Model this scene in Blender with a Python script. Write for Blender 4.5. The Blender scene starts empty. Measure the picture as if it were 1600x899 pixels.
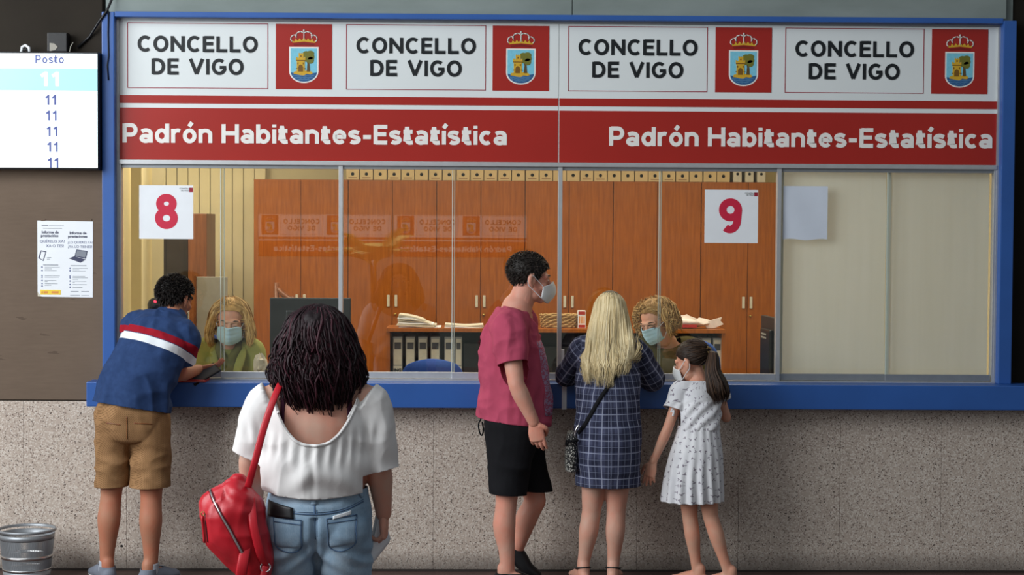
import bpy, bmesh, math, random
import numpy as np
from mathutils import Matrix, Vector
from mathutils.bvhtree import BVHTree

# ------------------------------------------------------------------ camera, world, lights, exposure
SC = bpy.context.scene
COL = SC.collection
cam_d = bpy.data.cameras.new('camera'); cam = bpy.data.objects.new('camera', cam_d); COL.objects.link(cam)
cam_d.sensor_width = 36.0; cam_d.lens = 63.0; cam_d.clip_end = 200
_r = math.radians
cam.matrix_world = (Matrix.Translation((-0.17, -10.0, 1.955)) @ Matrix.Rotation(_r(-1.0), 4, 'Z')
                    @ Matrix.Rotation(_r(90 - 2.1), 4, 'X') @ Matrix.Rotation(_r(0.34), 4, 'Z'))
SC.camera = cam
SC.view_settings.view_transform = 'Standard'; SC.view_settings.look = 'None'
SC.view_settings.gamma = 1.0; SC.view_settings.use_curve_mapping = False
SC.view_settings.exposure = 0.0

world = bpy.data.worlds.new('hall_ambient'); SC.world = world; world.use_nodes = True
world.node_tree.nodes['Background'].inputs[0].default_value = (0.86, 0.93, 1.0, 1)
world.node_tree.nodes['Background'].inputs[1].default_value = 0.25

def area(name, loc, target, sx, sy, power, col):
    l = bpy.data.lights.new(name, 'AREA'); l.shape = 'RECTANGLE'; l.size = sx; l.size_y = sy
    l.energy = power; l.color = col
    o = bpy.data.objects.new(name, l); COL.objects.link(o); o.location = loc
    o.rotation_euler = (Vector(target) - Vector(loc)).to_track_quat('-Z', 'Y').to_euler()
    return o
area('daylight_opening', (-6.2, -4.6, 3.6), (-1.2, 0, 1.4), 5.0, 3.8, 480, (0.93, 0.97, 1.0))
area('hall_skylight', (-3.6, -5.5, 6.0), (-1.2, -0.8, 0.6), 5.0, 3.0, 125, (0.95, 0.98, 1.0))
area('office_lamp_and_fill', (-0.9, 1.55, 2.86), (-0.9, 1.7, 0), 2.4, 0.9, 42, (1.0, 0.90, 0.74))
area('office_lamp_and_fill', (-2.55, 2.3, 2.86), (-2.6, 2.6, 0), 0.6, 1.2, 26, (1.0, 0.92, 0.76))  # added fill without a fixture, brightens the back-left wall and blinds
area('office_lamp_and_fill', (1.3, 1.55, 2.86), (1.3, 1.7, 0), 1.8, 0.9, 30, (1.0, 0.90, 0.74))

# ------------------------------------------------------------------ node helper
def lin(r, g, b):
    f = lambda c: c / 12.92 if c <= 0.04045 else ((c + 0.055) / 1.055) ** 2.4
    return tuple(f(c / 255.0) for c in (r, g, b))

class S:                                    # a socket with arithmetic
    def __init__(s, nt, k): s.nt = nt; s.k = k
    def _m(s, op, *a):
        n = s.nt.nodes.new('ShaderNodeMath'); n.operation = op
        for i, v in enumerate((s,) + a):
            if isinstance(v, S): s.nt.links.new(v.k, n.inputs[i])
            else: n.inputs[i].default_value = v
        return S(s.nt, n.outputs[0])
    def __add__(s, o): return s._m('ADD', o)
    def __sub__(s, o): return s._m('SUBTRACT', o)
    def __mul__(s, o): return s._m('MULTIPLY', o)
    def __truediv__(s, o): return s._m('DIVIDE', o)
    def lt(s, o): return s._m('LESS_THAN', o)
    def gt(s, o): return s._m('GREATER_THAN', o)
    def mod(s, o): return s._m('FLOORED_MODULO', o)
    def abs(s): return s._m('ABSOLUTE')
    def sin(s): return s._m('SINE')
    def cos(s): return s._m('COSINE')
    def mx(s, o): return s._m('MAXIMUM', o)
    def mn(s, o): return s._m('MINIMUM', o)
    def band(s, a, b): return s.gt(a) * s.lt(b)

class Mat:
    def __init__(s, name, col=(0.8, 0.8, 0.8), rough=0.6, metal=0.0, spec=0.5, **kw):
        s.m = bpy.data.materials.new(name); s.m.use_nodes = True; s.nt = s.m.node_tree
        s.b = s.nt.nodes['Principled BSDF']
        s.b.inputs['Base Color'].default_value = (*col, 1); s.b.inputs['Roughness'].default_value = rough
        s.b.inputs['Metallic'].default_value = metal; s.b.inputs['Specular IOR Level'].default_value = spec
        for k, v in kw.items(): s.b.inputs[k.replace('_', ' ')].default_value = v
    def attr(s, n):
        a = s.nt.nodes.new('ShaderNodeAttribute'); a.attribute_name = n; return S(s.nt, a.outputs['Fac'])
    def obj(s):
        t = s.nt.nodes.new('ShaderNodeTexCoord'); return t.outputs['Object']
    def xyz(s, vec=None):
        n = s.nt.nodes.new('ShaderNodeSeparateXYZ'); s.nt.links.new(vec or s.obj(), n.inputs[0])
        return [S(s.nt, o) for o in n.outputs]
    def comb(s, x, y, z=0.0):
        n = s.nt.nodes.new('ShaderNodeCombineXYZ')
        for i, v in enumerate((x, y, z)):
            if isinstance(v, S): s.nt.links.new(v.k, n.inputs[i])
            else: n.inputs[i].default_value = v
        return n.outputs[0]
    def scale(s, vec, sc):
        n = s.nt.nodes.new('ShaderNodeMapping'); n.inputs['Scale'].default_value = sc
        s.nt.links.new(vec, n.inputs[0]); return n.outputs[0]
    def noise(s, scale, detail=3, vec=None, rough=0.55):
        n = s.nt.nodes.new('ShaderNodeTexNoise'); n.inputs['Scale'].default_value = scale
        n.inputs['Detail'].default_value = detail; n.inputs['Roughness'].default_value = rough
        s.nt.links.new(vec or s.obj(), n.inputs['Vector']); return S(s.nt, n.outputs['Fac'])
    def voro(s, scale, vec=None, rnd=1.0):
        n = s.nt.nodes.new('ShaderNodeTexVoronoi'); n.inputs['Scale'].default_value = scale
        n.inputs['Randomness'].default_value = rnd
        s.nt.links.new(vec or s.obj(), n.inputs['Vector']); return n
    def ramp(s, fac, stops):
        n = s.nt.nodes.new('ShaderNodeValToRGB'); s.nt.links.new(fac.k, n.inputs[0]); e = n.color_ramp.elements
        while len(e) < len(stops): e.new(0.5)
        for i, (p, c) in enumerate(stops): e[i].position = p; e[i].color = (*c, 1)
        return n.outputs[0]
    def mix(s, fac, a, b):
        n = s.nt.nodes.new('ShaderNodeMix'); n.data_type = 'RGBA'
        if isinstance(fac, S): s.nt.links.new(fac.k, n.inputs[0])
        else: n.inputs[0].default_value = fac
        for i, v in ((6, a), (7, b)):
            if isinstance(v, tuple): n.inputs[i].default_value = (*v, 1)
            else: s.nt.links.new(v, n.inputs[i])
        return n.outputs[2]
    def col(s, c): s.nt.links.new(c, s.b.inputs['Base Color']); return s
    def bump(s, h, strength=0.3, dist=0.01):
        n = s.nt.nodes.new('ShaderNodeBump'); n.inputs['Strength'].default_value = strength
        n.inputs['Distance'].default_value = dist; s.nt.links.new(h.k, n.inputs['Height'])
        s.nt.links.new(n.outputs[0], s.b.inputs['Normal']); return s

M = {}
def simple(key, rgb, rough=0.6, var=0.10, vs=14, metal=0.0, spec=0.4, bump=0.0, bs=200, **kw):
    """a plain coloured material with a little procedural unevenness"""
    m = Mat(key, lin(*rgb), rough, metal, spec, **kw); c = lin(*rgb)
    f = m.noise(vs, 4)
    m.col(m.ramp(f, [(0.25, tuple(x * (1 - var) for x in c)), (0.75, tuple(min(1, x * (1 + var)) for x in c))]))
    if bump: m.bump(m.noise(bs, 2), bump, 0.004)
    M[key] = m.m
    return m

simple('joint', (120, 110, 102), 0.9, 0.1, 9, spec=0.1)
# stone (terrazzo cast slabs)
m = Mat('terrazzo', rough=0.8, spec=0.25)
v = m.voro(130); d = S(m.nt, v.outputs['Distance'])
sep = m.nt.nodes.new('ShaderNodeSeparateColor'); m.nt.links.new(v.outputs['Color'], sep.inputs[0])
cid = S(m.nt, sep.outputs[0])
base = m.ramp(m.noise(2.2, 4), [(0.3, lin(176, 161, 149)), (0.7, lin(192, 178, 165))])
peb = m.mix(cid.gt(0.55) * d.lt(0.55), base, lin(208, 198, 187))
peb = m.mix(cid.band(0.30, 0.42) * d.lt(0.5), peb, lin(146, 130, 120))
peb = m.mix(cid.lt(0.13) * d.lt(0.42), peb, lin(100, 88, 80))
v2 = m.voro(60); d2 = S(m.nt, v2.outputs['Distance'])
sep2 = m.nt.nodes.new('ShaderNodeSeparateColor'); m.nt.links.new(v2.outputs['Color'], sep2.inputs[0])
peb = m.mix(S(m.nt, sep2.outputs[0]).lt(0.10) * d2.lt(0.24), peb, lin(88, 78, 72))
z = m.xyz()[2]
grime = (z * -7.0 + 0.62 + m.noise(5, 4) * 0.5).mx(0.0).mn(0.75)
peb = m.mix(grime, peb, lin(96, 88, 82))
m.col(peb); m.bump(d * -1.0, 0.25, 0.004); M['terrazzo'] = m.m

m = Mat('wood_cabinet', rough=0.28, spec=0.5)
w = m.noise(6, 5, m.scale(m.obj(), (9, 9, 0.7)))
m.col(m.ramp(w, [(0.25, lin(138, 73, 17)), (0.55, lin(160, 88, 24)), (0.8, lin(178, 103, 34))])); M['wood'] = m.m
m = Mat('wood_dark', rough=0.35, spec=0.5)
w = m.noise(6, 5, m.scale(m.obj(), (9, 9, 0.7)))
m.col(m.ramp(w, [(0.3, lin(104, 58, 28)), (0.7, lin(132, 76, 38))])); M['wood_brown'] = m.m

m = Mat('brown_board', rough=0.75, spec=0.2)
n1 = m.noise(1.7, 5); n2 = m.noise(30, 2, m.scale(m.obj(), (0.4, 1, 3)))
c = m.ramp(n1 * 0.7 + n2 * 0.3, [(0.3, lin(100, 85, 72)), (0.7, lin(113, 97, 83))])
sc = m.noise(9, 4, m.scale(m.obj(), (0.5, 1, 3.2)))
c = m.mix(sc.gt(0.69) * 0.6, c, lin(80, 66, 56)); m.col(c); M['brown_board'] = m.m
simple('dark_board', (44, 39, 33), 0.8, 0.15, 3, spec=0.15)
simple('black_board', (34, 31, 26), 0.85, 0.15, 3, spec=0.1)
m = Mat('concrete_beam', rough=0.85, spec=0.2)
m.col(m.ramp(m.noise(2.5, 5, m.scale(m.obj(), (0.6, 1, 2))), [(0.3, lin(120, 130, 126)), (0.7, lin(140, 150, 147))])); M['beam'] = m.m
simple('blue_paint', (44, 90, 162), 0.38, 0.08, 4, spec=0.5)
simple('aluminium', (196, 198, 200), 0.42, 0.06, 20, metal=0.65)
simple('aluminium_dark', (150, 154, 158), 0.45, 0.06, 20, metal=0.6)
m = Mat('hall_floor', rough=0.4, spec=0.4)
m.col(m.ramp(m.noise(3, 5), [(0.3, lin(76, 58, 54)), (0.7, lin(96, 74, 68))])); M['hall_floor'] = m.m
simple('office_floor', (150, 140, 126), 0.6, 0.1, 5)
simple('office_wall', (232, 220, 178), 0.8, 0.04, 3)
simple('office_ceiling', (232, 228, 214), 0.85, 0.04, 3)
simple('blind', (246, 234, 192), 0.7, 0.05, 6)
simple('sign_white', (222, 228, 228), 0.35, 0.03, 2, spec=0.4)
simple('sign_red', (162, 34, 26), 0.32, 0.06, 2, spec=0.5)
simple('line_red', (150, 34, 52), 0.4, 0.05, 5)
simple('letter_black', (22, 27, 31), 0.4, 0.05, 30)
simple('letter_white', (235, 233, 228), 0.4, 0.03, 30)
simple('paper', (232, 236, 240), 0.7, 0.03, 8)
simple('digit_red', (200, 34, 66), 0.5, 0.05, 20)
m = Mat('cream_sheet', rough=0.6, spec=0.3)
m.col(m.ramp(m.noise(3.5, 3, m.scale(m.obj(), (5, 5, 0.25))), [(0.3, lin(222, 221, 208)), (0.7, lin(230, 229, 218))])); M['cream_sheet'] = m.m
tl = m.nt.nodes.new('ShaderNodeBsdfTranslucent'); tl.inputs[0].default_value = (*lin(214, 216, 212), 1); mxs = m.nt.nodes.new('ShaderNodeMixShader'); mxs.inputs[0].default_value = 0.36
m.nt.links.new(m.b.outputs[0], mxs.inputs[1]); m.nt.links.new(tl.outputs[0], mxs.inputs[2]); m.nt.links.new(mxs.outputs[0], m.nt.nodes['Material Output'].inputs[0])
simple('black_plastic', (24, 24, 26), 0.4, 0.1, 20)
simple('grey_plastic', (152, 148, 138), 0.5, 0.06, 20)
simple('chair_blue', (44, 84, 168), 0.8, 0.12, 60, bump=0.2)
simple('metal_grey', (150, 154, 158), 0.42, 0.1, 20, metal=0.5)
simple('card', (206, 182, 136), 0.75, 0.08, 9)
simple('card_dark', (70, 72, 78), 0.7, 0.08, 9)
simple('card_red', (168, 40, 34), 0.7, 0.08, 9)
simple('hole', (18, 16, 14), 0.9, 0.05, 9)
simple('binder_grey', (146, 146, 142), 0.6, 0.08, 30)
simple('label_cream', (206, 200, 182), 0.7, 0.06, 30)
simple('shelf_inside', (44, 36, 32), 0.7, 0.1, 9)
simple('wicker', (170, 138, 90), 0.8, 0.2, 60)
simple('brass', (190, 160, 90), 0.35, 0.1, 20, metal=0.9)
simple('steel', (205, 205, 205), 0.25, 0.05, 20, metal=1.0)

def glass(name, tint=(0.93, 0.95, 0.93), refl=1.0, base=0.05):
    mm = bpy.data.materials.new(name); mm.use_nodes = True; nt = mm.node_tree; nt.nodes.clear()
    o = nt.nodes.new('ShaderNodeOutputMaterial'); mx = nt.nodes.new('ShaderNodeMixShader')
    t = nt.nodes.new('ShaderNodeBsdfTransparent'); g = nt.nodes.new('ShaderNodeBsdfGlossy')
    lw = nt.nodes.new('ShaderNodeLayerWeight'); lw.inputs[0].default_value = 0.5
    pw = nt.nodes.new('ShaderNodeMath'); pw.operation = 'POWER'; pw.inputs[1].default_value = 5.0; nt.links.new(lw.outputs['Facing'], pw.inputs[0])
    f = nt.nodes.new('ShaderNodeMath'); f.operation = 'MULTIPLY_ADD'; f.inputs[1].default_value = 0.85; f.inputs[2].default_value = 0.085; nt.links.new(pw.outputs[0], f.inputs[0])
    t.inputs[0].default_value = (*tint, 1); g.inputs['Roughness'].default_value = 0.01
    g.inputs[0].default_value = (refl, refl, refl, 1)
    nt.links.new(f.outputs[0], mx.inputs[0]); nt.links.new(t.outputs[0], mx.inputs[1]); nt.links.new(g.outputs[0], mx.inputs[2])
    nt.links.new(mx.outputs[0], o.inputs[0]); M[name] = mm
glass('glass')
m = Mat('glass_edge', lin(196, 206, 196), 0.2, spec=0.5); M['glass_edge'] = m.m

def emis(key, rgb, strength):
    mm = Mat(key, lin(*rgb), 0.3); mm.b.inputs['Emission Color'].default_value = (*lin(*rgb), 1)
    mm.b.inputs['Emission Strength'].default_value = strength; M[key] = mm.m
emis('screen_white', (236, 250, 255), 0.95)
emis('screen_band', (150, 202, 214), 0.62)
emis('screen_text', (60, 70, 130), 0.5)
emis('screen_text_white', (250, 255, 255), 0.95)
emis('led_red', (255, 60, 90), 2.0)
emis('lamp_panel', (255, 240, 210), 3.0)

# ------------------------------------------------------------------ object helpers
def new_obj(name, me, mat=None, parent=None):
    o = bpy.data.objects.new(name, me); COL.objects.link(o)
    if mat is not None and me is not None and not me.materials:
        for x in (mat if isinstance(mat, (list, tuple)) else [mat]): me.materials.append(M[x] if isinstance(x, str) else x)
    if parent is not None:
        o.parent = parent
        o.matrix_parent_inverse = Matrix.Identity(4)
    return o
def tag(o, label=None, cat=None, group=None, kind=None):
    if label: o['label'] = label
    if cat: o['category'] = cat
    if group: o['group'] = group
    if kind: o['kind'] = kind
    return o
def empty(name, loc=(0, 0, 0), label=None, cat=None, group=None, kind=None):
    o = bpy.data.objects.new(name, None); COL.objects.link(o); o.location = loc; o.empty_display_size = 0.1
    return tag(o, label, cat, group, kind)
def mesh(name, verts, faces, smooth=False):
    me = bpy.data.meshes.new(name); me.from_pydata([tuple(map(float, v)) for v in verts], [], [tuple(int(i) for i in f) for f in faces])
    if smooth: me.polygons.foreach_set('use_smooth', [True] * len(me.polygons))
    me.update(); return me

class MB:
    """collects primitive shapes (world coordinates); build() links them as ONE mesh, origin at parent's base"""
    def __init__(s): s.v = []; s.f = []; s.sm = []
    def add(s, V, F, smooth=False):
        k = len(s.v); s.v += [tuple(x) for x in V]; s.f += [tuple(i + k for i in f) for f in F]; s.sm += [smooth] * len(F); return s
    def box(s, x0, x1, y0, y1, z0, z1, bev=0.0):
        if bev <= 0:
            V = [(x, y, z) for z in (z0, z1) for y in (y0, y1) for x in (x0, x1)]
            F = [(0, 2, 3, 1), (4, 5, 7, 6), (0, 1, 5, 4), (2, 6, 7, 3), (0, 4, 6, 2), (1, 3, 7, 5)]
            return s.add(V, F)
        bm = bmesh.new(); bmesh.ops.create_cube(bm, size=1)
        bmesh.ops.scale(bm, vec=(x1 - x0, y1 - y0, z1 - z0), verts=bm.verts)
        bmesh.ops.translate(bm, vec=((x0 + x1) / 2, (y0 + y1) / 2, (z0 + z1) / 2), verts=bm.verts)
        bmesh.ops.bevel(bm, geom=bm.edges[:], offset=bev, segments=2, affect='EDGES', profile=0.6)
        bm.verts.index_update()
        s.add([v.co[:] for v in bm.verts], [[v.index for v in f.verts] for f in bm.faces]); bm.free(); return s
    def prism(s, pts, y0, y1):
        """polygon in the x-z plane extruded from y0 (front) to y1"""
        n = len(pts); V = [(x, y0, z) for x, z in pts] + [(x, y1, z) for x, z in pts]
        a = sum(pts[i][0] * pts[(i + 1) % n][1] - pts[(i + 1) % n][0] * pts[i][1] for i in range(n))
        fr = list(range(n)) if a > 0 else list(range(n))[::-1]
        F = [fr, [i + n for i in fr[::-1]]]
        for i in range(n):
            j = (i + 1) % n
            F.append((i, i + n, j + n, j) if a > 0 else (j, j + n, i + n, i))
        return s.add(V, F)
    def tube(s, pts, r, n=8, closed=False, smooth=True):
        pts = [Vector(p) for p in pts]; m_ = len(pts); rs = r if hasattr(r, '__len__') else [r] * m_
        V = []; F = []; ref = None
        for i, p in enumerate(pts):
            t = (pts[(i + 1) % m_] - pts[i - 1]) if closed else (pts[min(i + 1, m_ - 1)] - pts[max(i - 1, 0)])
            t = t.normalized() if t.length > 1e-9 else Vector((0, 0, 1))
            if ref is None: ref = t.orthogonal().normalized()
            ref = (ref - t * ref.dot(t)); ref = ref.normalized() if ref.length > 1e-6 else t.orthogonal().normalized()
            b = t.cross(ref)
            for k in range(n):
                a = 2 * math.pi * k / n; V.append(p + (ref * math.cos(a) + b * math.sin(a)) * rs[i])
        for i in range(m_ if closed else m_ - 1):
            j = (i + 1) % m_
            for k in range(n): F.append((i * n + k, i * n + (k + 1) % n, j * n + (k + 1) % n, j * n + k))
        if not closed: F += [tuple(range(n))[::-1], tuple((m_ - 1) * n + k for k in range(n))]
        return s.add(V, F, smooth)
    def lathe(s, prof, cx, cy, n=32, smooth=True):
        V = []; F = []
        for r_, z in prof:
            for k in range(n): a = 2 * math.pi * k / n; V.append((cx + r_ * math.cos(a), cy + r_ * math.sin(a), z))
        for i in range(len(prof) - 1):
            for k in range(n): F.append((i * n + k, i * n + (k + 1) % n, (i + 1) * n + (k + 1) % n, (i + 1) * n + k))
        return s.add(V, F, smooth)
    def build(s, name, mat, parent=None, rel=None):
        o_ = Vector(rel) if rel is not None else (world_loc(parent) if parent is not None else Vector((0, 0, 0)))
        me = bpy.data.meshes.new(name); me.from_pydata([(v[0] - o_.x, v[1] - o_.y, v[2] - o_.z) for v in s.v], [], s.f)
        me.polygons.foreach_set('use_smooth', s.sm); me.update()
        ob = new_obj(name, me, mat, parent)
        if parent is None: ob.location = o_
        return ob
def world_loc(o):
    p = Vector((0, 0, 0))
    while o is not None: p += o.location; o = o.parent
    return p
def copy_tree(o, parent=None, loc=None):
    c = o.copy(); COL.objects.link(c)
    for k in ('label', 'group'):
        pass
    if parent is not None: c.parent = parent
    if loc is not None: c.location = loc
    for ch in list(o.children): copy_tree(ch, c)
    return c

# ------------------------------------------------------------------ stroke lettering
def _arc(cx, cy, rx, ry, a0, a1, n=14):
    return [(cx + rx * math.cos(math.radians(a0 + (a1 - a0) * i / n)), cy + ry * math.sin(math.radians(a0 + (a1 - a0) * i / n))) for i in range(n + 1)]
W = 0.17     # pen width for cap height 1; coordinates are pen centre lines
h = W / 2
def glyphs():
    g = {}
    T, B = 1 - h, h; X = 0.735 - h                      # cap, base, x-height pen lines
    xm = (X + B) / 2; xr = (X - B) / 2
    g['C'] = (0.74, [_arc(0.41, 0.5, 0.33, 0.42, 48, 312, 22)])
    g['O'] = (0.82, [_arc(0.41, 0.5, 0.33, 0.42, 0, 360, 30)])
    g['N'] = (0.78, [[(h, 0), (h, 1)], [(h, T), (0.78 - h, B)], [(0.78 - h, 0), (0.78 - h, 1)]])
    g['E'] = (0.62, [[(h, 0), (h, 1)], [(h, T), (0.62, T)], [(h, 0.52), (0.57, 0.52)], [(h, B), (0.62, B)]])
    g['L'] = (0.60, [[(h, 0), (h, 1)], [(h, B), (0.60, B)]])
    g['D'] = (0.74, [[(h, 0), (h, 1)], [(h, T), (0.33, T)] + _arc(0.33, 0.5, 0.325, 0.415, 90, -90, 16)[1:] + [(h, B)]])
    g['V'] = (0.80, [[(0.06, 1), (0.40, 0.04)], [(0.74, 1), (0.40, 0.04)]])
    g['I'] = (W, [[(h, 0), (h, 1)]])
    g['G'] = (0.80, [_arc(0.41, 0.5, 0.33, 0.42, 50, 335, 22) + [(0.71, 0.44)], [(0.44, 0.46), (0.79, 0.46)]])
    g['P'] = (0.68, [[(h, 0), (h, 1)], [(h, T), (0.38, T)] + _arc(0.38, 0.665, 0.21, 0.25, 90, -90, 14)[1:] + [(h, 0.415)]])
    g['H'] = (0.78, [[(h, 0), (h, 1)], [(0.78 - h, 0), (0.78 - h, 1)], [(h, 0.52), (0.78 - h, 0.52)]])
    bowl = lambda cx: _arc(cx, xm, 0.22, xr, 0, 360, 24)
    g['a'] = (0.60, [[(0.09, 0.58)] + _arc(0.28, X - 0.16, 0.22, 0.16, 140, 0, 10) + [(0.50, 0)], _arc(0.27, 0.225, 0.19, 0.14, 0, 360, 18)])
    g['d'] = (0.64, [bowl(0.305), [(0.64 - h, 0), (0.64 - h, 1)]])
    g['b'] = (0.64, [bowl(0.335), [(h, 0), (h, 1)]])
    g['o'] = (0.62, [bowl(0.31)])
    g['ó'] = (0.62, [bowl(0.31), [(0.28, 0.86), (0.42, 1.08)]])
    g['r'] = (0.43, [[(h, 0), (h, 0.735)], [(h, 0.48)] + _arc(0.30, 0.46, 0.20, 0.19, 150, 60, 8)])
    g['n'] = (0.62, [[(h, 0), (h, 0.735)], [(h, 0.45)] + _arc(0.31, X - 0.2, 0.225, 0.2, 160, 0, 12) + [(0.535, 0)]])
    g['i'] = (W, [[(h, 0), (h, 0.735)], [(h, 0.84), (h, 1.0)]])
    g['í'] = (W, [[(h, 0), (h, 0.735)], [(h - 0.02, 0.86), (h + 0.12, 1.08)]])
    g['t'] = (0.44, [[(0.17, 0.93), (0.17, 0.2)] + _arc(0.29, 0.2, 0.12, 0.115, 180, 280, 8) + [(0.43, 0.1)], [(0, 0.66), (0.42, 0.66)]])
    g['e'] = (0.62, [[(0.12, 0.37), (0.52, 0.37)] + _arc(0.31, xm, 0.225, xr, 0, 318, 22)[1:]])
    g['s'] = (0.54, [[(0.475, 0.575)] + _arc(0.27, 0.51, 0.19, 0.135, 50, 200, 10) + [(0.27, 0.37)] + _arc(0.27, 0.225, 0.2, 0.14, 60, -145, 12)])
    g['c'] = (0.56, [_arc(0.31, xm, 0.225, xr, 48, 312, 20)])
    g['-'] = (0.42, [[(0.03, 0.37), (0.39, 0.37)]])
    g['8'] = (0.66, [_arc(0.33, 0.735, 0.2, 0.18, 0, 360, 24), _arc(0.33, 0.3, 0.235, 0.215, 0, 360, 26)])
    g['9'] = (0.66, [_arc(0.33, 0.68, 0.235, 0.235, 0, 360, 26), _arc(0.33, 0.68, 0.235, 0.235, 0, -8, 3) + [(0.545, 0.42)] + _arc(0.315, 0.36, 0.22, 0.275, -10, -128, 14)])
    g['1'] = (0.50, [[(0.36, 0), (0.36, 1)], [(0.36, 0.90), (0.10, 0.70)]])
    return g
GL = glyphs()
class Letters(list):
    def build(s, name, mat, parent):
        for mb in s: mb.build(name, mat, parent)
def letters(text, x0, x1, z0, cap, y, depth=0.004, weight=1.0, track=0.13, space=0.40):
    """lettering spread from x0 to x1 with its base on z0; front face at y"""
    adv = 0; items = []
    for ch in text:
        if ch == ' ': adv += space; continue
        w_, st = GL[ch]; items.append((adv, st)); adv += w_ + track
    total = adv - track; sx = (x1 - x0) / total; out = Letters()
    pw = h * cap * weight
    for gi, (off, strokes) in enumerate(items):
        mb = MB(); out.append(mb)
        for si, st in enumerate(strokes):
            P = [(x0 + (off + px) * sx, z0 + pz * cap) for px, pz in st]
            closed = len(P) > 8 and (P[0][0] - P[-1][0]) ** 2 + (P[0][1] - P[-1][1]) ** 2 < 1e-10
            if closed: P = P[:-1]
            m_ = len(P); L = []; R = []
            for i in range(m_):
                a = P[i - 1] if (i or closed) else None; b = P[(i + 1) % m_] if (i < m_ - 1 or closed) else None
                def nrm(p, q): dx, dz = q[0] - p[0], q[1] - p[1]; l = math.hypot(dx, dz) or 1; return (-dz / l, dx / l)
                if a and b:
                    n1, n2 = nrm(a, P[i]), nrm(P[i], b); nx, nz = n1[0] + n2[0], n1[1] + n2[1]
                    q = max(0.35, (nx * nx + nz * nz) / 2); nx /= q; nz /= q
                else: nx, nz = nrm(P[i], b) if b else nrm(a, P[i])
                L.append((P[i][0] + nx * pw, P[i][1] + nz * pw)); R.append((P[i][0] - nx * pw, P[i][1] - nz * pw))
            V = []; F = []
            for (lx, lz), (rx, rz) in zip(L, R): yo = y - 0.00025 * si; V += [(lx, yo, lz), (rx, yo, rz), (lx, y + depth, lz), (rx, y + depth, rz)]
            for i in range(m_ if closed else m_ - 1):
                j = (i + 1) % m_; a, b = 4 * i, 4 * j
                F += [(a, a + 1, b + 1, b), (a + 2, b + 2, b + 3, a + 3), (a, b, b + 2, a + 2), (a + 1, a + 3, b + 3, b + 1)]
            if not closed: e = 4 * (m_ - 1); F += [(0, 2, 3, 1), (e, e + 1, e + 3, e + 2)]
            mb.add(V, F)
    return out
def font_text(body, x0, z0, size, y, depth=0.0006, bold=0.0):
    """small print with the built-in face, as mesh"""
    c = bpy.data.curves.new('print', 'FONT'); c.body = body; c.size = size; c.extrude = depth; c.offset = bold; c.resolution_u = 3
    o = bpy.data.objects.new('print', c); COL.objects.link(o)
    dg = bpy.context.evaluated_depsgraph_get(); me = bpy.data.meshes.new_from_object(o.evaluated_get(dg))
    V = [(v.co.x + x0, y - v.co.z, v.co.y + z0) for v in me.vertices]; F = [tuple(p.vertices) for p in me.polygons]
    bpy.data.objects.remove(o); bpy.data.curves.remove(c); bpy.data.meshes.remove(me)
    mb = MB(); mb.add(V, F); return mb

# ------------------------------------------------------------------ the setting
GF = 0.0
tag(MB().box(-9, 9, -14, -0.02, -0.12, GF).build('floor', 'hall_floor'), kind='structure')
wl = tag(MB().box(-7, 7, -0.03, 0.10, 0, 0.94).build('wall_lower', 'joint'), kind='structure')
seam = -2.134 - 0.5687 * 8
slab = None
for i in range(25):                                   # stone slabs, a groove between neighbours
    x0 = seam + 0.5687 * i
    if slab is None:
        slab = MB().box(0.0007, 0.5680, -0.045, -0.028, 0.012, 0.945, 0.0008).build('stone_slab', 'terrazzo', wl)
        slab.location.x = x0
    else:
        s2 = slab.copy(); COL.objects.link(s2); s2.location.x = x0
tag(MB().box(-7, 7, -0.05, -0.03, 0, 0.012).build('baseboard_front', 'shelf_inside'), kind='structure')
MB().tube([(-2.162, -0.040, 0.137), (-2.162, -0.0458, 0.137)], 0.008, 12).build('bolt_hole', 'shelf_inside', wl)
# left boards
wL = tag(MB().box(-7, -2.255, -0.03, 0.06, 0.945, 4.2).build('wall_left', 'dark_board'), kind='structure')
MB().box(-3.47, -2.262, -0.045, -0.030, 0.952, 2.235, 0.003).build('board', 'brown_board', wL)
MB().box(-4.70, -3.474, -0.045, -0.030, 0.952, 2.235, 0.003).build('board', 'brown_board', wL)
MB().box(-3.47, -2.262, -0.045, -0.030, 2.24, 4.2, 0.003).build('board', 'dark_board', wL)
MB().box(-4.70, -3.474, -0.045, -0.030, 2.24, 4.2, 0.003).build('board', 'dark_board', wL)
wR = tag(MB().box(2.79, 7, 0.01, 0.08, 0.945, 4.2).build('wall_right', 'black_board'), kind='structure')
wU = tag(MB().box(-2.255, 2.79, 0.0, 0.06, 2.29, 4.2).build('wall_upper', 'beam'), kind='structure')
MB().box(-2.245, 0.327, -0.03, 0.0, 3.10, 4.2, 0.002).build('panel', 'beam', wU)
MB().box(0.331, 2.745, -0.03, 0.0, 3.10, 4.2, 0.002).build('panel', 'beam', wU)
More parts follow.
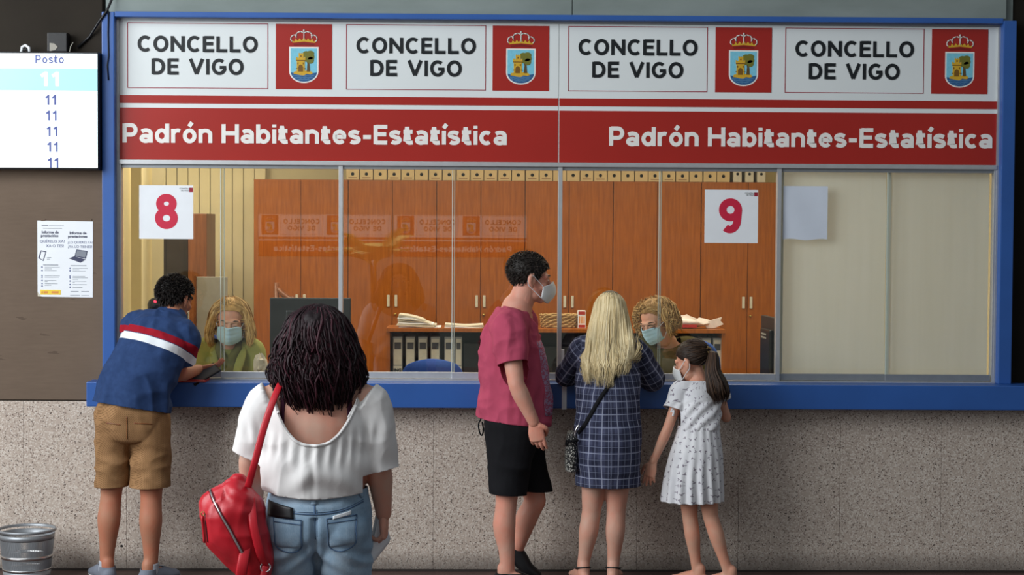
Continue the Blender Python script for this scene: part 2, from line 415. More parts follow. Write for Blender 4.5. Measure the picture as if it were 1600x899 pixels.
# blue frame + ledge
tag(MB().box(-2.258, -2.188, -0.085, 0.03, 1.066, 3.095, 0.006).build('trim_1', 'blue_paint'), kind='structure')
tag(MB().box(2.716, 2.790, -0.085, 0.03, 1.066, 3.085, 0.006).build('trim_2', 'blue_paint'), kind='structure')
tag(MB().box(-2.188, 2.716, -0.080, 0.0, 3.068, 3.098, 0.004).build('trim_3', 'blue_paint'), kind='structure')
tag(MB().box(-2.325, 7, -0.185, 0.0, 0.930, 1.066, 0.006).build('trim_4', 'blue_paint'), kind='structure')
tag(MB().box(-2.188, 2.716, -0.02, 0.0, 3.055, 3.068).build('trim_5', 'aluminium_dark'), kind='structure')
t6 = tag(MB().box(-2.188, -2.176, -0.03, 0.0, 1.066, 3.055).build('trim_6', 'aluminium'), kind='structure')
t7 = tag(MB().box(2.706, 2.716, -0.03, 0.0, 1.066, 3.055).build('trim_7', 'aluminium'), kind='structure')
tag(MB().box(-2.176, 2.706, -0.035, 0.03, 2.262, 2.286, 0.002).build('trim_8', 'aluminium'), kind='structure')
# windows: four aluminium sliding windows
mull = [-2.176, -0.950, 0.270, 1.492, 2.706]
panes = [[(-2.155, -1.600, 0.010), (-1.617, -0.962, -0.008)], [(-0.938, -0.318, 0.010), (-0.330, 0.258, -0.008)],
         [(0.282, 0.835, 0.010), (0.823, 1.480, -0.008)], [(1.504, 2.112, 0.010), (2.100, 2.690, -0.008)]]
for i in range(4):
    a, b_ = mull[i], mull[i + 1]
    w_ = empty('window_%d' % (i + 1), ((a + b_) / 2, 0, 1.066), kind='structure')
    MB().box(a, a + 0.012, -0.025, 0.03, 1.072, 2.262, 0.001).box(b_ - 0.011, b_, -0.025, 0.03, 1.072, 2.262, 0.001).build('window_frame', 'aluminium', w_)
    MB().box(a + 0.012, b_ - 0.011, -0.015, 0.03, 2.243, 2.262).build('track', 'aluminium_dark', w_)
    MB().box(a, b_, -0.030, 0.035, 1.066, 1.074).build('window_sill', 'aluminium', w_)
    for (p0, p1, y) in panes[i]:
        MB().box(p0, p1, y - 0.009, y + 0.009, 1.076, 1.112, 0.002).build('bottom_rail', 'aluminium_dark' if i == 3 else 'aluminium', w_)
        g_ = MB().add([(p0, y, 1.11), (p1, y, 1.11), (p1, y, 2.245), (p0, y, 2.245)], [(0, 1, 2, 3)]).build('glass_pane', 'glass', w_)
        if i == 2 and y > 0: MB().box(0.281, 0.299, -0.012, 0.008, 1.175, 1.245, 0.002).build('latch', 'paper', w_)
        e = p1 if y > 0 else p0
        MB().box(e - 0.0022, e + 0.0022, y - 0.003, y + 0.003, 1.11, 2.245).build('glass_edge', 'glass_edge', g_)
# office shell
OF = 0.10
tag(MB().box(-3.3, 3.3, 0.12, 4.1, -0.1, OF).build('floor_office', 'office_floor'), kind='structure')
tag(MB().box(-3.3, 3.3, 0.10, 4.1, 2.9, 3.0).build('ceiling_office', 'office_ceiling'), kind='structure')
tag(MB().box(-3.3, 3.3, 3.95, 4.05, OF, 2.9).build('wall_back', 'office_wall'), kind='structure')
tag(MB().box(-3.4, -3.3, 0.1, 4.05, OF, 2.9).build('wall_office_left', 'office_wall'), kind='structure')
tag(MB().box(3.3, 3.4, 0.1, 4.05, OF, 2.9).build('wall_office_right', 'office_wall'), kind='structure')
tag(MB().box(-3.3, 3.3, 0.07, 0.12, 0.0, 1.06).build('wall_counter', 'office_wall'), kind='structure')
tag(MB().box(-3.3, -2.2, 0.07, 0.12, 1.06, 2.9).build('wall_office_front', 'office_wall'), kind='structure')
tag(MB().box(2.72, 3.3, 0.07, 0.12, 1.06, 2.9).build('wall_office_side', 'office_wall'), kind='structure')
tag(MB().box(-2.2, 2.72, 0.07, 0.12, 2.30, 2.9).build('wall_header', 'office_wall'), kind='structure')
# ------------------------------------------------------------------ sign boards over the windows
for k, rgb in dict(shield_sky=(122, 196, 218), shield_water=(44, 92, 140), wave_line=(120, 170, 205), gold=(206, 164, 44), gold_dark=(120, 84, 24),
                   tree_green=(112, 112, 40), tree_bark=(90, 72, 40), crown_silver=(206, 206, 200), crown_red=(120, 24, 20)).items():
    simple(k, rgb, 0.45, 0.08, 60)
def ellipse(cx, cz, rx, rz, a0=0, a1=360, n=22):
    return [(cx + rx * math.cos(math.radians(a0 + (a1 - a0) * i / n)), cz + rz * math.sin(math.radians(a0 + (a1 - a0) * i / n))) for i in range(n + (0 if a1 - a0 == 360 else 1))]
def emblem(x0, x1, z0, z1, board):
    w_, hh = x1 - x0, z1 - z0
    Q = lambda px, py: (x0 + (px - 42) / 658 * w_, z1 - (py - 50) / 772 * hh)
    QL = lambda l: [Q(*p) for p in l]
    y = -0.0145
    p = MB().box(x0, x1, -0.0140, -0.0118, z0, z1).build('crest_panel', 'sign_red', board)
    sh = lambda e: [(200 + e, 320 + e), (200 + e, 610)] + [(371 + (171 - e) * math.cos(math.radians(a)), 610 + (138 - e) * math.sin(math.radians(a))) for a in range(170, 0, -10)] + [(542 - e, 610), (542 - e, 320 + e)]
    MB().prism(QL(sh(0)), y, y + 0.002).build('shield_border', 'letter_white', p)
    MB().prism(QL(sh(16)), y - 0.0006, y + 0.001).build('shield_field', 'shield_sky', p)
    wt = [(217, 622), (300, 634), (371, 628), (450, 634), (525, 622)] + [(371 + 154 * math.cos(math.radians(a)), 612 + 121 * math.sin(math.radians(a))) for a in range(5, 180, 10)]
    MB().prism(QL(wt), y - 0.0010, y).build('water', 'shield_water', p)
    mb = MB()
    for zz, a, b in ((660, 240, 500), (682, 262, 480), (704, 300, 440)):
        pts = [Q(a + (b - a) * i / 12, zz + 4 * math.sin(i * 1.6)) for i in range(13)]
        mb.tube([(q[0], y - 0.0010, q[1]) for q in pts], 0.0011, 4)
    mb.build('waves', 'wave_line', p)
    isl = [(250, 640), (258, 612), (300, 604), (345, 612), (400, 600), (460, 610), (478, 632), (450, 646), (400, 640), (372, 660), (330, 655), (290, 645)]
    MB().prism(QL(isl), y - 0.0014, y).build('island', 'gold', p)
    tr = MB().prism(QL([(404, 612), (412, 520), (400, 470), (425, 490), (452, 470), (438, 520), (446, 612)]), y - 0.0016, y).build('tree_trunk', 'tree_bark', p)
    mb = MB()
    for cx, cz, rx, rz in ((400, 405, 46, 36), (448, 400, 46, 36), (432, 432, 62, 40), (452, 478, 38, 42), (410, 470, 34, 30), (470, 440, 26, 36)):
        mb.prism(QL(ellipse(cx, cz, rx, rz, n=12)), y - 0.0018 - 0.0001 * (cx % 5), y)
    mb.build('tree_crown', 'tree_green', p)
    tw = [(288, 612), (288, 492), (280, 480), (280, 440), (296, 440), (296, 452), (310, 452), (310, 392), (322, 392), (322, 402), (334, 402), (334, 392), (346, 392), (346, 402), (356, 402), (356, 392), (368, 392), (368, 452), (376, 452), (376, 440), (390, 440), (390, 480), (382, 492), (382, 612)]
    t = MB().prism(QL(tw), y - 0.0026, y).build('tower', 'gold', p)
    mb = MB().prism(QL([(307, 612), (307, 560), (316, 538), (335, 528), (354, 538), (363, 560), (363, 612)]), y - 0.0030, y)
    for (a, b, c, d) in ((282, 388, 476, 486), (296, 308, 505, 528), (360, 372, 505, 528), (330, 346, 420, 440), (278, 300, 572, 582), (370, 392, 572, 582)):
        q0, q1 = Q(a, d), Q(b, c); mb.box(q0[0], q1[0], y - 0.0030, y, q0[1], q1[1])
    mb.build('tower_openings', 'gold_dark', p)
    mb = MB()
    for pts in ([(232, 258), (216, 232), (224, 198), (256, 178), (290, 188)], [(284, 216), (274, 182), (296, 150), (338, 138), (372, 156)],
                [(510, 258), (528, 232), (520, 198), (488, 178), (454, 188)], [(460, 216), (470, 182), (448, 150), (406, 138), (372, 156)],
                [(372, 240), (372, 150)], [(372, 150), (372, 112)], [(362, 126), (382, 126)]):
        q = QL(pts)
        for i, (ax, az) in enumerate(q):
            if i < len(q) - 1: mb.tube([(ax, y, az), (q[i + 1][0], y, q[i + 1][1])], 0.0034, 6)
    mb.build('crown_arches', 'crown_silver', p)
    leaf = [(238, 272), (232, 240), (258, 258), (276, 222), (300, 250), (322, 218), (346, 246), (372, 204), (398, 246), (422, 218), (444, 250), (468, 222), (486, 258), (512, 240), (506, 272), (372, 258)]
    MB().prism(QL(leaf), y - 0.0016, y).build('crown_leaves', 'gold', p)
    MB().prism(QL([(244, 286), (372, 268), (500, 286), (486, 304), (372, 296), (258, 304)]), y - 0.0012, y).build('crown_band', 'crown_red', p)
SIGNS = []
def sign(x0, x1, panels, crests, tx0, tx1, label):
    bd = empty('sign_board', ((x0 + x1) / 2, -0.012, 2.287), label, 'sign', 'sign boards above the windows')
    SIGNS.append(bd)
    MB().box(x0, x1, -0.012, 0.0, 2.287, 3.055, 0.001).build('panel', 'sign_white', bd)
    MB().box(x0 + 0.003, x1 - 0.0015, -0.0138, -0.0115, 2.600, 2.644).build('thin_stripe', 'sign_red', bd)
    MB().box(x0 + 0.003, x1 - 0.0015, -0.0138, -0.0115, 2.288, 2.575).build('red_band', 'sign_red', bd)
    letters('Padrón Habitantes-Estatística', tx0, tx1, 2.382, 0.105, -0.0158, 0.0035, 1.26, 0.10, 0.34).build('letter', 'letter_white', bd)
    for a, b in panels:
        z0, z1 = 2.683, 3.044; mb = MB()
        for (q0, q1, r0, r1) in ((a, b, z0, z0 + 0.004), (a, b, z1 - 0.004, z1), (a, a + 0.004, z0, z1), (b - 0.004, b, z0, z1)): mb.box(q0, q1, -0.0132, -0.0115, r0, r1)
        mb.build('border_line', 'line_red', bd)
        letters('CONCELLO', a + 0.058, a + 0.718, 2.885, 0.087, -0.0148, 0.003, 1.24, 0.15).build('letter', 'letter_black', bd)
        letters('DE VIGO', a + 0.134, a + 0.640, 2.760, 0.087, -0.0148, 0.003, 1.24, 0.15, 0.46).build('letter', 'letter_black', bd)
    for a, b in crests: emblem(a, b, 2.683, 3.043, bd)
sign(-2.176, 0.2565, [(-2.131, -1.354), (-0.923, -0.148)], [(-1.312, -1.001), (-0.111, 0.203)], -2.157, -0.029, 'sign board of the red and white row nearest the ticket screen, above number 8')
sign(0.2585, 2.706, [(0.309, 1.085), (1.517, 2.294)], [(1.128, 1.442), (2.336, 2.651)], 0.541, 2.683, 'sign board of the red and white row farther from the screen, above number 9')

# ------------------------------------------------------------------ number cards and the blank sheet
def card(ch, x0, x1, z0, z1, dx0, dx1, dz, dh, label):
    c = empty('number_card', ((x0 + x1) / 2, -0.02, z0), label, 'sign', 'window number cards')
    yf = -0.0135
    MB().box(x0, x1, yf, yf + 0.0025, z0, z1).build('card', 'paper', c)
    letters(ch, dx0, dx1, dz, dh, yf - 0.0008, 0.001, 1.36).build('digit', 'digit_red', c)
    MB().box(x1 - 0.022, x1 - 0.002, yf - 0.0006, yf + 0.001, z1 - 0.036, z1 - 0.012).build('logo_square', 'line_red', c)
    mb = font_text('CONCELLO', x1 - 0.076, z1 - 0.021, 0.0115, yf - 0.0003); k = font_text('DE VIGO', x1 - 0.068, z1 - 0.033, 0.0115, yf - 0.0003)
    mb.add(k.v, k.f); mb.build('print', 'letter_black', c)
card('8', -2.067, -1.768, 1.849, 2.146, -1.976, -1.857, 1.909, 0.184, 'white card with a big red 8, nearest the ticket screen')
card('9', 1.077, 1.375, 1.844, 2.141, 1.160, 1.282, 1.904, 0.184, 'white card with a big red 9, beside the covered window')
mb = MB(); nx, nz = 10, 10
V = []
for j in range(nz + 1):
    for i in range(nx + 1):
        u, v_ = i / nx, j / nz
        V.append((1.516 + 0.250 * u, -0.004 - 0.004 * math.sin(3 * u + 2 * v_) ** 2 - 0.006 * max(0, 0.15 - v_), 1.866 + 0.298 * v_ + 0.004 * math.sin(9 * u) * (v_ < 0.05)))
F = [(j * (nx + 1) + i, j * (nx + 1) + i + 1, (j + 1) * (nx + 1) + i + 1, (j + 1) * (nx + 1) + i) for j in range(nz) for i in range(nx)]
V2 = [(x, y + 0.001, z_) for x, y, z_ in V]; n_ = len(V)
mb.add(V + V2, F + [tuple(i + n_ for i in f[::-1]) for f in F], True)
simple('blank_paper', (206, 214, 226), 0.7, 0.03, 8)
tag(mb.build('paper_sheet', 'blank_paper', None, (1.641, -0.004, 1.866)), 'blank white sheet taped to the covered window', 'paper')
# cream sheets that cover the fourth window from inside
for i, (a, b, lab) in enumerate(((1.506, 2.106, 'cream sheet covering the window half behind the blank paper'), (2.109, 2.688, 'cream sheet covering the window half nearest the dark wall'))):
    c = empty('window_sheet', ((a + b) / 2, 0.045, 1.075), lab, 'blind', 'cream sheets over the closed window')
    nseg = 40; V = []
    for k in range(nseg + 1):
        x = a + (b - a) * k / nseg; y = 0.045 + 0.0004 * math.sin(k * 0.7 + i)
        V += [(x, y, 1.075), (x, y, 2.262)]
    MB().add(V, [(2 * k, 2 * k + 2, 2 * k + 3, 2 * k + 1) for k in range(nseg)], True).build('sheet', 'cream_sheet', c)
    MB().box(a + 0.004, a + 0.022, 0.038, 0.0405, 1.08, 2.25).build('edge_strip', 'cream_sheet', c)

# ------------------------------------------------------------------ ticket screen, cables, poster, bin
sx0, sx1, sz0, sz1, sy = -3.45, -2.262, 2.224, 2.868, -0.145
tv = empty('ticket_screen', ((sx0 + sx1) / 2, -0.1, sz0), 'wall screen calling ticket numbers with a pale blue band', 'screen')
MB().box(sx0, sx1, sy, -0.046, sz0, sz1, 0.008).build('housing', 'black_plastic', tv)
MB().box(sx0 + 0.012, sx1 - 0.006, sy - 0.0015, sy, sz0 + 0.012, sz1 - 0.010).build('display', 'screen_white', tv)
MB().box(sx0 + 0.012, sx1 - 0.006, sy - 0.003, sy, 2.656, 2.776).build('highlight_band', 'screen_band', tv)
letters('P', -2.605, -2.574, 2.804, 0.046, sy - 0.004, 0.001, 0.85).build('heading_letter', 'screen_text', tv); letters('osto', -2.567, -2.449, 2.804, 0.046, sy - 0.004, 0.001, 0.85).build('heading_letter', 'screen_text', tv)
letters('11', -2.582, -2.472, 2.680, 0.078, sy - 0.005, 0.001, 1.3).build('called_number', 'screen_text_white', tv)
for i in range(5):
    zc = 2.578 - 0.0855 * i
    letters('11', -2.555 + 0.003 * i, -2.490 + 0.003 * i, zc, 0.055, sy - 0.004, 0.001, 1.05).build('queue_number', 'screen_text', tv)
# gear on top of the screen
pb = empty('power_adapter', (-2.47, -0.10, 2.868), 'black power adapter box on top of the ticket screen', 'adapter')
MB().box(-2.545, -2.435, -0.13, -0.06, 2.868, 2.975, 0.006).build('case', 'black_plastic', pb)
MB().prism([(-2.53, 2.872), (-2.53, 2.917), (-2.505, 2.914), (-2.486, 2.895), (-2.50, 2.878)], -0.1335, -0.129).build('plug_face', 'grey_plastic', pb)
MB().tube([(-2.425, -0.12, 2.869), (-2.418, -0.12, 2.90), (-2.405, -0.12, 2.922)], 0.003, 6).build('cable', 'grey_plastic', pb)
cc = empty('camera_mount', (-2.665, -0.10, 2.868), 'small white bracket clip on top of the ticket screen', 'bracket')
MB().tube([(-2.69, -0.11, 2.866), (-2.685, -0.11, 2.895), (-2.668, -0.11, 2.905), (-2.648, -0.11, 2.892), (-2.645, -0.11, 2.866)], 0.008, 8).build('clip', 'paper', cc)
MB().tube([(-2.68, -0.108, 2.872), (-2.664, -0.108, 2.886), (-2.652, -0.108, 2.870)], 0.006, 8).build('screw', 'black_plastic', cc)
cb = MB().tube([(-2.395, -0.06, 2.90), (-2.33, -0.055, 2.96), (-2.27, -0.09, 3.04), (-2.225, -0.095, 3.10), (-2.20, -0.06, 3.18), (-2.19, -0.05, 3.4)], 0.007, 8)
tag(cb.build('cable', 'black_plastic'), 'black cable rising from the screen past the blue frame corner', 'cable')
cb = MB().tube([(-2.218, -0.092, 3.10), (-2.222, -0.090, 2.98), (-2.219, -0.09, 2.85), (-2.226, -0.09, 2.80), (-2.22, -0.09, 2.72)], 0.004, 6)
tag(cb.build('cable', 'black_plastic'), 'thin dark cable running down the blue post beside the screen', 'cable')

# poster
for k, rgb in dict(ink_blue=(86, 96, 138), ink_grey=(128, 134, 144), ink_dark=(62, 66, 92), ink_yellow=(236, 204, 66), ink_orange=(214, 140, 70)).items(): simple(k, rgb, 0.6, 0.05, 40)
px0, px1, pz0, pz1 = -2.622, -2.316, 1.525, 1.947; pw, ph = px1 - px0, pz1 - pz0; py = -0.0475
ps = empty('poster', ((px0 + px1) / 2, py, pz0), 'white information poster taped to the brown board', 'poster')
PX = lambda x: px0 + (x - 120) / 512 * pw
PZ = lambda y: pz1 - (y - 88) / 712 * ph
MB().prism([(px0 + 0.022, pz0), (px1 - 0.002, pz0 - 0.003), (px1, pz1 - 0.004), (px0, pz1), (px0, pz0 + 0.026)], py, py + 0.002).build('sheet', 'paper', ps)
MB().prism([(px0, pz0 + 0.026), (px0 + 0.022, pz0), (px0 + 0.002, pz0 + 0.002)], py - 0.002, py + 0.001).build('curled_corner', 'label_cream', ps)
def ptxt(body, x, y, size, mat, bold=0.0):
    font_text(body, PX(x), PZ(y), size, py - 0.0006, 0.0003, bold).build('print', mat, ps)
ptxt('Informe de', 160, 208, 0.021, 'ink_dark', 0.0006); ptxt('prestacións', 152, 240, 0.021, 'ink_dark', 0.0006)
ptxt('Informe de', 416, 214, 0.021, 'ink_dark', 0.0006); ptxt('prestaciones', 402, 246, 0.021, 'ink_dark', 0.0006)
ptxt('QUÉRELO XA?', 142, 294, 0.0215, 'ink_blue'); ptxt('XA O TES!', 200, 336, 0.0215, 'ink_blue')
ptxt('¿LO QUIERES YA?', 398, 300, 0.0185, 'ink_blue'); ptxt('¡YA LO TIENES!', 400, 342, 0.0200, 'ink_blue')
mb = MB()
for (x, y, l, t_) in [(160, 128, 60, 8), (226, 134, 140, 5), (172, 158, 176, 5), (172, 498, 140, 7), (426, 504, 146, 7)] + [(186, yy, ll, 4) for yy, ll in ((522, 140), (536, 66), (552, 110), (602, 140), (616, 130), (646, 108), (656, 26), (676, 120), (690, 60))] + \
        [(444, yy, ll, 4) for yy, ll in ((530, 140), (544, 60), (558, 120), (606, 116), (620, 140), (634, 50), (652, 126), (664, 20), (682, 130), (708, 90))] + [(424, 746, 74, 5), (524, 746, 70, 5), (420, 782, 90, 4), (524, 784, 72, 4), (208, 432, 40, 4), (208, 446, 28, 4)]:
    mb.box(PX(x), PX(x + l), py - 0.0008, py, PZ(y + t_), PZ(y))
mb.build('text_lines', 'ink_grey', ps)
mb = MB()
for x, y in [(162, yy) for yy in (522, 554, 602, 618, 648, 676, 700)] + [(420, yy) for yy in (532, 556, 606, 622, 652, 684, 708)]:
    mb.prism(ellipse(PX(x), PZ(y), 0.0042, 0.0042, n=8), py - 0.0010, py)
mb.build('bullets', 'ink_blue', ps)
MB().box(PX(146), PX(334), py - 0.001, py, PZ(780), PZ(734)).build('yellow_strip', 'ink_yellow', ps)
mb = MB()
for x, l in ((156, 14), (176, 40), (250, 64)): mb.box(PX(x), PX(x + l), py - 0.0014, py, PZ(768), PZ(748))
mb.build('strip_print', 'ink_orange', ps)
lp = MB().prism([(PX(410), PZ(440)), (PX(516), PZ(480)), (PX(566), PZ(450)), (PX(460), PZ(420))], py - 0.0012, py).prism([(PX(462), PZ(420)), (PX(566), PZ(444)), (PX(584), PZ(370)), (PX(480), PZ(356))], py - 0.0012, py).build('laptop_picture', 'ink_dark', ps)
MB().prism([(PX(472), PZ(414)), (PX(560), PZ(432)), (PX(576), PZ(378)), (PX(486), PZ(364))], py - 0.0016, py).build('laptop_display', 'ink_grey', lp)
ph_ = MB().prism([(PX(128), PZ(440)), (PX(176), PZ(466)), (PX(202), PZ(376)), (PX(152), PZ(366))], py - 0.0012, py).build('phone_picture', 'ink_dark', ps)
MB().prism([(PX(142), PZ(440)), (PX(172), PZ(456)), (PX(194), PZ(384)), (PX(158), PZ(376))], py - 0.0016, py).build('phone_display', 'paper', ph_)
for (x, z_) in ((px0 + 0.02, pz1 + 0.004), (px1 - 0.03, pz1 + 0.004)): MB().box(x, x + 0.024, py - 0.001, py + 0.002, z_ - 0.006, z_ + 0.006).build('tape', 'brown_board', ps)

# bin: perforated metal basket
bx, by, br = -2.612, -0.34, 0.149
bn = empty('waste_bin', (bx, by, 0), 'grey perforated metal waste bin by the stone wall', 'bin')
H_ = 0.285
rad = lambda z_: br * (0.80 + 0.20 * z_ / H_)
def band(z0, z1, out=0.0, n=64):
    return [(rad(z0) + out - 0.003, z0), (rad(z0) + out, z0), (rad(z1) + out, z1), (rad(z1) + out - 0.003, z1), (rad(z0) + out - 0.003, z0)]
MB().lathe(band(0.012, 0.062, 0.001), bx, by, 64).lathe([(0, 0.014), (rad(0.012), 0.014), (rad(0.012), 0.010), (0, 0.010)], bx, by, 64).build('base', 'metal_grey', bn)
MB().lathe(band(0.108 + 0.022, 0.108 + 0.040, 0.002), bx, by, 64).lathe(band(0.066, 0.076, 0.003), bx, by, 64).build('hoop', 'steel', bn)
MB().lathe([(rad(H_) - 0.004, H_ - 0.012), (rad(H_) + 0.004, H_ - 0.012), (rad(H_) + 0.007, H_ - 0.004), (rad(H_) + 0.003, H_ + 0.003), (rad(H_) - 0.004, H_), (rad(H_) - 0.004, H_ - 0.012)], bx, by, 64).build('rim', 'metal_grey', bn)
MB().lathe(band(0.232, 0.262, 0.001), bx, by, 64).build('collar', 'metal_grey', bn)
mb = MB(); ns = 150                                     # the slotted sides
for (z0, z1) in ((0.076, 0.130), (0.148, 0.232)):
    V = []; F = []
    for k in range(ns):
        for da in (-0.30, 0.30):
            a = 2 * math.pi * (k + da) / ns
            for z_ in (z0 - 0.003, z1 + 0.003):
                for d_ in (0, -0.002): V.append((bx + (rad(z_) + d_) * math.cos(a), by + (rad(z_) + d_) * math.sin(a), z_))
        q = 8 * k; F += [(q, q + 4, q + 6, q + 2), (q + 1, q + 3, q + 7, q + 5), (q, q + 2, q + 3, q + 1), (q + 4, q + 5, q + 7, q + 6)]
    mb.add(V, F)
mb.build('slotted_side', 'metal_grey', bn)['kind'] = 'stuff'

# ------------------------------------------------------------------ office furniture
def cabinet(x0, x1, label):
    y0, y1, z0, z1 = 3.20, 3.72, OF, 2.257
    c = empty('tall_cabinet', ((x0 + x1) / 2, 3.46, OF), label, 'cabinet', 'tall wooden cabinets along the back wall')
    MB().box(x0 + 0.001, x1 - 0.001, y0 + 0.02, y1, z0, z1).build('body', 'wood', c)
    xm = (x0 + x1) / 2
    for a, b, hx in ((x0 + 0.003, xm - 0.002, xm - 0.028), (xm + 0.002, x1 - 0.003, xm + 0.028)):
        d_ = MB().box(a, b, y0, y0 + 0.02, z0 + 0.07, z1 - 0.004, 0.002).build('door', 'wood', c)
        MB().box(hx - 0.010, hx + 0.010, y0 - 0.014, y0, 1.325, 1.412, 0.003).build('handle', 'label_cream', d_)
        if hx > xm: MB().tube([(hx - 0.004, y0 + 0.002, 1.27), (hx - 0.004, y0 - 0.02, 1.27)], 0.009, 10).build('lock', 'brass', d_)
ux = [-1.842, -1.147, -0.497, 0.153, 0.803, 1.453, 2.145]
cl = ['behind the computer screen by window 8', 'above the thick paper pile', 'above the thin paper stack', 'above the wicker basket', 'behind the clerk with curly hair', 'behind the card numbered 9']
for i in range(6): cabinet(ux[i], ux[i + 1], 'tall orange wood two-door cabinet ' + cl[i])
# archive boxes on top of the cabinets
rnd = random.Random(4)
def abox(x, w_, mat, hole, label, group):
    c = empty('archive_box', (x + w_ / 2, 3.36, 2.257), label, 'box', group)
    MB().box(x + 0.002, x + w_ - 0.002, 3.215, 3.50, 2.257, 2.257 + 0.27 + 0.01 * rnd.random(), 0.002).build('body', mat, c)
    if hole:
        MB().prism(ellipse(x + w_ / 2, 2.300, 0.0125, 0.0125, n=14), 3.2135, 3.2165).build('finger_hole', 'hole', c)
        if rnd.random() < 0.55: MB().box(x + 0.018, x + w_ - 0.018, 3.2140, 3.2165, 2.271, 2.276).build('print_line', 'wood_brown', c)
ORD = [a + b for a in ('', 'twenty-', 'thirty-') for b in ('first', 'second', 'third', 'fourth', 'fifth', 'sixth', 'seventh', 'eighth', 'ninth') + (('tenth', 'eleventh', 'twelfth', 'thirteenth', 'fourteenth', 'fifteenth', 'sixteenth', 'seventeenth', 'eighteenth', 'nineteenth', 'twentieth') if not a else ('thirtieth',))]
nb = -1
x = -1.165
while x < 1.66:
    w_ = 0.0985; nb += 1
    if -0.245 < x < -0.17: abox(x, w_, 'card_dark', True, 'dark grey archive box among the cardboard ones above the thin paper stack', 'archive boxes on the cabinets')
    elif 0.06 < x < 0.13: abox(x, 0.075, 'card_dark', False, 'plain dark grey archive box beside the red folder on the cabinets', 'archive boxes on the cabinets'); x += 0.075; abox(x, 0.022, 'card_red', False, 'thin red folder standing among the archive boxes on the cabinets', 'archive boxes on the cabinets'); x += 0.026; continue
    else: abox(x, w_, 'card', True, 'cardboard archive box, ' + ORD[nb] + ' in the row on the cabinets from window 8', 'archive boxes on the cabinets')
    x += w_ + 0.001 + 0.004 * rnd.random()
for i in range(3):
    x = 1.69 + 0.088 * i
    c = empty('ring_binder', (x + 0.035, 3.36, 2.257), ('first', 'second', 'third')[i] + ' pale upright binder after the cardboard boxes, above the number 9 card', 'binder', 'binders on top of the cabinets')
    MB().box(x, x + 0.062, 3.215, 3.48, 2.257, 2.257 + 0.31, 0.003).build('body', 'label_cream', c)
    MB().prism(ellipse(x + 0.031, 2.318, 0.011, 0.011, n=12), 3.2135, 3.2165).build('finger_hole', 'hole', c)

# low shelf unit
lx0, lx1, ly0, ly1, lz1 = -0.796, 1.462, 1.90, 2.24, 1.246
ls = empty('low_bookcase', ((lx0 + lx1) / 2, 2.07, OF), 'low wooden bookcase holding binders in front of the tall cabinets', 'bookcase')
MB().box(lx0, lx1, ly0 - 0.01, ly1, lz1 - 0.026, lz1, 0.002).build('top', 'wood', ls)
for a in (lx0, -0.02, 0.72, lx1 - 0.024): MB().box(a, a + 0.024, ly0, ly1, OF, lz1 - 0.026).build('side_panel', 'wood', ls)
MB().box(lx0, lx1, ly1 - 0.012, ly1 - 0.001, OF, lz1 - 0.026).build('back_panel', 'shelf_inside', ls)
for z_ in (0.14, 0.49, 0.845): MB().box(lx0 + 0.024, lx1 - 0.024, ly0 + 0.01, ly1 - 0.012, z_, z_ + 0.022).build('shelf', 'wood', ls)
def binder(x, w_, label, text=None, group='grey binders in the low bookcase'):
    z0 = 0.867; y0 = ly0 + 0.035
    c = empty('ring_binder', (x + w_ / 2, y0 + 0.13, z0), label, 'binder', group)
    MB().box(x, x + w_, y0, y0 + 0.27, z0, z0 + 0.318, 0.003).build('spine', 'binder_grey', c)
    MB().box(x + 0.005, x + w_ - 0.005, y0 - 0.0015, y0 + 0.001, z0 + 0.13, z0 + 0.305).build('upper_label', 'label_cream', c)
    MB().box(x + 0.009, x + w_ - 0.009, y0 - 0.0025, y0 + 0.001, z0 + 0.235, z0 + 0.280).build('print_block', 'card_dark', c)
    MB().box(x + 0.003, x + w_ - 0.003, y0 - 0.0015, y0 + 0.001, z0 + 0.004, z0 + 0.122).build('lower_label', 'label_cream', c)
    if text: font_text(text, x + 0.004, z0 + 0.085, 0.030, y0 - 0.003, 0.0004, 0.0012).build('lettering', 'letter_black', c)
    MB().prism(ellipse(x + w_ / 2, z0 + 0.026, 0.013, 0.013, n=14), y0 - 0.0028, y0 + 0.001).build('finger_hole', 'hole', c)
bl = ['nearest the bookcase end', 'marked ING', 'third from the bookcase end', 'fourth from the bookcase end', 'fifth from the bookcase end', 'last before the dark gap']
for i, x in enumerate((-0.752, -0.668, -0.585, -0.502, -0.410, -0.338)):
    binder(x, 0.062 if i < 5 else 0.045, 'grey ring binder in the low bookcase, ' + ('lettered ING, nearest the end panel' if i == 0 else 'lettered OAL, second from the end panel' if i == 1 else bl[i]), {0: 'ING', 1: 'OAL'}.get(i))
for i, x in enumerate((1.315, 1.385)):
    binder(x, 0.058, 'grey ring binder in the low bookcase by the curly haired clerk, ' + ('inner one' if i == 0 else 'against the end panel'))
MB_ = MB().box(-0.28, -0.03, ly0 + 0.05, ly0 + 0.30, 0.867, 1.14, 0.004)
tag(MB_.build('file_case', 'black_plastic', None, (-0.155, 2.07, 0.867)), 'wide dark file case in the bookcase beside the binders', 'case')
tag(MB().box(0.05, 0.60, ly0 + 0.06, ly0 + 0.30, 0.867, 1.12, 0.004).build('file_case', 'black_plastic', None, (0.33, 2.07, 0.867)), 'long dark file case in the bookcase under the wicker basket', 'case')

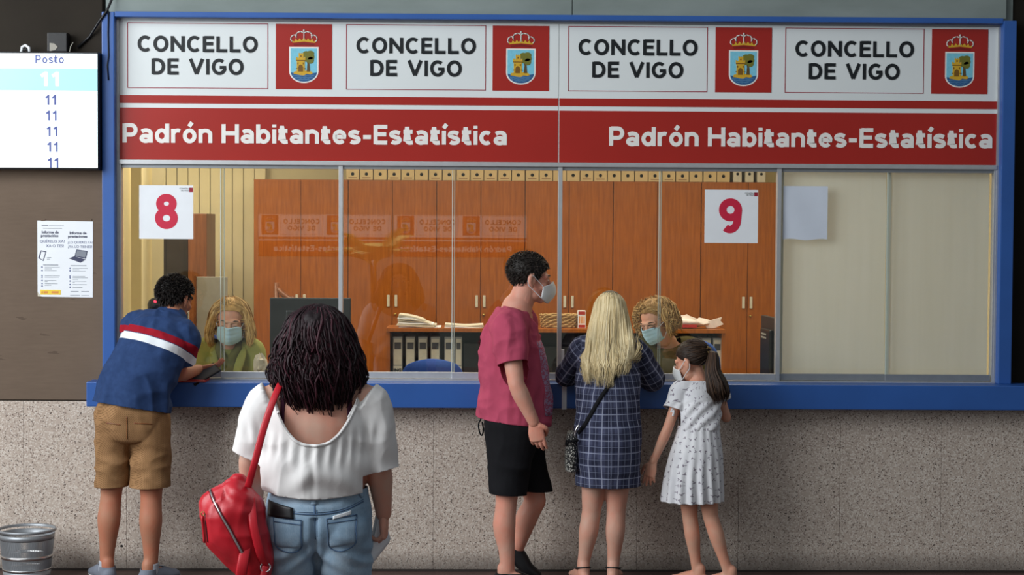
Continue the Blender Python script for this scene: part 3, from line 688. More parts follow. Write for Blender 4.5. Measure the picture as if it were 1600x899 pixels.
def paper_pile(name, x0, x1, y0, y1, z0, n, t_, label, slump=0.0, seed=1):
    r_ = random.Random(seed); c = empty(name, ((x0 + x1) / 2, (y0 + y1) / 2, z0), label, 'papers')
    for i in range(n):
        dx, dy = r_.uniform(-0.008, 0.008), r_.uniform(-0.006, 0.006); z_ = z0 + i * t_
        xe = x1 - slump * (i / n) + dx
        mb = MB(); k = 8; V = []
        for q in range(k + 1):
            u = q / k; x = x0 + dx + (xe - x0) * u; sag = -slump * 0.35 * (i / n) * u ** 3 + 0.004 * math.sin(5 * u + i)
            V += [(x, y0 + dy, z_ + sag), (x, y1 + dy, z_ + sag), (x, y1 + dy, z_ + sag + t_ * 0.86), (x, y0 + dy, z_ + sag + t_ * 0.86)]
        F = [(0, 1, 2, 3), (4 * k, 4 * k + 3, 4 * k + 2, 4 * k + 1)]
        for q in range(k):
            a = 4 * q
            for e in range(4): F.append((a + e, a + (e + 1) % 4, a + 4 + (e + 1) % 4, a + 4 + e))
        mb.add(V, [f[::-1] for f in F]); mb.build('sheaf', 'label_cream' if i % 3 else 'paper', c)
paper_pile('paper_pile', -0.722, -0.45, 1.93, 2.14, lz1, 9, 0.0095, 'thick slumped pile of papers on the low bookcase', 0.12, 2)
paper_pile('paper_stack', -0.412, -0.16, 1.93, 2.14, lz1, 3, 0.007, 'thin stack of papers on the low bookcase by the man in pink', 0.0, 5)
# wicker basket
bk = empty('wicker_basket', (0.355, 2.05, lz1), 'small woven wicker basket on the low bookcase', 'basket')
for j in range(7):
    z_ = lz1 + 0.009 + j * 0.0125; pts = []
    for k in range(48):
        a = 2 * math.pi * k / 48; rr = 1 + 0.05 * math.cos(12 * a + math.pi * j); sq = lambda c_: math.copysign(abs(c_) ** 0.6, c_)
        pts.append((0.355 + 0.118 * rr * sq(math.cos(a)) * (0.94 + 0.012 * j), 2.05 + 0.085 * rr * sq(math.sin(a)) * (0.94 + 0.012 * j), z_ + 0.003 * math.sin(12 * a + math.pi * j)))
    MB().tube(pts, 0.0066, 6, True).build('woven_row', 'wicker', bk)
MB().box(0.27, 0.44, 1.99, 2.11, lz1, lz1 + 0.008).build('bottom', 'wicker', bk)
bxr = empty('small_carton', (0.505, 2.03, lz1), 'small red and white carton beside the wicker basket', 'carton')
MB().box(0.482, 0.535, 1.98, 2.06, lz1, lz1 + 0.115, 0.002).build('body', 'paper', bxr)
MB().box(0.486, 0.531, 1.9785, 1.981, lz1 + 0.004, lz1 + 0.022).build('stripe', 'card_red', bxr)
MB().box(0.486, 0.531, 1.9785, 1.981, lz1 + 0.09, lz1 + 0.112).build('stripe', 'card_red', bxr)
mb = MB()
for i in range(3): mb.box(0.489 + 0.015 * i, 0.497 + 0.015 * i, 1.9785, 1.981, lz1 + 0.032, lz1 + 0.08)
mb.build('print', 'ink_orange', bxr)
# plastic bag on the shelf
V = []; F = []; nu, nv = 22, 12; rb = random.Random(9)
for j in range(nv + 1):
    for i in range(nu):
        a = 2 * math.pi * i / nu; t_ = j / nv; prof = math.sin(math.pi * (0.04 + 0.92 * t_)) ** 0.6
        r1 = 0.165 * prof; x = 1.215 + r1 * math.cos(a) * (1.0 + 0.10 * math.sin(3 * a)); y = 2.03 + 0.095 * prof * math.sin(a)
        z_ = lz1 + 0.002 + 0.075 * t_ * (1 + 0.18 * math.sin(4 * a + 2) * t_) + 0.006 * rb.random() * (t_ > 0.05)
        if t_ > 0.3 and math.cos(a) > 0.5: x += 0.09 * (math.cos(a) - 0.5) * t_; z_ -= 0.02 * t_
        V.append((x, y, z_))
for j in range(nv):
    for i in range(nu): F.append((j * nu + i, j * nu + (i + 1) % nu, (j + 1) * nu + (i + 1) % nu, (j + 1) * nu + i))
F.append(tuple(range(nu))[::-1]); F.append(tuple(nv * nu + i for i in range(nu)))
simple('bag_film', (226, 214, 206), 0.3, 0.1, 30, spec=0.6)
pbag = empty('plastic_bag', (1.215, 2.03, lz1), 'crumpled pale plastic bag on the bookcase behind the curly haired clerk', 'bag')
MB().add(V, F, True).build('film', 'bag_film', pbag)
MB().box(1.165, 1.275, 1.926, 1.931, lz1 + 0.010, lz1 + 0.030).build('printed_strip', 'card_red', pbag)
MB().prism([(1.33, lz1 + 0.03), (1.36, lz1 + 0.05), (1.45, lz1 + 0.075), (1.44, lz1 + 0.055), (1.462, lz1 + 0.03), (1.40, lz1 + 0.004), (1.35, lz1 + 0.002)], 1.99, 2.03).build('knotted_end', 'bag_film', pbag)

# desk behind the counter, chairs, monitors
dk = empty('counter_desk', (0.2, 0.42, OF), 'long office desk behind the counter windows', 'desk')
MB().box(-2.6, 2.6, 0.14, 0.62, 0.80, 0.83, 0.003).build('desk_top', 'grey_plastic', dk)
for x in (-2.5, -0.8, 0.5, 2.5): MB().box(x - 0.02, x + 0.02, 0.18, 0.58, OF, 0.80).build('leg', 'metal_grey', dk)
def chair(x, y, rz, top, label):
    c = empty('office_chair', (x, y, OF), label, 'chair', 'blue office chairs behind the counter')
    def rb_box(name, mat, cx, cy, cz, sx, sy, sz, bev):
        o = MB().box(cx - sx / 2, cx + sx / 2, cy - sy / 2, cy + sy / 2, cz - sz / 2, cz + sz / 2, bev).build(name, mat, c, (0, 0, 0)); return o
    rb_box('seat', 'chair_blue', 0, 0, 0.50, 0.46, 0.44, 0.07, 0.03)
    V = []; F = []; n1 = 12
    for j in range(9):
        for i in range(n1 + 1):
            u = i / n1 * 2 - 1; v_ = j / 8; wd = 0.215 * (1 - 0.35 * max(0, v_ - 0.72) ** 1.0 / 0.28 * 0.8) * (0.8 + 0.2 * min(1, v_ * 4))
            V.append((u * wd, 0.215 - 0.05 * u * u, top - OF - 0.46 + 0.46 * v_ - 0.03 * u * u * (v_ > 0.9)))
    q = len(V); V += [(a_, b_ + 0.045, c_) for a_, b_, c_ in V]
    for j in range(8):
        for i in range(n1):
            a_ = j * (n1 + 1) + i; F += [(a_, a_ + 1, a_ + n1 + 2, a_ + n1 + 1), (q + a_, q + a_ + n1 + 1, q + a_ + n1 + 2, q + a_ + 1)]
    for j in range(8):
        a_ = j * (n1 + 1); F += [(a_, a_ + n1 + 1, q + a_ + n1 + 1, q + a_), (a_ + n1, q + a_ + n1, q + a_ + 2 * n1 + 1, a_ + 2 * n1 + 1)]
    for i in range(n1): a_ = 8 * (n1 + 1) + i; F += [(a_, a_ + 1, q + a_ + 1, q + a_), (i, q + i, q + i + 1, i + 1)]
    MB().add(V, F, True).build('backrest', 'chair_blue', c, (0, 0, 0))
    MB().tube([(0, 0, 0.06), (0, 0, 0.47)], 0.025, 12).build('column', 'black_plastic', c, (0, 0, 0))
    MB().tube([(0, 0.15, 0.47), (0, 0.27, 0.50), (0, 0.275, top - OF - 0.3)], 0.016, 8).build('back_support', 'black_plastic', c, (0, 0, 0))
    for k in range(5):
        a = 2 * math.pi * k / 5
        lg = MB().tube([(0, 0, 0.085), (0.27 * math.cos(a), 0.27 * math.sin(a), 0.065)], [0.022, 0.014], 8).build('leg', 'black_plastic', c, (0, 0, 0))
        MB().tube([(0.27 * math.cos(a), 0.27 * math.sin(a) - 0.012, 0.028), (0.27 * math.cos(a), 0.27 * math.sin(a) + 0.012, 0.028)], 0.028, 10).build('caster', 'black_plastic', lg, (0, 0, 0))
    c.rotation_euler.z = rz
chair(-1.73, 0.93, 0.15, 1.245, 'blue office chair under the clerk in green')
chair(1.03, 0.92, -0.45, 1.235, 'blue office chair under the curly haired clerk')
chair(-0.475, 1.20, 0.0, 1.075, 'empty blue office chair in front of the binders')
def monitor(x, y, w_, z0, z1, rz, label):
    c = empty('computer_monitor', (x, y, 0.83), label, 'monitor', 'black monitors on the desk')
    zz = lambda q: q - 0.83
    MB().box(-w_ / 2, w_ / 2, -0.022, 0.012, zz(z0), zz(z1), 0.006).build('housing', 'black_plastic', c, (0, 0, 0))
    MB().box(-w_ / 2 + 0.012, w_ / 2 - 0.012, 0.0121, 0.0135, zz(z0) + 0.014, zz(z1) - 0.012).build('display', 'card_dark', c, (0, 0, 0))
    MB().box(-w_ * 0.3, w_ * 0.3, -0.045, -0.02, zz(z0) + 0.05, zz(z1) - 0.07, 0.01).build('rear_cover', 'black_plastic', c, (0, 0, 0))
    MB().box(-w_ * 0.22, w_ * 0.10, -0.0465, -0.044, zz(z1) - 0.105, zz(z1) - 0.095).box(-w_ * 0.22, w_ * 0.10, -0.0465, -0.044, zz(z1) - 0.125, zz(z1) - 0.115).build('vents', 'grey_plastic', c, (0, 0, 0))
    MB().box(w_ * 0.5 - 0.05, w_ * 0.5 - 0.035, -0.0235, -0.021, zz(z0) + 0.08, zz(z0) + 0.14).build('badge', 'grey_plastic', c, (0, 0, 0))
    MB().tube([(0, 0.0, 0.01), (0, -0.01, zz(z0) + 0.08)], 0.022, 10).build('stand', 'black_plastic', c, (0, 0, 0))
    MB().box(-0.12, 0.12, -0.08, 0.10, 0.0, 0.012, 0.004).build('foot', 'black_plastic', c, (0, 0, 0))
    c.rotation_euler.z = rz
monitor(-1.162, 0.46, 0.47, 1.02, 1.505, 0.0, 'black computer monitor seen from the back behind the dark haired woman')
monitor(1.53, 0.40, 0.40, 1.00, 1.41, -1.50, 'black computer monitor turned edge-on beside the covered window')

# left part of the office: vertical blinds, dark wardrobe, box, tray, lamp
for i in range(14):
    x = -2.98 + 0.085 * i
    o = MB().box(-0.041, 0.041, -0.001, 0.001, 0.22, 2.897).build('blind_slat', 'blind', None, (0, 0, 0))
    if i == 0: vb = empty('vertical_blind', (-2.4, 3.86, 0.22), 'cream vertical slat blind behind the dark wardrobe', 'blind')
    o.parent = vb; o.location = (x + 2.4, 0.0, -0.22); o.rotation_euler.z = -0.12 + 0.05 * math.sin(i * 2.1)
vb2 = empty('vertical_blind', (-2.72, 1.5, 0.22), 'cream vertical slat blind beside the blue post', 'blind')
for i in range(8):
    o = MB().box(-0.037, 0.037, -0.001, 0.001, 0.22, 2.897).build('blind_slat', 'blind', None, (0, 0, 0))
    o.parent = vb2; o.location = (0.02 + 0.066 * i, 0.02 * math.sin(i * 2.2), -0.22); o.rotation_euler.z = (0.55, -0.25, 0.6, 0.1, 0.75, -0.3, 0.5, 0.2)[i]
wd = empty('dark_wardrobe', (-2.36, 3.0, OF), 'dark glossy wardrobe with a brown side behind the number 8 card', 'cabinet')
simple('dark_gloss', (44, 34, 30), 0.15, 0.1, 5)
MB().box(-2.56, -2.27, 2.90, 3.30, OF, 1.995, 0.004).build('body', 'dark_gloss', wd)
MB().box(-2.268, -2.135, 2.88, 3.30, OF, 2.0, 0.004).build('side_panel', 'wood_brown', wd)
MB().box(-2.552, -2.43, 2.893, 2.90, OF + 0.05, 1.985).build('door', 'dark_gloss', wd)
MB().box(-2.425, -2.30, 2.893, 2.90, OF + 0.05, 1.985).build('door', 'dark_gloss', wd)
for z_ in (1.93, 1.96): MB().box(-2.288, -2.276, 2.890, 2.90, z_, z_ + 0.014).build('hinge', 'label_cream', wd)
gb = empty('grey_screen', (-1.93, 2.0, 0.83), 'grey upright panel board behind the clerk in green', 'panel')
MB().box(-2.07, -1.865, 2.0, 2.03, OF, 1.575, 0.004).build('panel', 'grey_plastic', gb)
MB().box(-2.085, -2.07, 1.99, 2.04, OF, 1.585).build('edge_post', 'wood_brown', gb)
MB().box(-2.10, -1.85, 1.93, 2.10, OF, OF + 0.02).build('foot', 'grey_plastic', gb)
wt = empty('letter_tray', (-2.13, 1.5, 0.83), 'wire letter tray on a stand beside the leaning man', 'tray')
for z_ in (1.28, 1.36, 1.44): MB().tube([(-2.19, 1.42, z_), (-2.06, 1.42, z_), (-2.06, 1.62, z_), (-2.19, 1.62, z_)], 0.004, 6, True).build('tier', 'grey_plastic', wt)
for x, y in ((-2.19, 1.42), (-2.06, 1.42), (-2.06, 1.62), (-2.19, 1.62)): MB().tube([(x, y, OF), (x, y, 1.46)], 0.005, 6).build('post', 'grey_plastic', wt)
sp = empty('desk_webcam', (-2.05, 0.36, 0.83), 'round black desk camera with a red light beside the leaning man\'s head', 'camera')
MB().lathe([(0.0, 1.505), (0.018, 1.502), (0.034, 1.488), (0.041, 1.466), (0.040, 1.44), (0.030, 1.415), (0.012, 1.402), (0.0, 1.40)][::-1], -2.05, 0.36, 24).build('head', 'black_plastic', sp)
MB().tube([(-2.040, 0.330, 1.484), (-2.040, 0.314, 1.486)], 0.008, 8).build('red_light', 'led_red', sp)
MB().tube([(-2.05, 0.36, 0.84), (-2.05, 0.36, 1.41)], 0.010, 8).build('stem', 'black_plastic', sp)
MB().lathe([(0, 0.83), (0.06, 0.83), (0.055, 0.845), (0.0, 0.85)], -2.05, 0.36, 24).build('foot', 'black_plastic', sp)
hk = empty('coat_hook', (-1.63, 2.6, 1.40), 'dark brown wooden coat hook by the clerk in green', 'hook')
MB().tube([(-1.60, 2.58, 1.49), (-1.555, 2.56, 1.44), (-1.51, 2.55, 1.405), (-1.47, 2.55, 1.415)], [0.014, 0.02, 0.024, 0.016], 10).build('hook', 'wood_brown', hk)
MB().tube([(-1.60, 2.58, OF), (-1.60, 2.58, 1.52)], 0.018, 10).build('post', 'wood_brown', hk)
MB().lathe([(0, OF), (0.16, OF), (0.15, OF + 0.02), (0, OF + 0.03)], -1.60, 2.58, 24).build('foot', 'wood_brown', hk)
cp = empty('paper_ball', (-1.475, 0.62, 0.83), 'crumpled white paper beside the sleeve of the clerk in green', 'paper')
V = []; rb = random.Random(3)
for j in range(7):
    for i in range(12):
        a = 2 * math.pi * i / 12; q = math.pi * (j + 0.5) / 7; rr = 0.038 * (1 + 0.3 * rb.uniform(-1, 1)); V.append((-1.475 + rr * math.sin(q) * math.cos(a), 0.62 + rr * math.sin(q) * math.sin(a), 1.10 - 1.5 * rr * math.cos(q)))
F = [(j * 12 + i, j * 12 + (i + 1) % 12, (j + 1) * 12 + (i + 1) % 12, (j + 1) * 12 + i) for j in range(6) for i in range(12)] + [tuple(range(12))[::-1], tuple(72 + i for i in range(12))]
MB().add(V, F).build('crumple', 'label_cream', cp)
MB().box(-1.53, -1.42, 0.57, 0.67, 0.83, 1.05, 0.004).build('holder', 'grey_plastic', cp)
for x0, x1 in ((-2.1, 0.3), (0.4, 2.0)):
    lp_ = empty('ceiling_lamp', ((x0 + x1) / 2, 1.55, 2.9), 'flat office ceiling lamp panel above ' + ('the clerk in green' if x0 < 0 else 'the curly haired clerk'), 'lamp')
    MB().box(x0, x1, 1.10, 2.00, 2.875, 2.90).build('frame', 'aluminium', lp_)
    MB().box(x0 + 0.02, x1 - 0.02, 1.12, 1.98, 2.872, 2.876).build('diffuser', 'lamp_panel', lp_)

# things on the ledge
rf = empty('red_folder', (-1.76, -0.12, 1.066), 'red folder lying on the blue ledge under the leaning man', 'folder')
simple('folder_red', (176, 34, 34), 0.4, 0.08, 20)
MB().box(-1.93, -1.675, -0.192, -0.05, 1.0665, 1.072, 0.001).build('cover', 'folder_red', rf)
MB().box(-1.925, -1.68, -0.187, -0.055, 1.072, 1.0745).build('sheets', 'paper', rf)
MB().box(-1.93, -1.675, -0.192, -0.05, 1.0745, 1.079, 0.001).build('cover', 'folder_red', rf)
yb = empty('yellow_pad', (0.335, -0.10, 1.066), 'yellow note pad on the ledge beside the blonde woman', 'pad')
simple('pad_yellow', (236, 204, 26), 0.5, 0.06, 20)
MB().box(0.288, 0.402, -0.17, -0.05, 1.0665, 1.092, 0.002).build('pad', 'pad_yellow', yb)
MB().box(0.30, 0.39, -0.13, -0.07, 1.092, 1.0935).build('top_sheet', 'label_cream', yb)
tag(MB().box(0.279, 0.305, -0.1895, -0.1855, 0.925, 1.066).build('tape_strip', 'paper'), 'vertical white tape strip on the front of the blue ledge', 'tape')
# ------------------------------------------------------------------ organic modelling tools
A3 = lambda *p: np.array(p if len(p) > 1 else p[0], float)
def unit(v): v = A3(v); return v / (np.linalg.norm(v) + 1e-12)
def lerp(a, b, t): return A3(a) * (1 - t) + A3(b) * t
def catmull(P, sub):
    P = np.asarray(P, float)
    if len(P) == 2: t = np.linspace(0, 1, sub + 1)[:, None]; return P[0] * (1 - t) + P[1] * t
    Q = np.vstack([2 * P[0] - P[1], P, 2 * P[-1] - P[-2]]); out = []
    for i in range(1, len(Q) - 2):
        t = np.linspace(0, 1, sub, endpoint=False)[:, None]
        a, b, c, d = Q[i - 1], Q[i], Q[i + 1], Q[i + 2]
        out.append(0.5 * (2 * b + (c - a) * t + (2 * a - 5 * b + 4 * c - d) * t ** 2 + (3 * b - a - 3 * c + d) * t ** 3))
    return np.vstack(out + [P[-1:]])
def tube(pts, rad, side=(1, 0, 0), n=18, sub=6, cap=1.0, sq=1.0):
    """closed tapered tube: rad = r or (r along side, r across) for each point"""
    P = np.asarray(pts, float); R = np.array([(r, r) if np.isscalar(r) else r for r in rad], float)
    Sd = np.array(side, float); Sd = np.tile(Sd, (len(P), 1)) if Sd.ndim == 1 else Sd
    D = catmull(np.hstack([P, R, Sd]), sub); p, r, s = D[:, :3], np.maximum(D[:, 3:5], 0.001), D[:, 5:8]
    t = np.gradient(p, axis=0); t /= np.linalg.norm(t, axis=1)[:, None] + 1e-12
    if cap:
        k = np.arange(1, 5) / 4 * np.pi / 2
        def ends(i, sg):
            rc = min(r[i]) * cap
            return [(p[i] + sg * t[i] * rc * math.sin(a), r[i] * max(math.cos(a), 0.03), s[i], t[i]) for a in k]
        pre = ends(0, -1)[::-1]; post = ends(-1, 1)
        p = np.vstack([[e[0] for e in pre], p, [e[0] for e in post]]); r = np.vstack([[e[1] for e in pre], r, [e[1] for e in post]])
        s = np.vstack([[e[2] for e in pre], s, [e[2] for e in post]]); t = np.vstack([[e[3] for e in pre], t, [e[3] for e in post]])
    a = s - t * np.sum(s * t, 1)[:, None]; a /= np.linalg.norm(a, axis=1)[:, None] + 1e-12; b = np.cross(t, a)
    th = np.arange(n) / n * 2 * np.pi; c_, s_ = np.cos(th), np.sin(th)
    if sq != 1: c_ = np.sign(c_) * abs(c_) ** sq; s_ = np.sign(s_) * abs(s_) ** sq
    V = p[:, None] + a[:, None] * (r[:, 0, None] * c_)[..., None] + b[:, None] * (r[:, 1, None] * s_)[..., None]
    m_ = len(p); F = []
    for i in range(m_ - 1):
        for k in range(n): F.append((i * n + k, i * n + (k + 1) % n, (i + 1) * n + (k + 1) % n, (i + 1) * n + k))
    F += [tuple(range(n))[::-1], tuple((m_ - 1) * n + k for k in range(n))]
    return V.reshape(-1, 3), F
def ell(c, r, X=(1, 0, 0), Y=(0, 1, 0), Z=(0, 0, 1), n=20):
    r = (r, r, r) if np.isscalar(r) else r; V = []; F = []; m_ = n // 2 + 1
    for j in range(m_):
        q = np.pi * (0.02 + 0.96 * j / (m_ - 1))
        for k in range(n):
            a = 2 * np.pi * k / n
            V.append(A3(c) + A3(X) * r[0] * math.sin(q) * math.cos(a) + A3(Y) * r[1] * math.sin(q) * math.sin(a) - A3(Z) * r[2] * math.cos(q))
    for j in range(m_ - 1):
        for k in range(n): F.append((j * n + k, j * n + (k + 1) % n, (j + 1) * n + (k + 1) % n, (j + 1) * n + k))
    F += [tuple(range(n))[::-1], tuple((m_ - 1) * n + k for k in range(n))]
    return np.array(V), F
def remesh(parts, voxel, smooth=4, fac=0.5):
    V = []; F = []; k = 0
    for v, f in parts: V.append(v); F += [tuple(i + k for i in q) for q in f]; k += len(v)
    me = bpy.data.meshes.new('tmp'); me.from_pydata(np.vstack(V).tolist(), [], F)
    o = bpy.data.objects.new('tmp', me); COL.objects.link(o)
    md = o.modifiers.new('r', 'REMESH'); md.mode = 'VOXEL'; md.voxel_size = voxel
    if smooth: ms = o.modifiers.new('s', 'SMOOTH'); ms.iterations = smooth; ms.factor = fac
    dg = bpy.context.evaluated_depsgraph_get(); ev = bpy.data.meshes.new_from_object(o.evaluated_get(dg))
    ev.calc_loop_triangles()
    vv = np.empty(len(ev.vertices) * 3); ev.vertices.foreach_get('co', vv)
    tt = np.empty(len(ev.loop_triangles) * 3, np.int32); ev.loop_triangles.foreach_get('vertices', tt)
    bpy.data.objects.remove(o); bpy.data.meshes.remove(me); bpy.data.meshes.remove(ev)
    return vv.reshape(-1, 3), tt.reshape(-1, 3)
def normals(V, T):
    n = np.cross(V[T[:, 1]] - V[T[:, 0]], V[T[:, 2]] - V[T[:, 0]]); N = np.zeros_like(V)
    for i in range(3): np.add.at(N, T[:, i], n)
    return N / (np.linalg.norm(N, axis=1)[:, None] + 1e-12)
def _hash(i, seed):
    i = i.astype(np.int64); x = (i[..., 0] * 374761393 + i[..., 1] * 668265263 + i[..., 2] * 2147483647 + seed * 974711) & 0xffffffff
    x = ((x ^ (x >> 13)) * 1274126177) & 0xffffffff; x = x ^ (x >> 16); return (x & 0xffff) / 32768.0 - 1.0
def vnoise(p, seed=0):
    i = np.floor(p); f = p - i; f = f * f * (3 - 2 * f); out = 0
    for dx in (0, 1):
        for dy in (0, 1):
            for dz in (0, 1):
                w_ = (f[:, 0] if dx else 1 - f[:, 0]) * (f[:, 1] if dy else 1 - f[:, 1]) * (f[:, 2] if dz else 1 - f[:, 2])
                out = out + w_ * _hash(i + np.array([dx, dy, dz]), seed)
    return out
def clip(V, T, keep):
    """cut the mesh exactly where keep(V) crosses zero; the positive side stays"""
    g = keep(V); g = np.where(abs(g) < 1e-9, 1e-9, g); pos = g > 0; cnt = pos[T].sum(1)
    out = [tuple(t) for t in T[cnt == 3]]; V = list(map(tuple, V)); cache = {}
    def cut(a, b):
        k = (min(a, b), max(a, b))
        if k not in cache:
            s = g[k[0]] / (g[k[0]] - g[k[1]]); pa, pb = V[k[0]], V[k[1]]
            cache[k] = len(V); V.append(tuple(pa[i] + (pb[i] - pa[i]) * s for i in range(3)))
        return cache[k]
    for t in T[(cnt == 1) | (cnt == 2)]:
        t = [int(x) for x in t]
        if pos[t].sum() == 1:
            while not pos[t[0]]: t = t[1:] + t[:1]
            out.append((t[0], cut(t[0], t[1]), cut(t[0], t[2])))
        else:
            while pos[t[0]]: t = t[1:] + t[:1]
            x, y = cut(t[0], t[1]), cut(t[0], t[2]); out += [(x, t[1], t[2]), (x, t[2], y)]
    V = np.array(V); T = np.array(out, int); used = np.unique(T); mp = np.full(len(V), -1); mp[used] = np.arange(len(used))
    return V[used], mp[T]
def boundary(T):
    E = {}
    for t in T:
        for a, b in ((t[0], t[1]), (t[1], t[2]), (t[2], t[0])): E[(int(a), int(b))] = 1
    return [(a, b) for a, b in E if (b, a) not in E]
def solidify(V, T, th):
    bd = boundary(T)
    if not bd: return V, T
    N = normals(V, T); n = len(V); V2 = np.vstack([V, V - N * th]); T2 = [T, T[:, ::-1] + n]
    q = []
    for a, b in bd: q += [(b, a, a + n), (b, a + n, b + n)]
    return V2, np.vstack(T2 + [np.array(q)])
def put(name, V, T, mat, parent, attrs=None, smooth=True):
    o_ = np.array(world_loc(parent)) if parent is not None else np.zeros(3)
    me = bpy.data.meshes.new(name); V = np.asarray(V, float)
    T = np.asarray(T, np.int32); me.vertices.add(len(V)); me.vertices.foreach_set('co', (V - o_).ravel())
    me.loops.add(T.size); me.loops.foreach_set('vertex_index', T.ravel()); me.polygons.add(len(T))
    me.polygons.foreach_set('loop_start', np.arange(len(T), dtype=np.int32) * 3)
    me.polygons.foreach_set('use_smooth', np.full(len(T), smooth)); me.update(calc_edges=True)
    for k, a in (attrs or {}).items():
        at = me.attributes.new(k, 'FLOAT', 'POINT'); at.data.foreach_set('value', np.asarray(a, np.float32))
    return new_obj(name, me, mat, parent)
def garment(name, parts, mat, parent, voxel=0.008, smooth=4, keeps=(), folds=None, uv=None, th=0.003, more=()):
    V, T = remesh(parts, voxel, smooth)
    if folds is not None: V = V + normals(V, T) * folds(V)[:, None]
    for k in keeps: V, T = clip(V, T, k)
    BV[name + '@' + parent.name] = BVHTree.FromPolygons(V.tolist(), T.tolist())
    V, T = solidify(V, T, th)
    return put(name, V, T, mat, parent, uv(V) if uv else None)
BV = {}
def end_cut(base, tip, t, R, only=None):
    """keeps what lies before fraction t of the limb base-tip (within R of its axis)"""
    base, tip = A3(base), A3(tip); d = unit(tip - base); L = np.linalg.norm(tip - base) * t
    def f(V):
        w_ = V - base; s = w_ @ d; rr = np.linalg.norm(w_ - s[:, None] * d, axis=1)
        o = np.maximum(L - s, rr - R)
        return o if only is None else np.maximum(o, only(V))
    return f
def below(z0): return lambda V: V[:, 2] - z0
def strip(bvh, path, width, dirn, off=0.002, th=0.002, closed=False, wdir=None):
    """a band laid on a surface: path points thrown along dirn onto the surface"""
    P = catmull(path, 8) if not closed else np.asarray(path, float); d = Vector(unit(dirn)); pts = []; ns = []
    for p in P:
        hit = bvh.ray_cast(Vector(p) - d * 0.6, d, 1.2)
        if hit[0] is None:
            near = bvh.find_nearest(Vector(p)); pts.append(np.array(near[0]) + np.array(near[1]) * off); ns.append(np.array(near[1]))
        else: nn = np.array(hit[1]); nn = nn if nn @ np.array(d) < 0 else -nn; pts.append(np.array(hit[0]) + nn * off); ns.append(nn)
    pts = np.array(pts); ns = np.array(ns)
    for _ in range(2):
        pts[1:-1] = (pts[:-2] + 2 * pts[1:-1] + pts[2:]) / 4; ns[1:-1] = ns[:-2] + ns[1:-1] + ns[2:]
    ns /= np.linalg.norm(ns, axis=1)[:, None]
    t = np.gradient(pts, axis=0); t /= np.linalg.norm(t, axis=1)[:, None] + 1e-12
    b = np.cross(t, ns) if wdir is None else np.tile(A3(wdir), (len(pts), 1)); b /= np.linalg.norm(b, axis=1)[:, None]; hw = width / 2
    ring = np.stack([pts - b * hw - ns * th, pts + b * hw - ns * th, pts + b * hw + ns * th, pts - b * hw + ns * th], 1)
    V = ring.reshape(-1, 3); T = []; m_ = len(pts)
    for i in range(m_ - 1):
        for k in range(4):
            a, c, e, g = i * 4 + k, i * 4 + (k + 1) % 4, (i + 1) * 4 + (k + 1) % 4, (i + 1) * 4 + k; T += [(a, c, e), (a, e, g)]
    q = (m_ - 1) * 4; T += [(0, 2, 1), (0, 3, 2), (q, q + 1, q + 2), (q, q + 2, q + 3)]
    return V, np.array(T)
def patch(bvh, corners, dirn, off=0.002, nu=14, nv=12, warp=None, th=0.002):
    """a quad patch (4 corners a,b,c,d) thrown along dirn onto a surface, with thickness"""
    a, b, c, d = map(A3, corners); dd = Vector(unit(dirn)); V = []
    for j in range(nv + 1):
        for i in range(nu + 1):
            u, v_ = i / nu, j / nv
            if warp: u, v_ = warp(u, v_)
            p = (a * (1 - u) + b * u) * (1 - v_) + (d * (1 - u) + c * u) * v_
            hit = bvh.ray_cast(Vector(p) - dd * 0.6, dd, 1.3)
            if hit[0] is None: near = bvh.find_nearest(Vector(p)); V.append(np.array(near[0]) - np.array(dd) * off)
            else: V.append(np.array(hit[0]) - np.array(dd) * off)
    n = len(V); V = np.array(V); V = np.vstack([V, V + np.array(dd) * (off + th)]); T = []
    ix = lambda i, j: j * (nu + 1) + i
    for j in range(nv):
        for i in range(nu):
            q = (ix(i, j), ix(i + 1, j), ix(i + 1, j + 1), ix(i, j + 1)); T += [(q[0], q[1], q[2]), (q[0], q[2], q[3])]
    T = np.array(T); V2, T2 = V, np.vstack([T, T[:, ::-1] + n]); e = []
    for x, y in boundary(T): e += [(y, x, x + n), (y, x + n, y + n)]
    return V2, np.vstack([T2, np.array(e)])

# ------------------------------------------------------------------ people: heads, hands, feet
class Frame:
    """head frame: x to the person's right, y forward, z up"""
    def __init__(s, c, fwd, up, k=1.0):
        s.c = A3(c); s.y = unit(fwd); s.x = unit(np.cross(s.y, unit(up))); s.z = np.cross(s.x, s.y); s.k = k
    def __call__(s, x, y, z): return s.c + s.k * (s.x * x + s.y * y + s.z * z)
    def arr(s, L): L = np.asarray(L, float); return s.c + s.k * (L[:, :1] * s.x + L[:, 1:2] * s.y + L[:, 2:] * s.z)
    def inv(s, V): d = (V - s.c) / s.k; return np.stack([d @ s.x, d @ s.y, d @ s.z], 1)
    def ell(s, c, r, n=20): return ell(s(*c), tuple(q * s.k for q in ((r, r, r) if np.isscalar(r) else r)), s.x, s.y, s.z, n)
    def tube(s, pts, rad, **kw): return tube([s(*p) for p in pts], [r * s.k if np.isscalar(r) else (r[0] * s.k, r[1] * s.k) for r in rad], side=s.x, **kw)
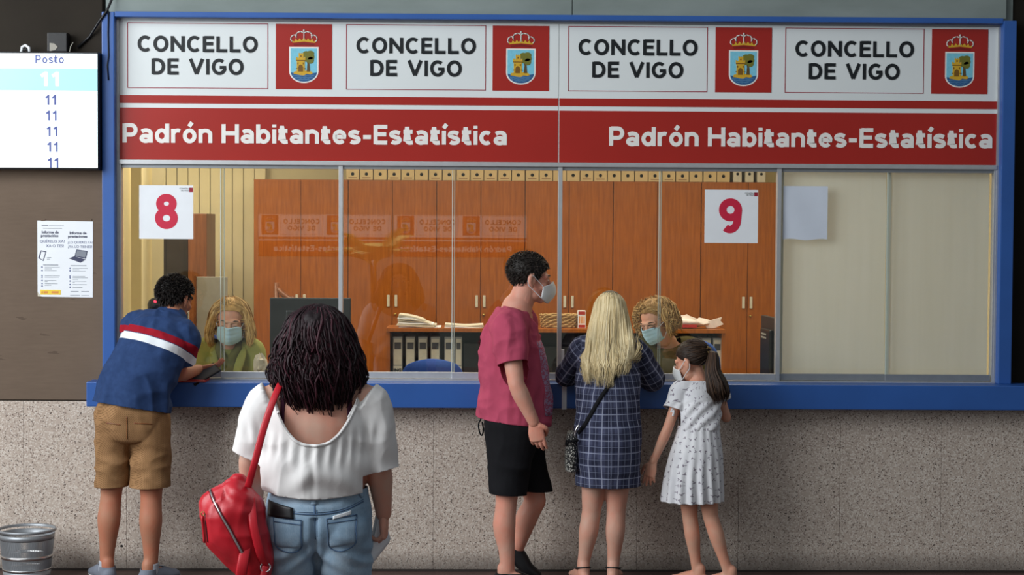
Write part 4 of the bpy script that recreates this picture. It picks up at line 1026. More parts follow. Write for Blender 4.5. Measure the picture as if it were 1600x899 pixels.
def head_parts(f):
    P = [f.ell((0, -0.015, 0.035), (0.076, 0.096, 0.082), 28), f.ell((0, 0.030, -0.020), (0.064, 0.064, 0.076), 24), f.ell((0, 0.030, -0.072), (0.052, 0.054, 0.043), 20),
         f.ell((0, 0.072, -0.098), (0.022, 0.018, 0.017)), f.tube([(0, 0.090, 0.012), (0, 0.106, -0.014), (0, 0.113, -0.034)], [0.009, 0.011, 0.014], n=12),
         f.ell((0.013, 0.098, -0.037), 0.0095, 12), f.ell((-0.013, 0.098, -0.037), 0.0095, 12),
         f.tube([(-0.050, 0.070, 0.020), (-0.025, 0.087, 0.026), (0, 0.090, 0.024), (0.025, 0.087, 0.026), (0.050, 0.070, 0.020)], [0.010] * 5, n=10),
         f.ell((0, 0.090, -0.060), (0.023, 0.010, 0.006), 14), f.ell((0, 0.088, -0.071), (0.020, 0.011, 0.007), 14)]
    for s in (-1, 1):
        P += [f.ell((s * 0.030, 0.080, 0.004), (0.017, 0.010, 0.011), 14), f.ell((s * 0.042, 0.060, -0.030), (0.024, 0.022, 0.022), 14),
              f.tube([(s * 0.076, 0.004, -0.038), (s * 0.084, -0.012, -0.022), (s * 0.087, -0.018, 0.004), (s * 0.080, -0.004, 0.022)], [0.008, 0.011, 0.012, 0.008], n=10),
              f.ell((s * 0.078, 0.0, -0.010), (0.009, 0.016, 0.024), 12)]
    return P
def hand_parts(w_, d, nrm, thumb, k=1.0, curl=(20, 24, 28, 32), thumb_in=0.25, spread=0.03):
    """palm + five fingers: w_ wrist, d finger direction, nrm where the palm faces, thumb = side of the thumb"""
    d = unit(d); nrm = unit(A3(nrm) - d * (A3(nrm) @ d)); th = unit(A3(thumb) - d * (A3(thumb) @ d) - nrm * (A3(thumb) @ nrm))
    w_ = A3(w_); P = [tube([w_ - d * 0.03 * k, w_ + d * 0.012 * k, w_ + d * 0.05 * k, w_ + d * 0.088 * k], [(0.026 * k, 0.020 * k), (0.030 * k, 0.019 * k), (0.040 * k, 0.017 * k), (0.040 * k, 0.013 * k)], side=th, n=16)]
    for i, (off, L) in enumerate(((0.030, 0.072), (0.010, 0.080), (-0.010, 0.075), (-0.029, 0.058))):
        p = w_ + d * (0.080 - 0.004 * abs(i - 1)) * k + th * off * k; a = 0.0; pts = [p]; q = p; base = unit(d + th * off * spread * 30)
        for sg, fr in enumerate((0.45, 0.31, 0.24)):
            a += math.radians(curl[i]) * (0.8 if sg == 0 else 1.15)
            q = q + (base * math.cos(a) + nrm * math.sin(a)) * L * k * fr; pts.append(q)
        P.append(tube(pts, [0.0098 * k, 0.0092 * k, 0.0084 * k, 0.0072 * k], side=th, n=10, sub=3))
    t0 = w_ + d * 0.022 * k + th * 0.024 * k; t1 = t0 + (d * 0.55 + th * 0.75 + nrm * 0.25) * 0.036 * k
    t2 = t1 + unit(d * 0.9 + th * (0.5 - thumb_in) + nrm * (0.2 + thumb_in)) * 0.034 * k; t3 = t2 + unit(d * 1.0 + th * (0.2 - thumb_in) + nrm * (0.2 + thumb_in)) * 0.026 * k
    P.append(tube([t0, t1, t2, t3], [0.016 * k, 0.0125 * k, 0.0105 * k, 0.0085 * k], side=nrm, n=10, sub=3))
    return P
def foot_parts(a, d, k=1.0, grow=0.0, raise_heel=0.0):
    """a = ankle joint; d = toe direction (level)"""
    d = unit((d[0], d[1], 0)); s = np.array([d[1], -d[0], 0]); a = A3(a); g0 = a[2] - 0.080 * k; U = A3(0, 0, 1)
    P = lambda f_, z_: a + d * f_ * k + U * (z_ * k - 0.080 * k)
    g = grow
    return [tube([P(-0.052, 0.034), P(0.0, 0.045), P(0.07, 0.040), P(0.13, 0.028), P(0.178, 0.022)], [(0.030 * k + g, 0.032 * k + g), (0.034 * k + g, 0.043 * k + g), (0.038 * k + g, 0.036 * k + g), (0.045 * k + g, 0.025 * k + g), (0.038 * k + g, 0.018 * k + g)], side=s, n=18, cap=0.7),
            tube([P(-0.022, 0.10), P(-0.018, 0.05)], [0.036 * k + g, 0.036 * k + g], side=s, n=16)]
def person(name, loc, label):
    return empty(name, loc, label, 'person')
def skin(root, J, f, g, hands, feet, mat, voxel=0.009, extra=()):
    """one mesh for the whole body: trunk, limbs, head, hands"""
    hs, ss = unit(J['hR'] - J['hL']), unit(J['sR'] - J['sL'])
    up = lerp(J['che'], J['nek'], 0.62)
    B = [tube([J['pel'] + (J['pel'] - J['wai']) * 0.35, J['pel'], J['wai'], J['che'], up, J['nek']], [g['crotch'], g['hip'], g['waist'], g['chest'], g['shoulder'], g['neckb']], side=[hs, hs, lerp(hs, ss, 0.4), ss, ss, ss], n=26),
         tube([J['nek'] - (J['nek'] - J['che']) * 0.15, lerp(J['nek'], f(0, -0.02, -0.08), 0.5), f(0, -0.012, -0.05)], [g['neck'] * 1.15, g['neck'], g['neck']], side=ss, n=18)]
    for q in 'LR':
        s_, e_, w_ = J['s' + q], J['e' + q], J['w' + q]
        B += [tube([lerp(up, s_, 0.35), s_, lerp(s_, e_, 0.35), lerp(s_, e_, 0.75), e_], [g['ua'] * 1.1, g['ua'] * 1.18, g['ua'] * 1.05, g['ua'] * 0.92, g['el']], side=ss, n=16),
              tube([e_, lerp(e_, w_, 0.28), lerp(e_, w_, 0.7), w_], [g['el'], g['fa'], g['fa'] * 0.80, g['wr']], side=ss, n=16)]
        if 'k' + q in J:
            h_, k_, a_ = J['h' + q], J['k' + q], J['a' + q]; bk = unit((J['pel'] - J['che']) * 0)  # straight legs
            back = A3(*g.get('back', (0, -1, 0))) * g['ca']
            B += [tube([h_, lerp(h_, k_, 0.35), lerp(h_, k_, 0.75), k_], [g['th'], g['th'] * 0.94, g['kn'] * 1.16, g['kn']], side=hs, n=18),
                  tube([k_, lerp(k_, a_, 0.15) + back * 0.10, lerp(k_, a_, 0.36) + back * 0.22, lerp(k_, a_, 0.68) + back * 0.06, a_ + (0, 0, 0.01)], [g['kn'], g['kn'] * 1.0, g['ca'], g['ca'] * 0.74, g['an']], side=hs, n=18)]
            if q in feet: B += foot_parts(a_, feet[q], g.get('foot', 1.0))
    V, T = remesh(B + list(extra), voxel, 5)
    out = [(V, T), remesh(head_parts(f) + [f.tube([(0, -0.018, -0.13), (0, -0.012, -0.06), (0, -0.01, -0.03)], [g['neck'] / f.k * 0.97] * 3)], 0.0042, 5)]
    for hp in hands: out.append(remesh(hp, 0.0030, 3))
    VV = []; TT = []; k = 0
    for v, t in out: VV.append(v); TT.append(t + k); k += len(v)
    V, T = np.vstack(VV), np.vstack(TT); BV['body@' + root.name] = BVHTree.FromPolygons(V.tolist(), T.tolist())
    return put('body', V, T, mat, root)
def skin_mat(key, rgb, red=(1.10, 0.80, 0.74)):
    c = lin(*rgb); m_ = Mat(key, c, 0.55, spec=0.35)
    n = m_.noise(9, 4)
    m_.col(m_.ramp(n, [(0.3, tuple(min(1, a * b) for a, b in zip(c, red))), (0.65, c)]))
    m_.b.inputs['Subsurface Weight'].default_value = 0.12; m_.b.inputs['Subsurface Radius'].default_value = (0.012, 0.005, 0.003); m_.b.inputs['Subsurface Scale'].default_value = 0.5
    m_.bump(m_.noise(160, 2), 0.08, 0.002); M[key] = m_.m
def hair_mat(key, dark, mid, light, sc=9):
    m_ = Mat(key, lin(*mid), 0.55, spec=0.28); a = m_.attr('hv')
    m_.col(m_.ramp(a, [(0.0, lin(*dark)), (0.5, lin(*mid)), (1.0, lin(*light))])); M[key] = m_.m
class Hair:
    def __init__(s): s.V = []; s.T = []; s.h = []; s.k = 0
    def add(s, V, T, hv): s.V.append(V); s.T.append(np.asarray(T) + s.k); s.k += len(V); s.h.append(np.full(len(V), hv) if np.isscalar(hv) else hv)
    def lock(s, P, r, flat=0.6, n=5, sub=3, hv=0.5, ref=(0.3, 0.2, 1)):
        P = catmull(P, sub); m_ = len(P); t = np.gradient(P, axis=0); t /= np.linalg.norm(t, axis=1)[:, None] + 1e-12
        a = np.cross(t, A3(ref)); a /= np.linalg.norm(a, axis=1)[:, None] + 1e-9; b = np.cross(t, a)
        u = np.linspace(0, 1, m_); rr = r * np.minimum(1, 0.45 + 3 * u) * np.clip((1 - u) * 3.2, 0.06, 1)
        th = np.arange(n) / n * 2 * np.pi
        V = (P[:, None] + a[:, None] * (rr[:, None] * np.cos(th))[..., None] + b[:, None] * (rr[:, None] * flat * np.sin(th))[..., None]).reshape(-1, 3); T = []
        for i in range(m_ - 1):
            for k in range(n):
                q0, q1, q2, q3 = i * n + k, i * n + (k + 1) % n, (i + 1) * n + (k + 1) % n, (i + 1) * n + k; T += [(q0, q1, q2), (q0, q2, q3)]
        s.add(V, T, hv)
    def cap(s, f, keep, c=(0, -0.018, 0.038), r=(0.082, 0.103, 0.090), bump=0.004, freq=90, hv=0.3, voxel=0.005, seed=1, extra=()):
        V, T = remesh([f.ell(c, r, 30)] + list(extra), voxel, 2); N = normals(V, T); L = f.inv(V)
        V = V + N * (bump * vnoise(L * freq, seed) + bump * 0.6 * vnoise(L * freq * 2.1, seed + 5))[:, None]
        V, T = clip(V, T, lambda Q: keep(f.inv(Q))); V, T = solidify(V, T, 0.004); s.add(V, T, hv)
    def put(s, mat, root, name='hair'):
        return put(name, np.vstack(s.V), np.vstack(s.T), mat, root, {'hv': np.concatenate(s.h)})
def mask(root, f, mat, kind='flat', ear=True):
    """a face mask over nose and chin with ear loops"""
    nu, nv = 26, 16; V = []
    for j in range(nv + 1):
        v_ = j / nv; z_ = 0.004 - 0.112 * v_
        for i in range(nu + 1):
            u = i / nu * 2 - 1; edge = abs(u)
            if kind == 'flat':
                a = u * 1.12; zz = z_ * (1 - 0.30 * edge ** 2) - 0.016 * edge ** 2; R1 = 0.073 + 0.004 * math.sin(math.pi * v_)
                y = 0.040 + 0.064 * math.cos(a) + 0.036 * math.exp(-(u / 0.36) ** 2) * (1 - 0.45 * v_) + 0.0022 * math.sin(v_ * 26) * (1 - edge); x = R1 * math.sin(a)
                y -= 0.016 * max(0, v_ - 0.7) / 0.3
            else:
                zz = z_ * (1 - 0.48 * edge ** 1.5) - 0.030 * edge; x = 0.074 * math.sin(u * 1.2)
                y = 0.040 + 0.060 * math.cos(u * 1.25) + 0.046 * (1 - edge) ** 1.1 * math.sin(math.pi * min(1, 0.16 + 0.74 * v_))
            V.append(f(x, y, zz))
    F = []
    for j in range(nv):
        for i in range(nu): q = j * (nu + 1) + i; F += [(q, q + 1, q + nu + 2), (q, q + nu + 2, q + nu + 1)]
    V = np.array(V); T = np.array(F)
    n0 = normals(V, T); T = T if np.mean(n0 @ f.y) > 0 else T[:, ::-1]
    V2, T2 = solidify(V, T, 0.0025); mk = put('face_mask', V2, T2, mat, root)
    if ear:
        for s, e in ((-1, 0), (1, nu)):
            c0, c1 = f.inv(V[[e, nv * (nu + 1) + e]])
            top, bot = (c0, c1)
            P = [top, (s * 0.078, 0.02, 0.0), (s * 0.090, -0.006, 0.016), (s * 0.090, -0.026, -0.004), (s * 0.086, -0.018, -0.034), (s * 0.078, 0.018, -0.058), bot]
            v, t = tube([f(*p) for p in P], [0.0022] * len(P), n=6, sub=4); t3 = []
            for q in t:
                for i in range(1, len(q) - 1): t3.append((q[0], q[i], q[i + 1]))
            put('ear_loop', v, t3, 'mask_white', mk)
    return mk
def tri(F):
    out = []
    for q in F:
        for i in range(1, len(q) - 1): out.append((q[0], q[i], q[i + 1]))
    return np.array(out)
def ptube(name, pts, rad, mat, parent, **kw):
    v, f_ = tube(pts, rad if hasattr(rad, '__len__') else [rad] * len(pts), **kw); return put(name, v, tri(f_), mat, parent)
def eyes(root, f, open_=True, col='eye_dark', brow='brow'):
    for s in (-1, 1):
        e = put('eye', *(lambda q: (q[0], tri(q[1])))(f.ell((s * 0.030, 0.0855, 0.0045 if open_ else 0.000), (0.0125, 0.0055, 0.0050 if open_ else 0.0016), 14)), 'eye_white' if open_ else 'eye_dark', root)
        if open_: put('iris', *(lambda q: (q[0], tri(q[1])))(f.ell((s * 0.030, 0.0895, 0.004), (0.0052, 0.0024, 0.0046), 10)), 'eye_dark', e)
        v, t = f.tube([(s * 0.016, 0.0935, 0.027), (s * 0.032, 0.0915, 0.031), (s * 0.050, 0.0780, 0.027)], [0.0026, 0.0038, 0.0022], n=6, sub=3); put('eyebrow', v, tri(t), brow, root)
def jv(**k): return {a: A3(b) for a, b in k.items()}
def fold(specs):
    """specs: (axis-scaled frequency (fx,fy,fz), amplitude, seed)"""
    def f_(V): return sum(a * (1 - 2 * abs(vnoise(V * np.array(fr) + 0.35 * vnoise(V * 5, sd + 9)[:, None], sd))) for fr, a, sd in specs)
    return f_
def axis_uv(o, d, side, R):
    o, d = A3(o), unit(d); side = unit(A3(side) - d * (A3(side) @ d)); fw = np.cross(d, side)
    def f_(V):
        w_ = V - o; x, y = w_ @ side, w_ @ fw
        return {'pu': np.arctan2(x, y) * R, 'pv': w_ @ d}
    return f_

# fabrics and skins
def fabric(key, rgb, rough=0.85, var=0.12, weave=700, vs=16):
    m_ = simple(key, rgb, rough, var, vs, spec=0.15); m_.bump(m_.noise(weave, 2), 0.10, 0.002); return m_
skin_mat('skin_tan', (176, 124, 98)); skin_mat('skin_fair', (206, 164, 144)); skin_mat('skin_pink', (208, 158, 138)); skin_mat('skin_girl', (206, 160, 136)); skin_mat('skin_clerk', (216, 170, 146))
fabric('mask_blue', (180, 218, 240), 0.8, 0.05); fabric('mask_white', (226, 228, 228), 0.8, 0.04)
simple('eye_dark', (40, 28, 24), 0.3, 0.1, 50); simple('eye_white', (222, 214, 208), 0.3, 0.03, 50); simple('brow', (74, 54, 42), 0.7, 0.2, 90)
hair_mat('hair_black', (14, 11, 10), (26, 21, 19), (48, 40, 36)); hair_mat('hair_dark', (22, 19, 17), (42, 36, 32), (74, 64, 58))
hair_mat('hair_plum', (18, 8, 12), (38, 15, 22), (74, 26, 40)); hair_mat('hair_blonde', (100, 86, 64), (210, 188, 140), (238, 222, 182))
hair_mat('hair_gold', (146, 108, 56), (204, 166, 102), (236, 208, 150)); hair_mat('hair_curl', (104, 72, 38), (184, 144, 88), (228, 194, 136)); hair_mat('hair_brown', (28, 20, 15), (54, 39, 30), (90, 66, 48))
# fabrics of the people
m = Mat('polo_navy', rough=0.85, spec=0.15); pv = m.attr('pv')
nv_ = m.ramp(m.noise(30, 4), [(0.3, lin(38, 58, 96)), (0.7, lin(45, 67, 108))])
c = m.mix(pv.band(0.392, 0.432), nv_, lin(150, 24, 40)); c = m.mix(pv.band(0.346, 0.388), c, lin(226, 230, 234)); m.col(c); m.bump(m.noise(700, 2), 0.1, 0.002); M['polo_navy'] = m.m
m = Mat('shorts_tan', rough=0.85, spec=0.15); pu, pv = m.attr('pu'), m.attr('pv')
dots = ((pu * 620.0 + (pv * 620.0).sin() * 0.4).sin() * (pv * 620.0).sin()).gt(0.32)
m.col(m.mix(dots * 0.62, m.ramp(m.noise(14, 4), [(0.3, lin(138, 104, 70)), (0.7, lin(164, 126, 88))]), lin(88, 60, 38))); M['shorts_tan'] = m.m
fabric('sock_grey', (172, 176, 184)); fabric('shoe_grey', (120, 126, 138)); simple('sole_white', (206, 206, 204), 0.7, 0.06, 20)
fabric('top_white', (228, 226, 224), 0.85, 0.03); fabric('strap_plum', (74, 36, 58), 0.7, 0.1)
m = Mat('denim', rough=0.85, spec=0.12)
fd = m.noise(5, 4); tw = m.noise(420, 2, m.scale(m.obj(), (1, 1, 0.25)))
m.col(m.ramp(fd * 0.75 + tw * 0.25, [(0.28, lin(110, 138, 162)), (0.5, lin(146, 172, 194)), (0.72, lin(190, 206, 217))])); m.bump(tw, 0.15, 0.002); M['denim'] = m.m
simple('stitch', (74, 100, 132), 0.8, 0.1, 90); simple('leather_red', (190, 24, 40), 0.38, 0.10, 24, spec=0.5, bump=0.12, bs=420); simple('leather_dark', (120, 12, 24), 0.45, 0.1, 24)
fabric('tee_pink', (176, 74, 98), 0.9, 0.08); fabric('cloth_black', (24, 24, 27), 0.85, 0.15); simple('shoe_black', (22, 22, 24), 0.5, 0.15, 30)
m = Mat('print_grey', rough=0.85); n = m.noise(60, 3, m.scale(m.obj(), (1, 1, 1.6)))
m.col(m.mix(n.gt(0.5), lin(160, 78, 106), lin(156, 132, 160))); M['print_grey'] = m.m
m = Mat('plaid', rough=0.88, spec=0.12); pu, pv = m.attr('pu'), m.attr('pv')
def lines(x, per, off, w_): return ((x + off).mod(per) - per / 2).abs().lt(w_)
base = m.ramp(m.noise(20, 3), [(0.3, lin(54, 58, 82)), (0.7, lin(78, 82, 106))])
c = m.mix(lines(pu, 0.068, 0.0, 0.015) * 0.42, base, lin(26, 27, 40)); c = m.mix(lines(pv, 0.068, 0.01, 0.015) * 0.42, c, lin(26, 27, 40))
c = m.mix(lines(pu, 0.068, 0.034, 0.0030) * 0.62, c, lin(164, 168, 186)); c = m.mix(lines(pv, 0.068, 0.034, 0.0028) * 0.5, c, lin(160, 165, 184))
c = m.mix(lines(pu, 0.034, 0.017, 0.0014) * 0.42, c, lin(150, 158, 186)); c = m.mix(lines(pv, 0.034, 0.017, 0.0014) * 0.4, c, lin(150, 158, 186))
m.col(c); m.bump(m.noise(600, 2), 0.1, 0.002); M['plaid'] = m.m
m = Mat('speckle_bag', rough=0.5); vv = m.voro(120); m.col(m.mix(S(m.nt, vv.outputs['Distance']).lt(0.42), lin(26, 26, 26), lin(196, 194, 186))); M['speckle_bag'] = m.m
m = Mat('dress_print', rough=0.88, spec=0.12); pu, pv = m.attr('pu'), m.attr('pv')
uvv = m.comb(pu, pv); vo = m.voro(27, uvv, 0.6); vo.voronoi_dimensions = '2D'
lx, ly, _ = m.xyz(uvv); qx, qy, _ = m.xyz(vo.outputs['Position'])
sp_ = m.nt.nodes.new('ShaderNodeSeparateColor'); m.nt.links.new(vo.outputs['Color'], sp_.inputs[0]); an = S(m.nt, sp_.outputs[0]) * 6.283
dx, dy = lx - qx, ly - qy; rx = dx * an.cos() + dy * an.sin(); ry = dy * an.cos() - dx * an.sin()
bodyl = rx.abs().lt(0.0016) * ry.abs().lt(0.0085); wing = ((ry - 0.003 - rx.abs() * 0.35).abs().lt(0.0014) + (ry - 0.007 + rx.abs() * 0.15).abs().lt(0.0013)).mn(1.0) * rx.abs().lt(0.0072)
m.col(m.mix((bodyl + wing).mn(1.0) * 0.85, m.ramp(m.noise(12, 3), [(0.3, lin(212, 212, 216)), (0.7, lin(226, 226, 228))]), lin(108, 96, 112))); M['dress_print'] = m.m
fabric('jacket_green', (146, 148, 82), 0.85, 0.10); fabric('scarf_green', (96, 96, 56), 0.9, 0.15); fabric('top_olive', (80, 74, 44), 0.9, 0.12); fabric('trousers_dark', (40, 42, 52), 0.9, 0.1)
simple('silver_sandal', (196, 190, 188), 0.3, 0.1, 40, metal=0.4)
def shoe(root, a, d, k, up_mat, sole_mat, name='shoe', top=0.060):
    V, T = remesh(foot_parts(a, d, k, 0.009), 0.006, 4); g0 = a[2] - 0.080 * k
    V, T = clip(V, T, lambda Q: g0 + top + 0.018 - Q[:, 2]); lo = V[:, 2] < g0 + 0.004; V[lo, 2] = g0 + 0.004
    V, T = solidify(V, T, 0.004); s = put(name, V, T, up_mat, root)
    dd = unit((d[0], d[1], 0)); sd = np.array([dd[1], -dd[0], 0]); P = lambda f_: A3(a[0], a[1], g0 + 0.011) + dd * f_ * k
    ptube('sole', [P(-0.075), P(0.0), P(0.08), P(0.14), P(0.19)], [(0.036 * k, 0.011), (0.041 * k, 0.011), (0.044 * k, 0.011), (0.051 * k, 0.011), (0.040 * k, 0.010)], sole_mat, s, side=sd, n=16, cap=1.2)
    return s
GM = dict(crotch=(0.12, 0.10), hip=(0.16, 0.115), waist=(0.148, 0.11), chest=(0.165, 0.112), shoulder=(0.13, 0.085), neckb=(0.075, 0.065), neck=0.058, ua=0.047, el=0.040, fa=0.043, wr=0.029, th=0.082, kn=0.056, ca=0.060, an=0.036)
def grow(g, **k): d = dict(g); d.update(k); return d

# ================================================================== the man leaning at window 8
r_ = person('person', (-2.05, -0.40, 0), 'man in navy striped polo and tan shorts leaning on the ledge at window 8')
J = jv(aL=(-2.185, -0.34, 0.085), aR=(-1.937, -0.38, 0.080), kL=(-2.153, -0.365, 0.478), kR=(-1.931, -0.405, 0.474), hL=(-2.118, -0.42, 0.870), hR=(-1.934, -0.42, 0.870), pel=(-2.026, -0.43, 0.925), wai=(-2.005, -0.43, 1.060), che=(-1.920, -0.36, 1.280), nek=(-1.848, -0.265, 1.430), hed=(-1.832, -0.215, 1.520), sL=(-2.035, -0.24, 1.372), sR=(-1.765, -0.36, 1.318), eL=(-2.00, -0.165, 1.112), wL=(-1.80, -0.085, 1.112), eR=(-1.808, -0.275, 1.118), wR=(-1.722, -0.085, 1.128))
fA = Frame((-1.832, -0.212, 1.522), (0.50, 0.84, -0.22), (0.12, 0.16, 1), 0.98)
g = grow(GM, ca=0.062, kn=0.058, an=0.036, el=0.042, fa=0.044)
hands = [hand_parts(J['wR'], (0.75, 0.35, 0.12), (-0.3, 0.3, 0.9), (0.2, 0.9, 0.2), 0.98, (12, 14, 16, 18)), hand_parts(J['wL'], (0.9, 0.35, 0.0), (0, 0, -1), (-0.2, 0.9, 0), 0.98)]
skin(r_, J, fA, g, hands, {'L': (-0.5, 0.85, 0), 'R': (0.55, 0.83, 0)}, 'skin_tan')
eyes(r_, fA)
hs, ss = unit(J['hR'] - J['hL']), unit(J['sR'] - J['sL']); up = lerp(J['che'], J['nek'], 0.62)
ax = J['nek'] - J['pel']
garment('polo_shirt', [tube([J['pel'] + (-0.005, 0.0, -0.05), J['pel'] + (0, 0, 0.03), J['wai'] + (0.0, 0, 0.02), J['che'], up, J['nek'] + (0, 0, -0.01)], [(0.206, 0.170), (0.202, 0.166), (0.190, 0.150), (0.190, 0.136), (0.155, 0.100), (0.085, 0.072)], side=[hs, hs, lerp(hs, ss, 0.4), ss, ss, ss], n=30)] +
        [tube([lerp(up, J['s' + q], 0.4), J['s' + q], lerp(J['s' + q], J['e' + q], 0.55), lerp(J['s' + q], J['e' + q], 0.75)], [0.085, 0.080, 0.072, 0.070], side=ss, n=18) for q in 'LR'],
        'polo_navy', r_, 0.0075, 5, [lambda V: V[:, 2] - (0.955 - 0.16 * (V[:, 0] + 2.03) - 0.1 * (V[:, 1] + 0.43)), end_cut(J['sL'], J['eL'], 0.66, 0.11), end_cut(J['sR'], J['eR'], 0.62, 0.11)],
        fold([((16, 12, 5), 0.007, 3), ((7, 7, 9), 0.009, 8), ((11, 20, 14), 0.004, 13)]), axis_uv(J['pel'], ax, hs, 0.17))
ptube('collar', [J['nek'] + unit(np.cross(unit(ax), ss)) * 0.072 * math.cos(a) * 1.0 + ss * 0.082 * math.sin(a) + unit(ax) * (0.006 + 0.010 * math.cos(a)) for a in np.linspace(0, 2 * math.pi, 17)], 0.0125, 'polo_navy', r_, side=unit(ax), n=8, sub=2, cap=0)
leg = lambda q, rt, rm, rb, zend, J=J: tube([J['h' + q] + (0, 0, 0.06), J['h' + q], lerp(J['h' + q], J['k' + q], 0.45), lerp(J['h' + q], J['k' + q], 0.92)], [rt, rt, rm, rb], side=hs, n=22)
garment('shorts', [tube([J['pel'] + (0, 0, -0.09), J['pel'] + (0, -0.01, 0.0), J['pel'] + (0.004, 0, 0.07)], [(0.168, 0.135), (0.186, 0.146), (0.160, 0.122)], side=hs, n=26, cap=0.5), leg('L', (0.103, 0.118), (0.092, 0.10), (0.082, 0.09), 0), leg('R', (0.103, 0.118), (0.102, 0.104), (0.106, 0.104), 0)],
        'shorts_tan', r_, 0.0075, 5, [lambda V: V[:, 2] - (0.525 + 0.02 * (V[:, 0] + 2.0))], fold([((10, 10, 7), 0.007, 4), ((6, 6, 18), 0.006, 6)]), lambda V: {'pu': V[:, 0] + V[:, 1], 'pv': V[:, 2]})
bw = BV['shorts@' + r_.name]
for x0, x1, z_ in ((-1.99, -1.90, 0.885), (-2.135, -2.06, 0.885)):
    put('pocket_welt', *strip(bw, [(x0, -0.6, z_), ((x0 + x1) / 2, -0.6, z_ - 0.003), (x1, -0.6, z_ - 0.008)], 0.005, (0, 1, 0), 0.001), 'wood_brown', r_)
put('back_seam', *strip(bw, [(-2.025, -0.6, 0.92), (-2.026, -0.6, 0.86), (-2.028, -0.6, 0.80)], 0.004, (0, 1, 0), 0.001), 'wood_brown', r_)
h_ = Hair(); hl = lambda L: np.minimum(L[:, 2] - np.interp(L[:, 1], [-0.12, -0.06, 0.0, 0.03, 0.08, 0.12], [-0.055, -0.045, 0.0, 0.02, 0.062, 0.07]), 1)
h_.cap(fA, hl, bump=0.004, freq=60, hv=0.25)
rg = np.random.RandomState(5)
def tufts(h_, f, hl, n, ln, r, rg, c=(0, -0.018, 0.038), rad=(0.084, 0.105, 0.092), down=0.5):
    k = 0
    while k < n:
        d = unit(rg.normal(size=3)); L = A3(c) + d * A3(rad)
        if hl(L[None])[0] < 0.004: continue
        k += 1; e = unit(d + A3(rg.normal(0, 0.4), rg.normal(0, 0.35), -down)); p0, p1 = L - d * 0.004, L + (d * 0.35 + e * 0.65) * ln
        h_.lock([f(*p0), f(*((p0 + p1) / 2 + d * 0.004)), f(*p1)], r, 0.7, 4, 2, rg.uniform(0.1, 0.9))
tufts(h_, fA, hl, 1300, 0.026, 0.0030, rg, down=0.9); h_.put('hair_black', r_)
for q in 'LR':
    d = {'L': (-0.5, 0.85, 0), 'R': (0.55, 0.83, 0)}[q]; a = J['a' + q]
    ptube('sock', [a + (0, 0, -0.03), a + (0, 0, 0.0), a + (0.0, 0, 0.024)], [0.043, 0.042, 0.0415], 'sock_grey', r_, n=18, cap=0.2)
    shoe(r_, a, d, 1.0, 'shoe_grey', 'sole_white')
pc = empty('tablet', (-1.69, -0.06, 1.10), 'dark flat tablet held by the leaning man over the ledge', 'tablet')
D0 = unit((0.72, 0.35, 0.42)); D1 = unit(np.cross(D0, (0.0, -0.5, 0.9))); D2 = unit(np.cross(D1, D0)); cc_ = A3(-1.690, -0.130, 1.106); V = []
for a, b, c in [(x, y, z_) for z_ in (-0.004, 0.004) for y in (-0.045, 0.045) for x in (-0.085, 0.085)]: V.append(cc_ + D0 * a + D1 * b + D2 * c)
put('case', np.array(V), tri([(0, 2, 3, 1), (4, 5, 7, 6), (0, 1, 5, 4), (2, 6, 7, 3), (0, 4, 6, 2), (1, 3, 7, 5)]), 'black_plastic', pc, None, False)
V2 = [cc_ + D0 * a + D1 * b + D2 * 0.0046 for a, b in ((-0.077, -0.038), (0.077, -0.038), (0.077, 0.038), (-0.077, 0.038))]
put('display', np.array(V2), np.array([(0, 1, 2), (0, 2, 3)]), 'card_dark', pc, None, False)

# ================================================================== the woman in white, nearest
r_ = person('person', (-0.775, -3.33, 0), 'woman with curly dark red hair in white top and jeans, nearest the camera')
J = jv(hed=(-0.777, -3.30, 1.505), nek=(-0.777, -3.30, 1.345), sL=(-0.945, -3.31, 1.280), sR=(-0.603, -3.31, 1.284), che=(-0.779, -3.30, 1.175), wai=(-0.774, -3.32, 0.995), pel=(-0.771, -3.33, 0.850), hL=(-0.868, -3.33, 0.775), hR=(-0.674, -3.33, 0.775), eL=(-1.028, -3.30, 1.055), wL=(-1.025, -3.20, 0.840), eR=(-0.546, -3.32, 1.035), wR=(-0.532, -3.27, 0.852), kL=(-0.882, -3.32, 0.43), kR=(-0.668, -3.32, 0.43), aL=(-0.885, -3.34, 0.085), aR=(-0.665, -3.34, 0.085))
fB = Frame((-0.777, -3.285, 1.508), (0.05, 1, -0.05), (0, 0.03, 1), 1.0)
g = grow(GM, crotch=(0.10, 0.08), hip=(0.165, 0.12), waist=(0.175, 0.13), chest=(0.192, 0.138), shoulder=(0.165, 0.105), neckb=(0.085, 0.075), neck=0.060, ua=0.054, el=0.046, fa=0.047, wr=0.031, th=0.076, kn=0.058, ca=0.060, an=0.04)
hands = [hand_parts(J['wR'], (0.03, 0.10, -1), (-0.95, 0.1, 0), (0.1, 1.0, 0.1), 0.98, (20, 30, 38, 44), 0.3), hand_parts(J['wL'], (0, 0.15, -1), (0.9, 0.2, 0), (0.1, 1, 0), 0.98)]
skin(r_, J, fB, g, hands, {'L': (-0.15, 1, 0), 'R': (0.15, 1, 0)}, 'skin_fair', 0.008)
eyes(r_, fB)
X = A3(1, 0, 0); xc = -0.777
def scoop(V):
    x = V[:, 0] - xc; s1 = abs(x / 0.168) ** 2.6 * 0.205 - (V[:, 2] - 1.140); s2 = abs(x / 0.168) ** 2.6 * 0.09 - (V[:, 2] - 1.25)
    return np.where(V[:, 1] < -3.31, s1, s2)
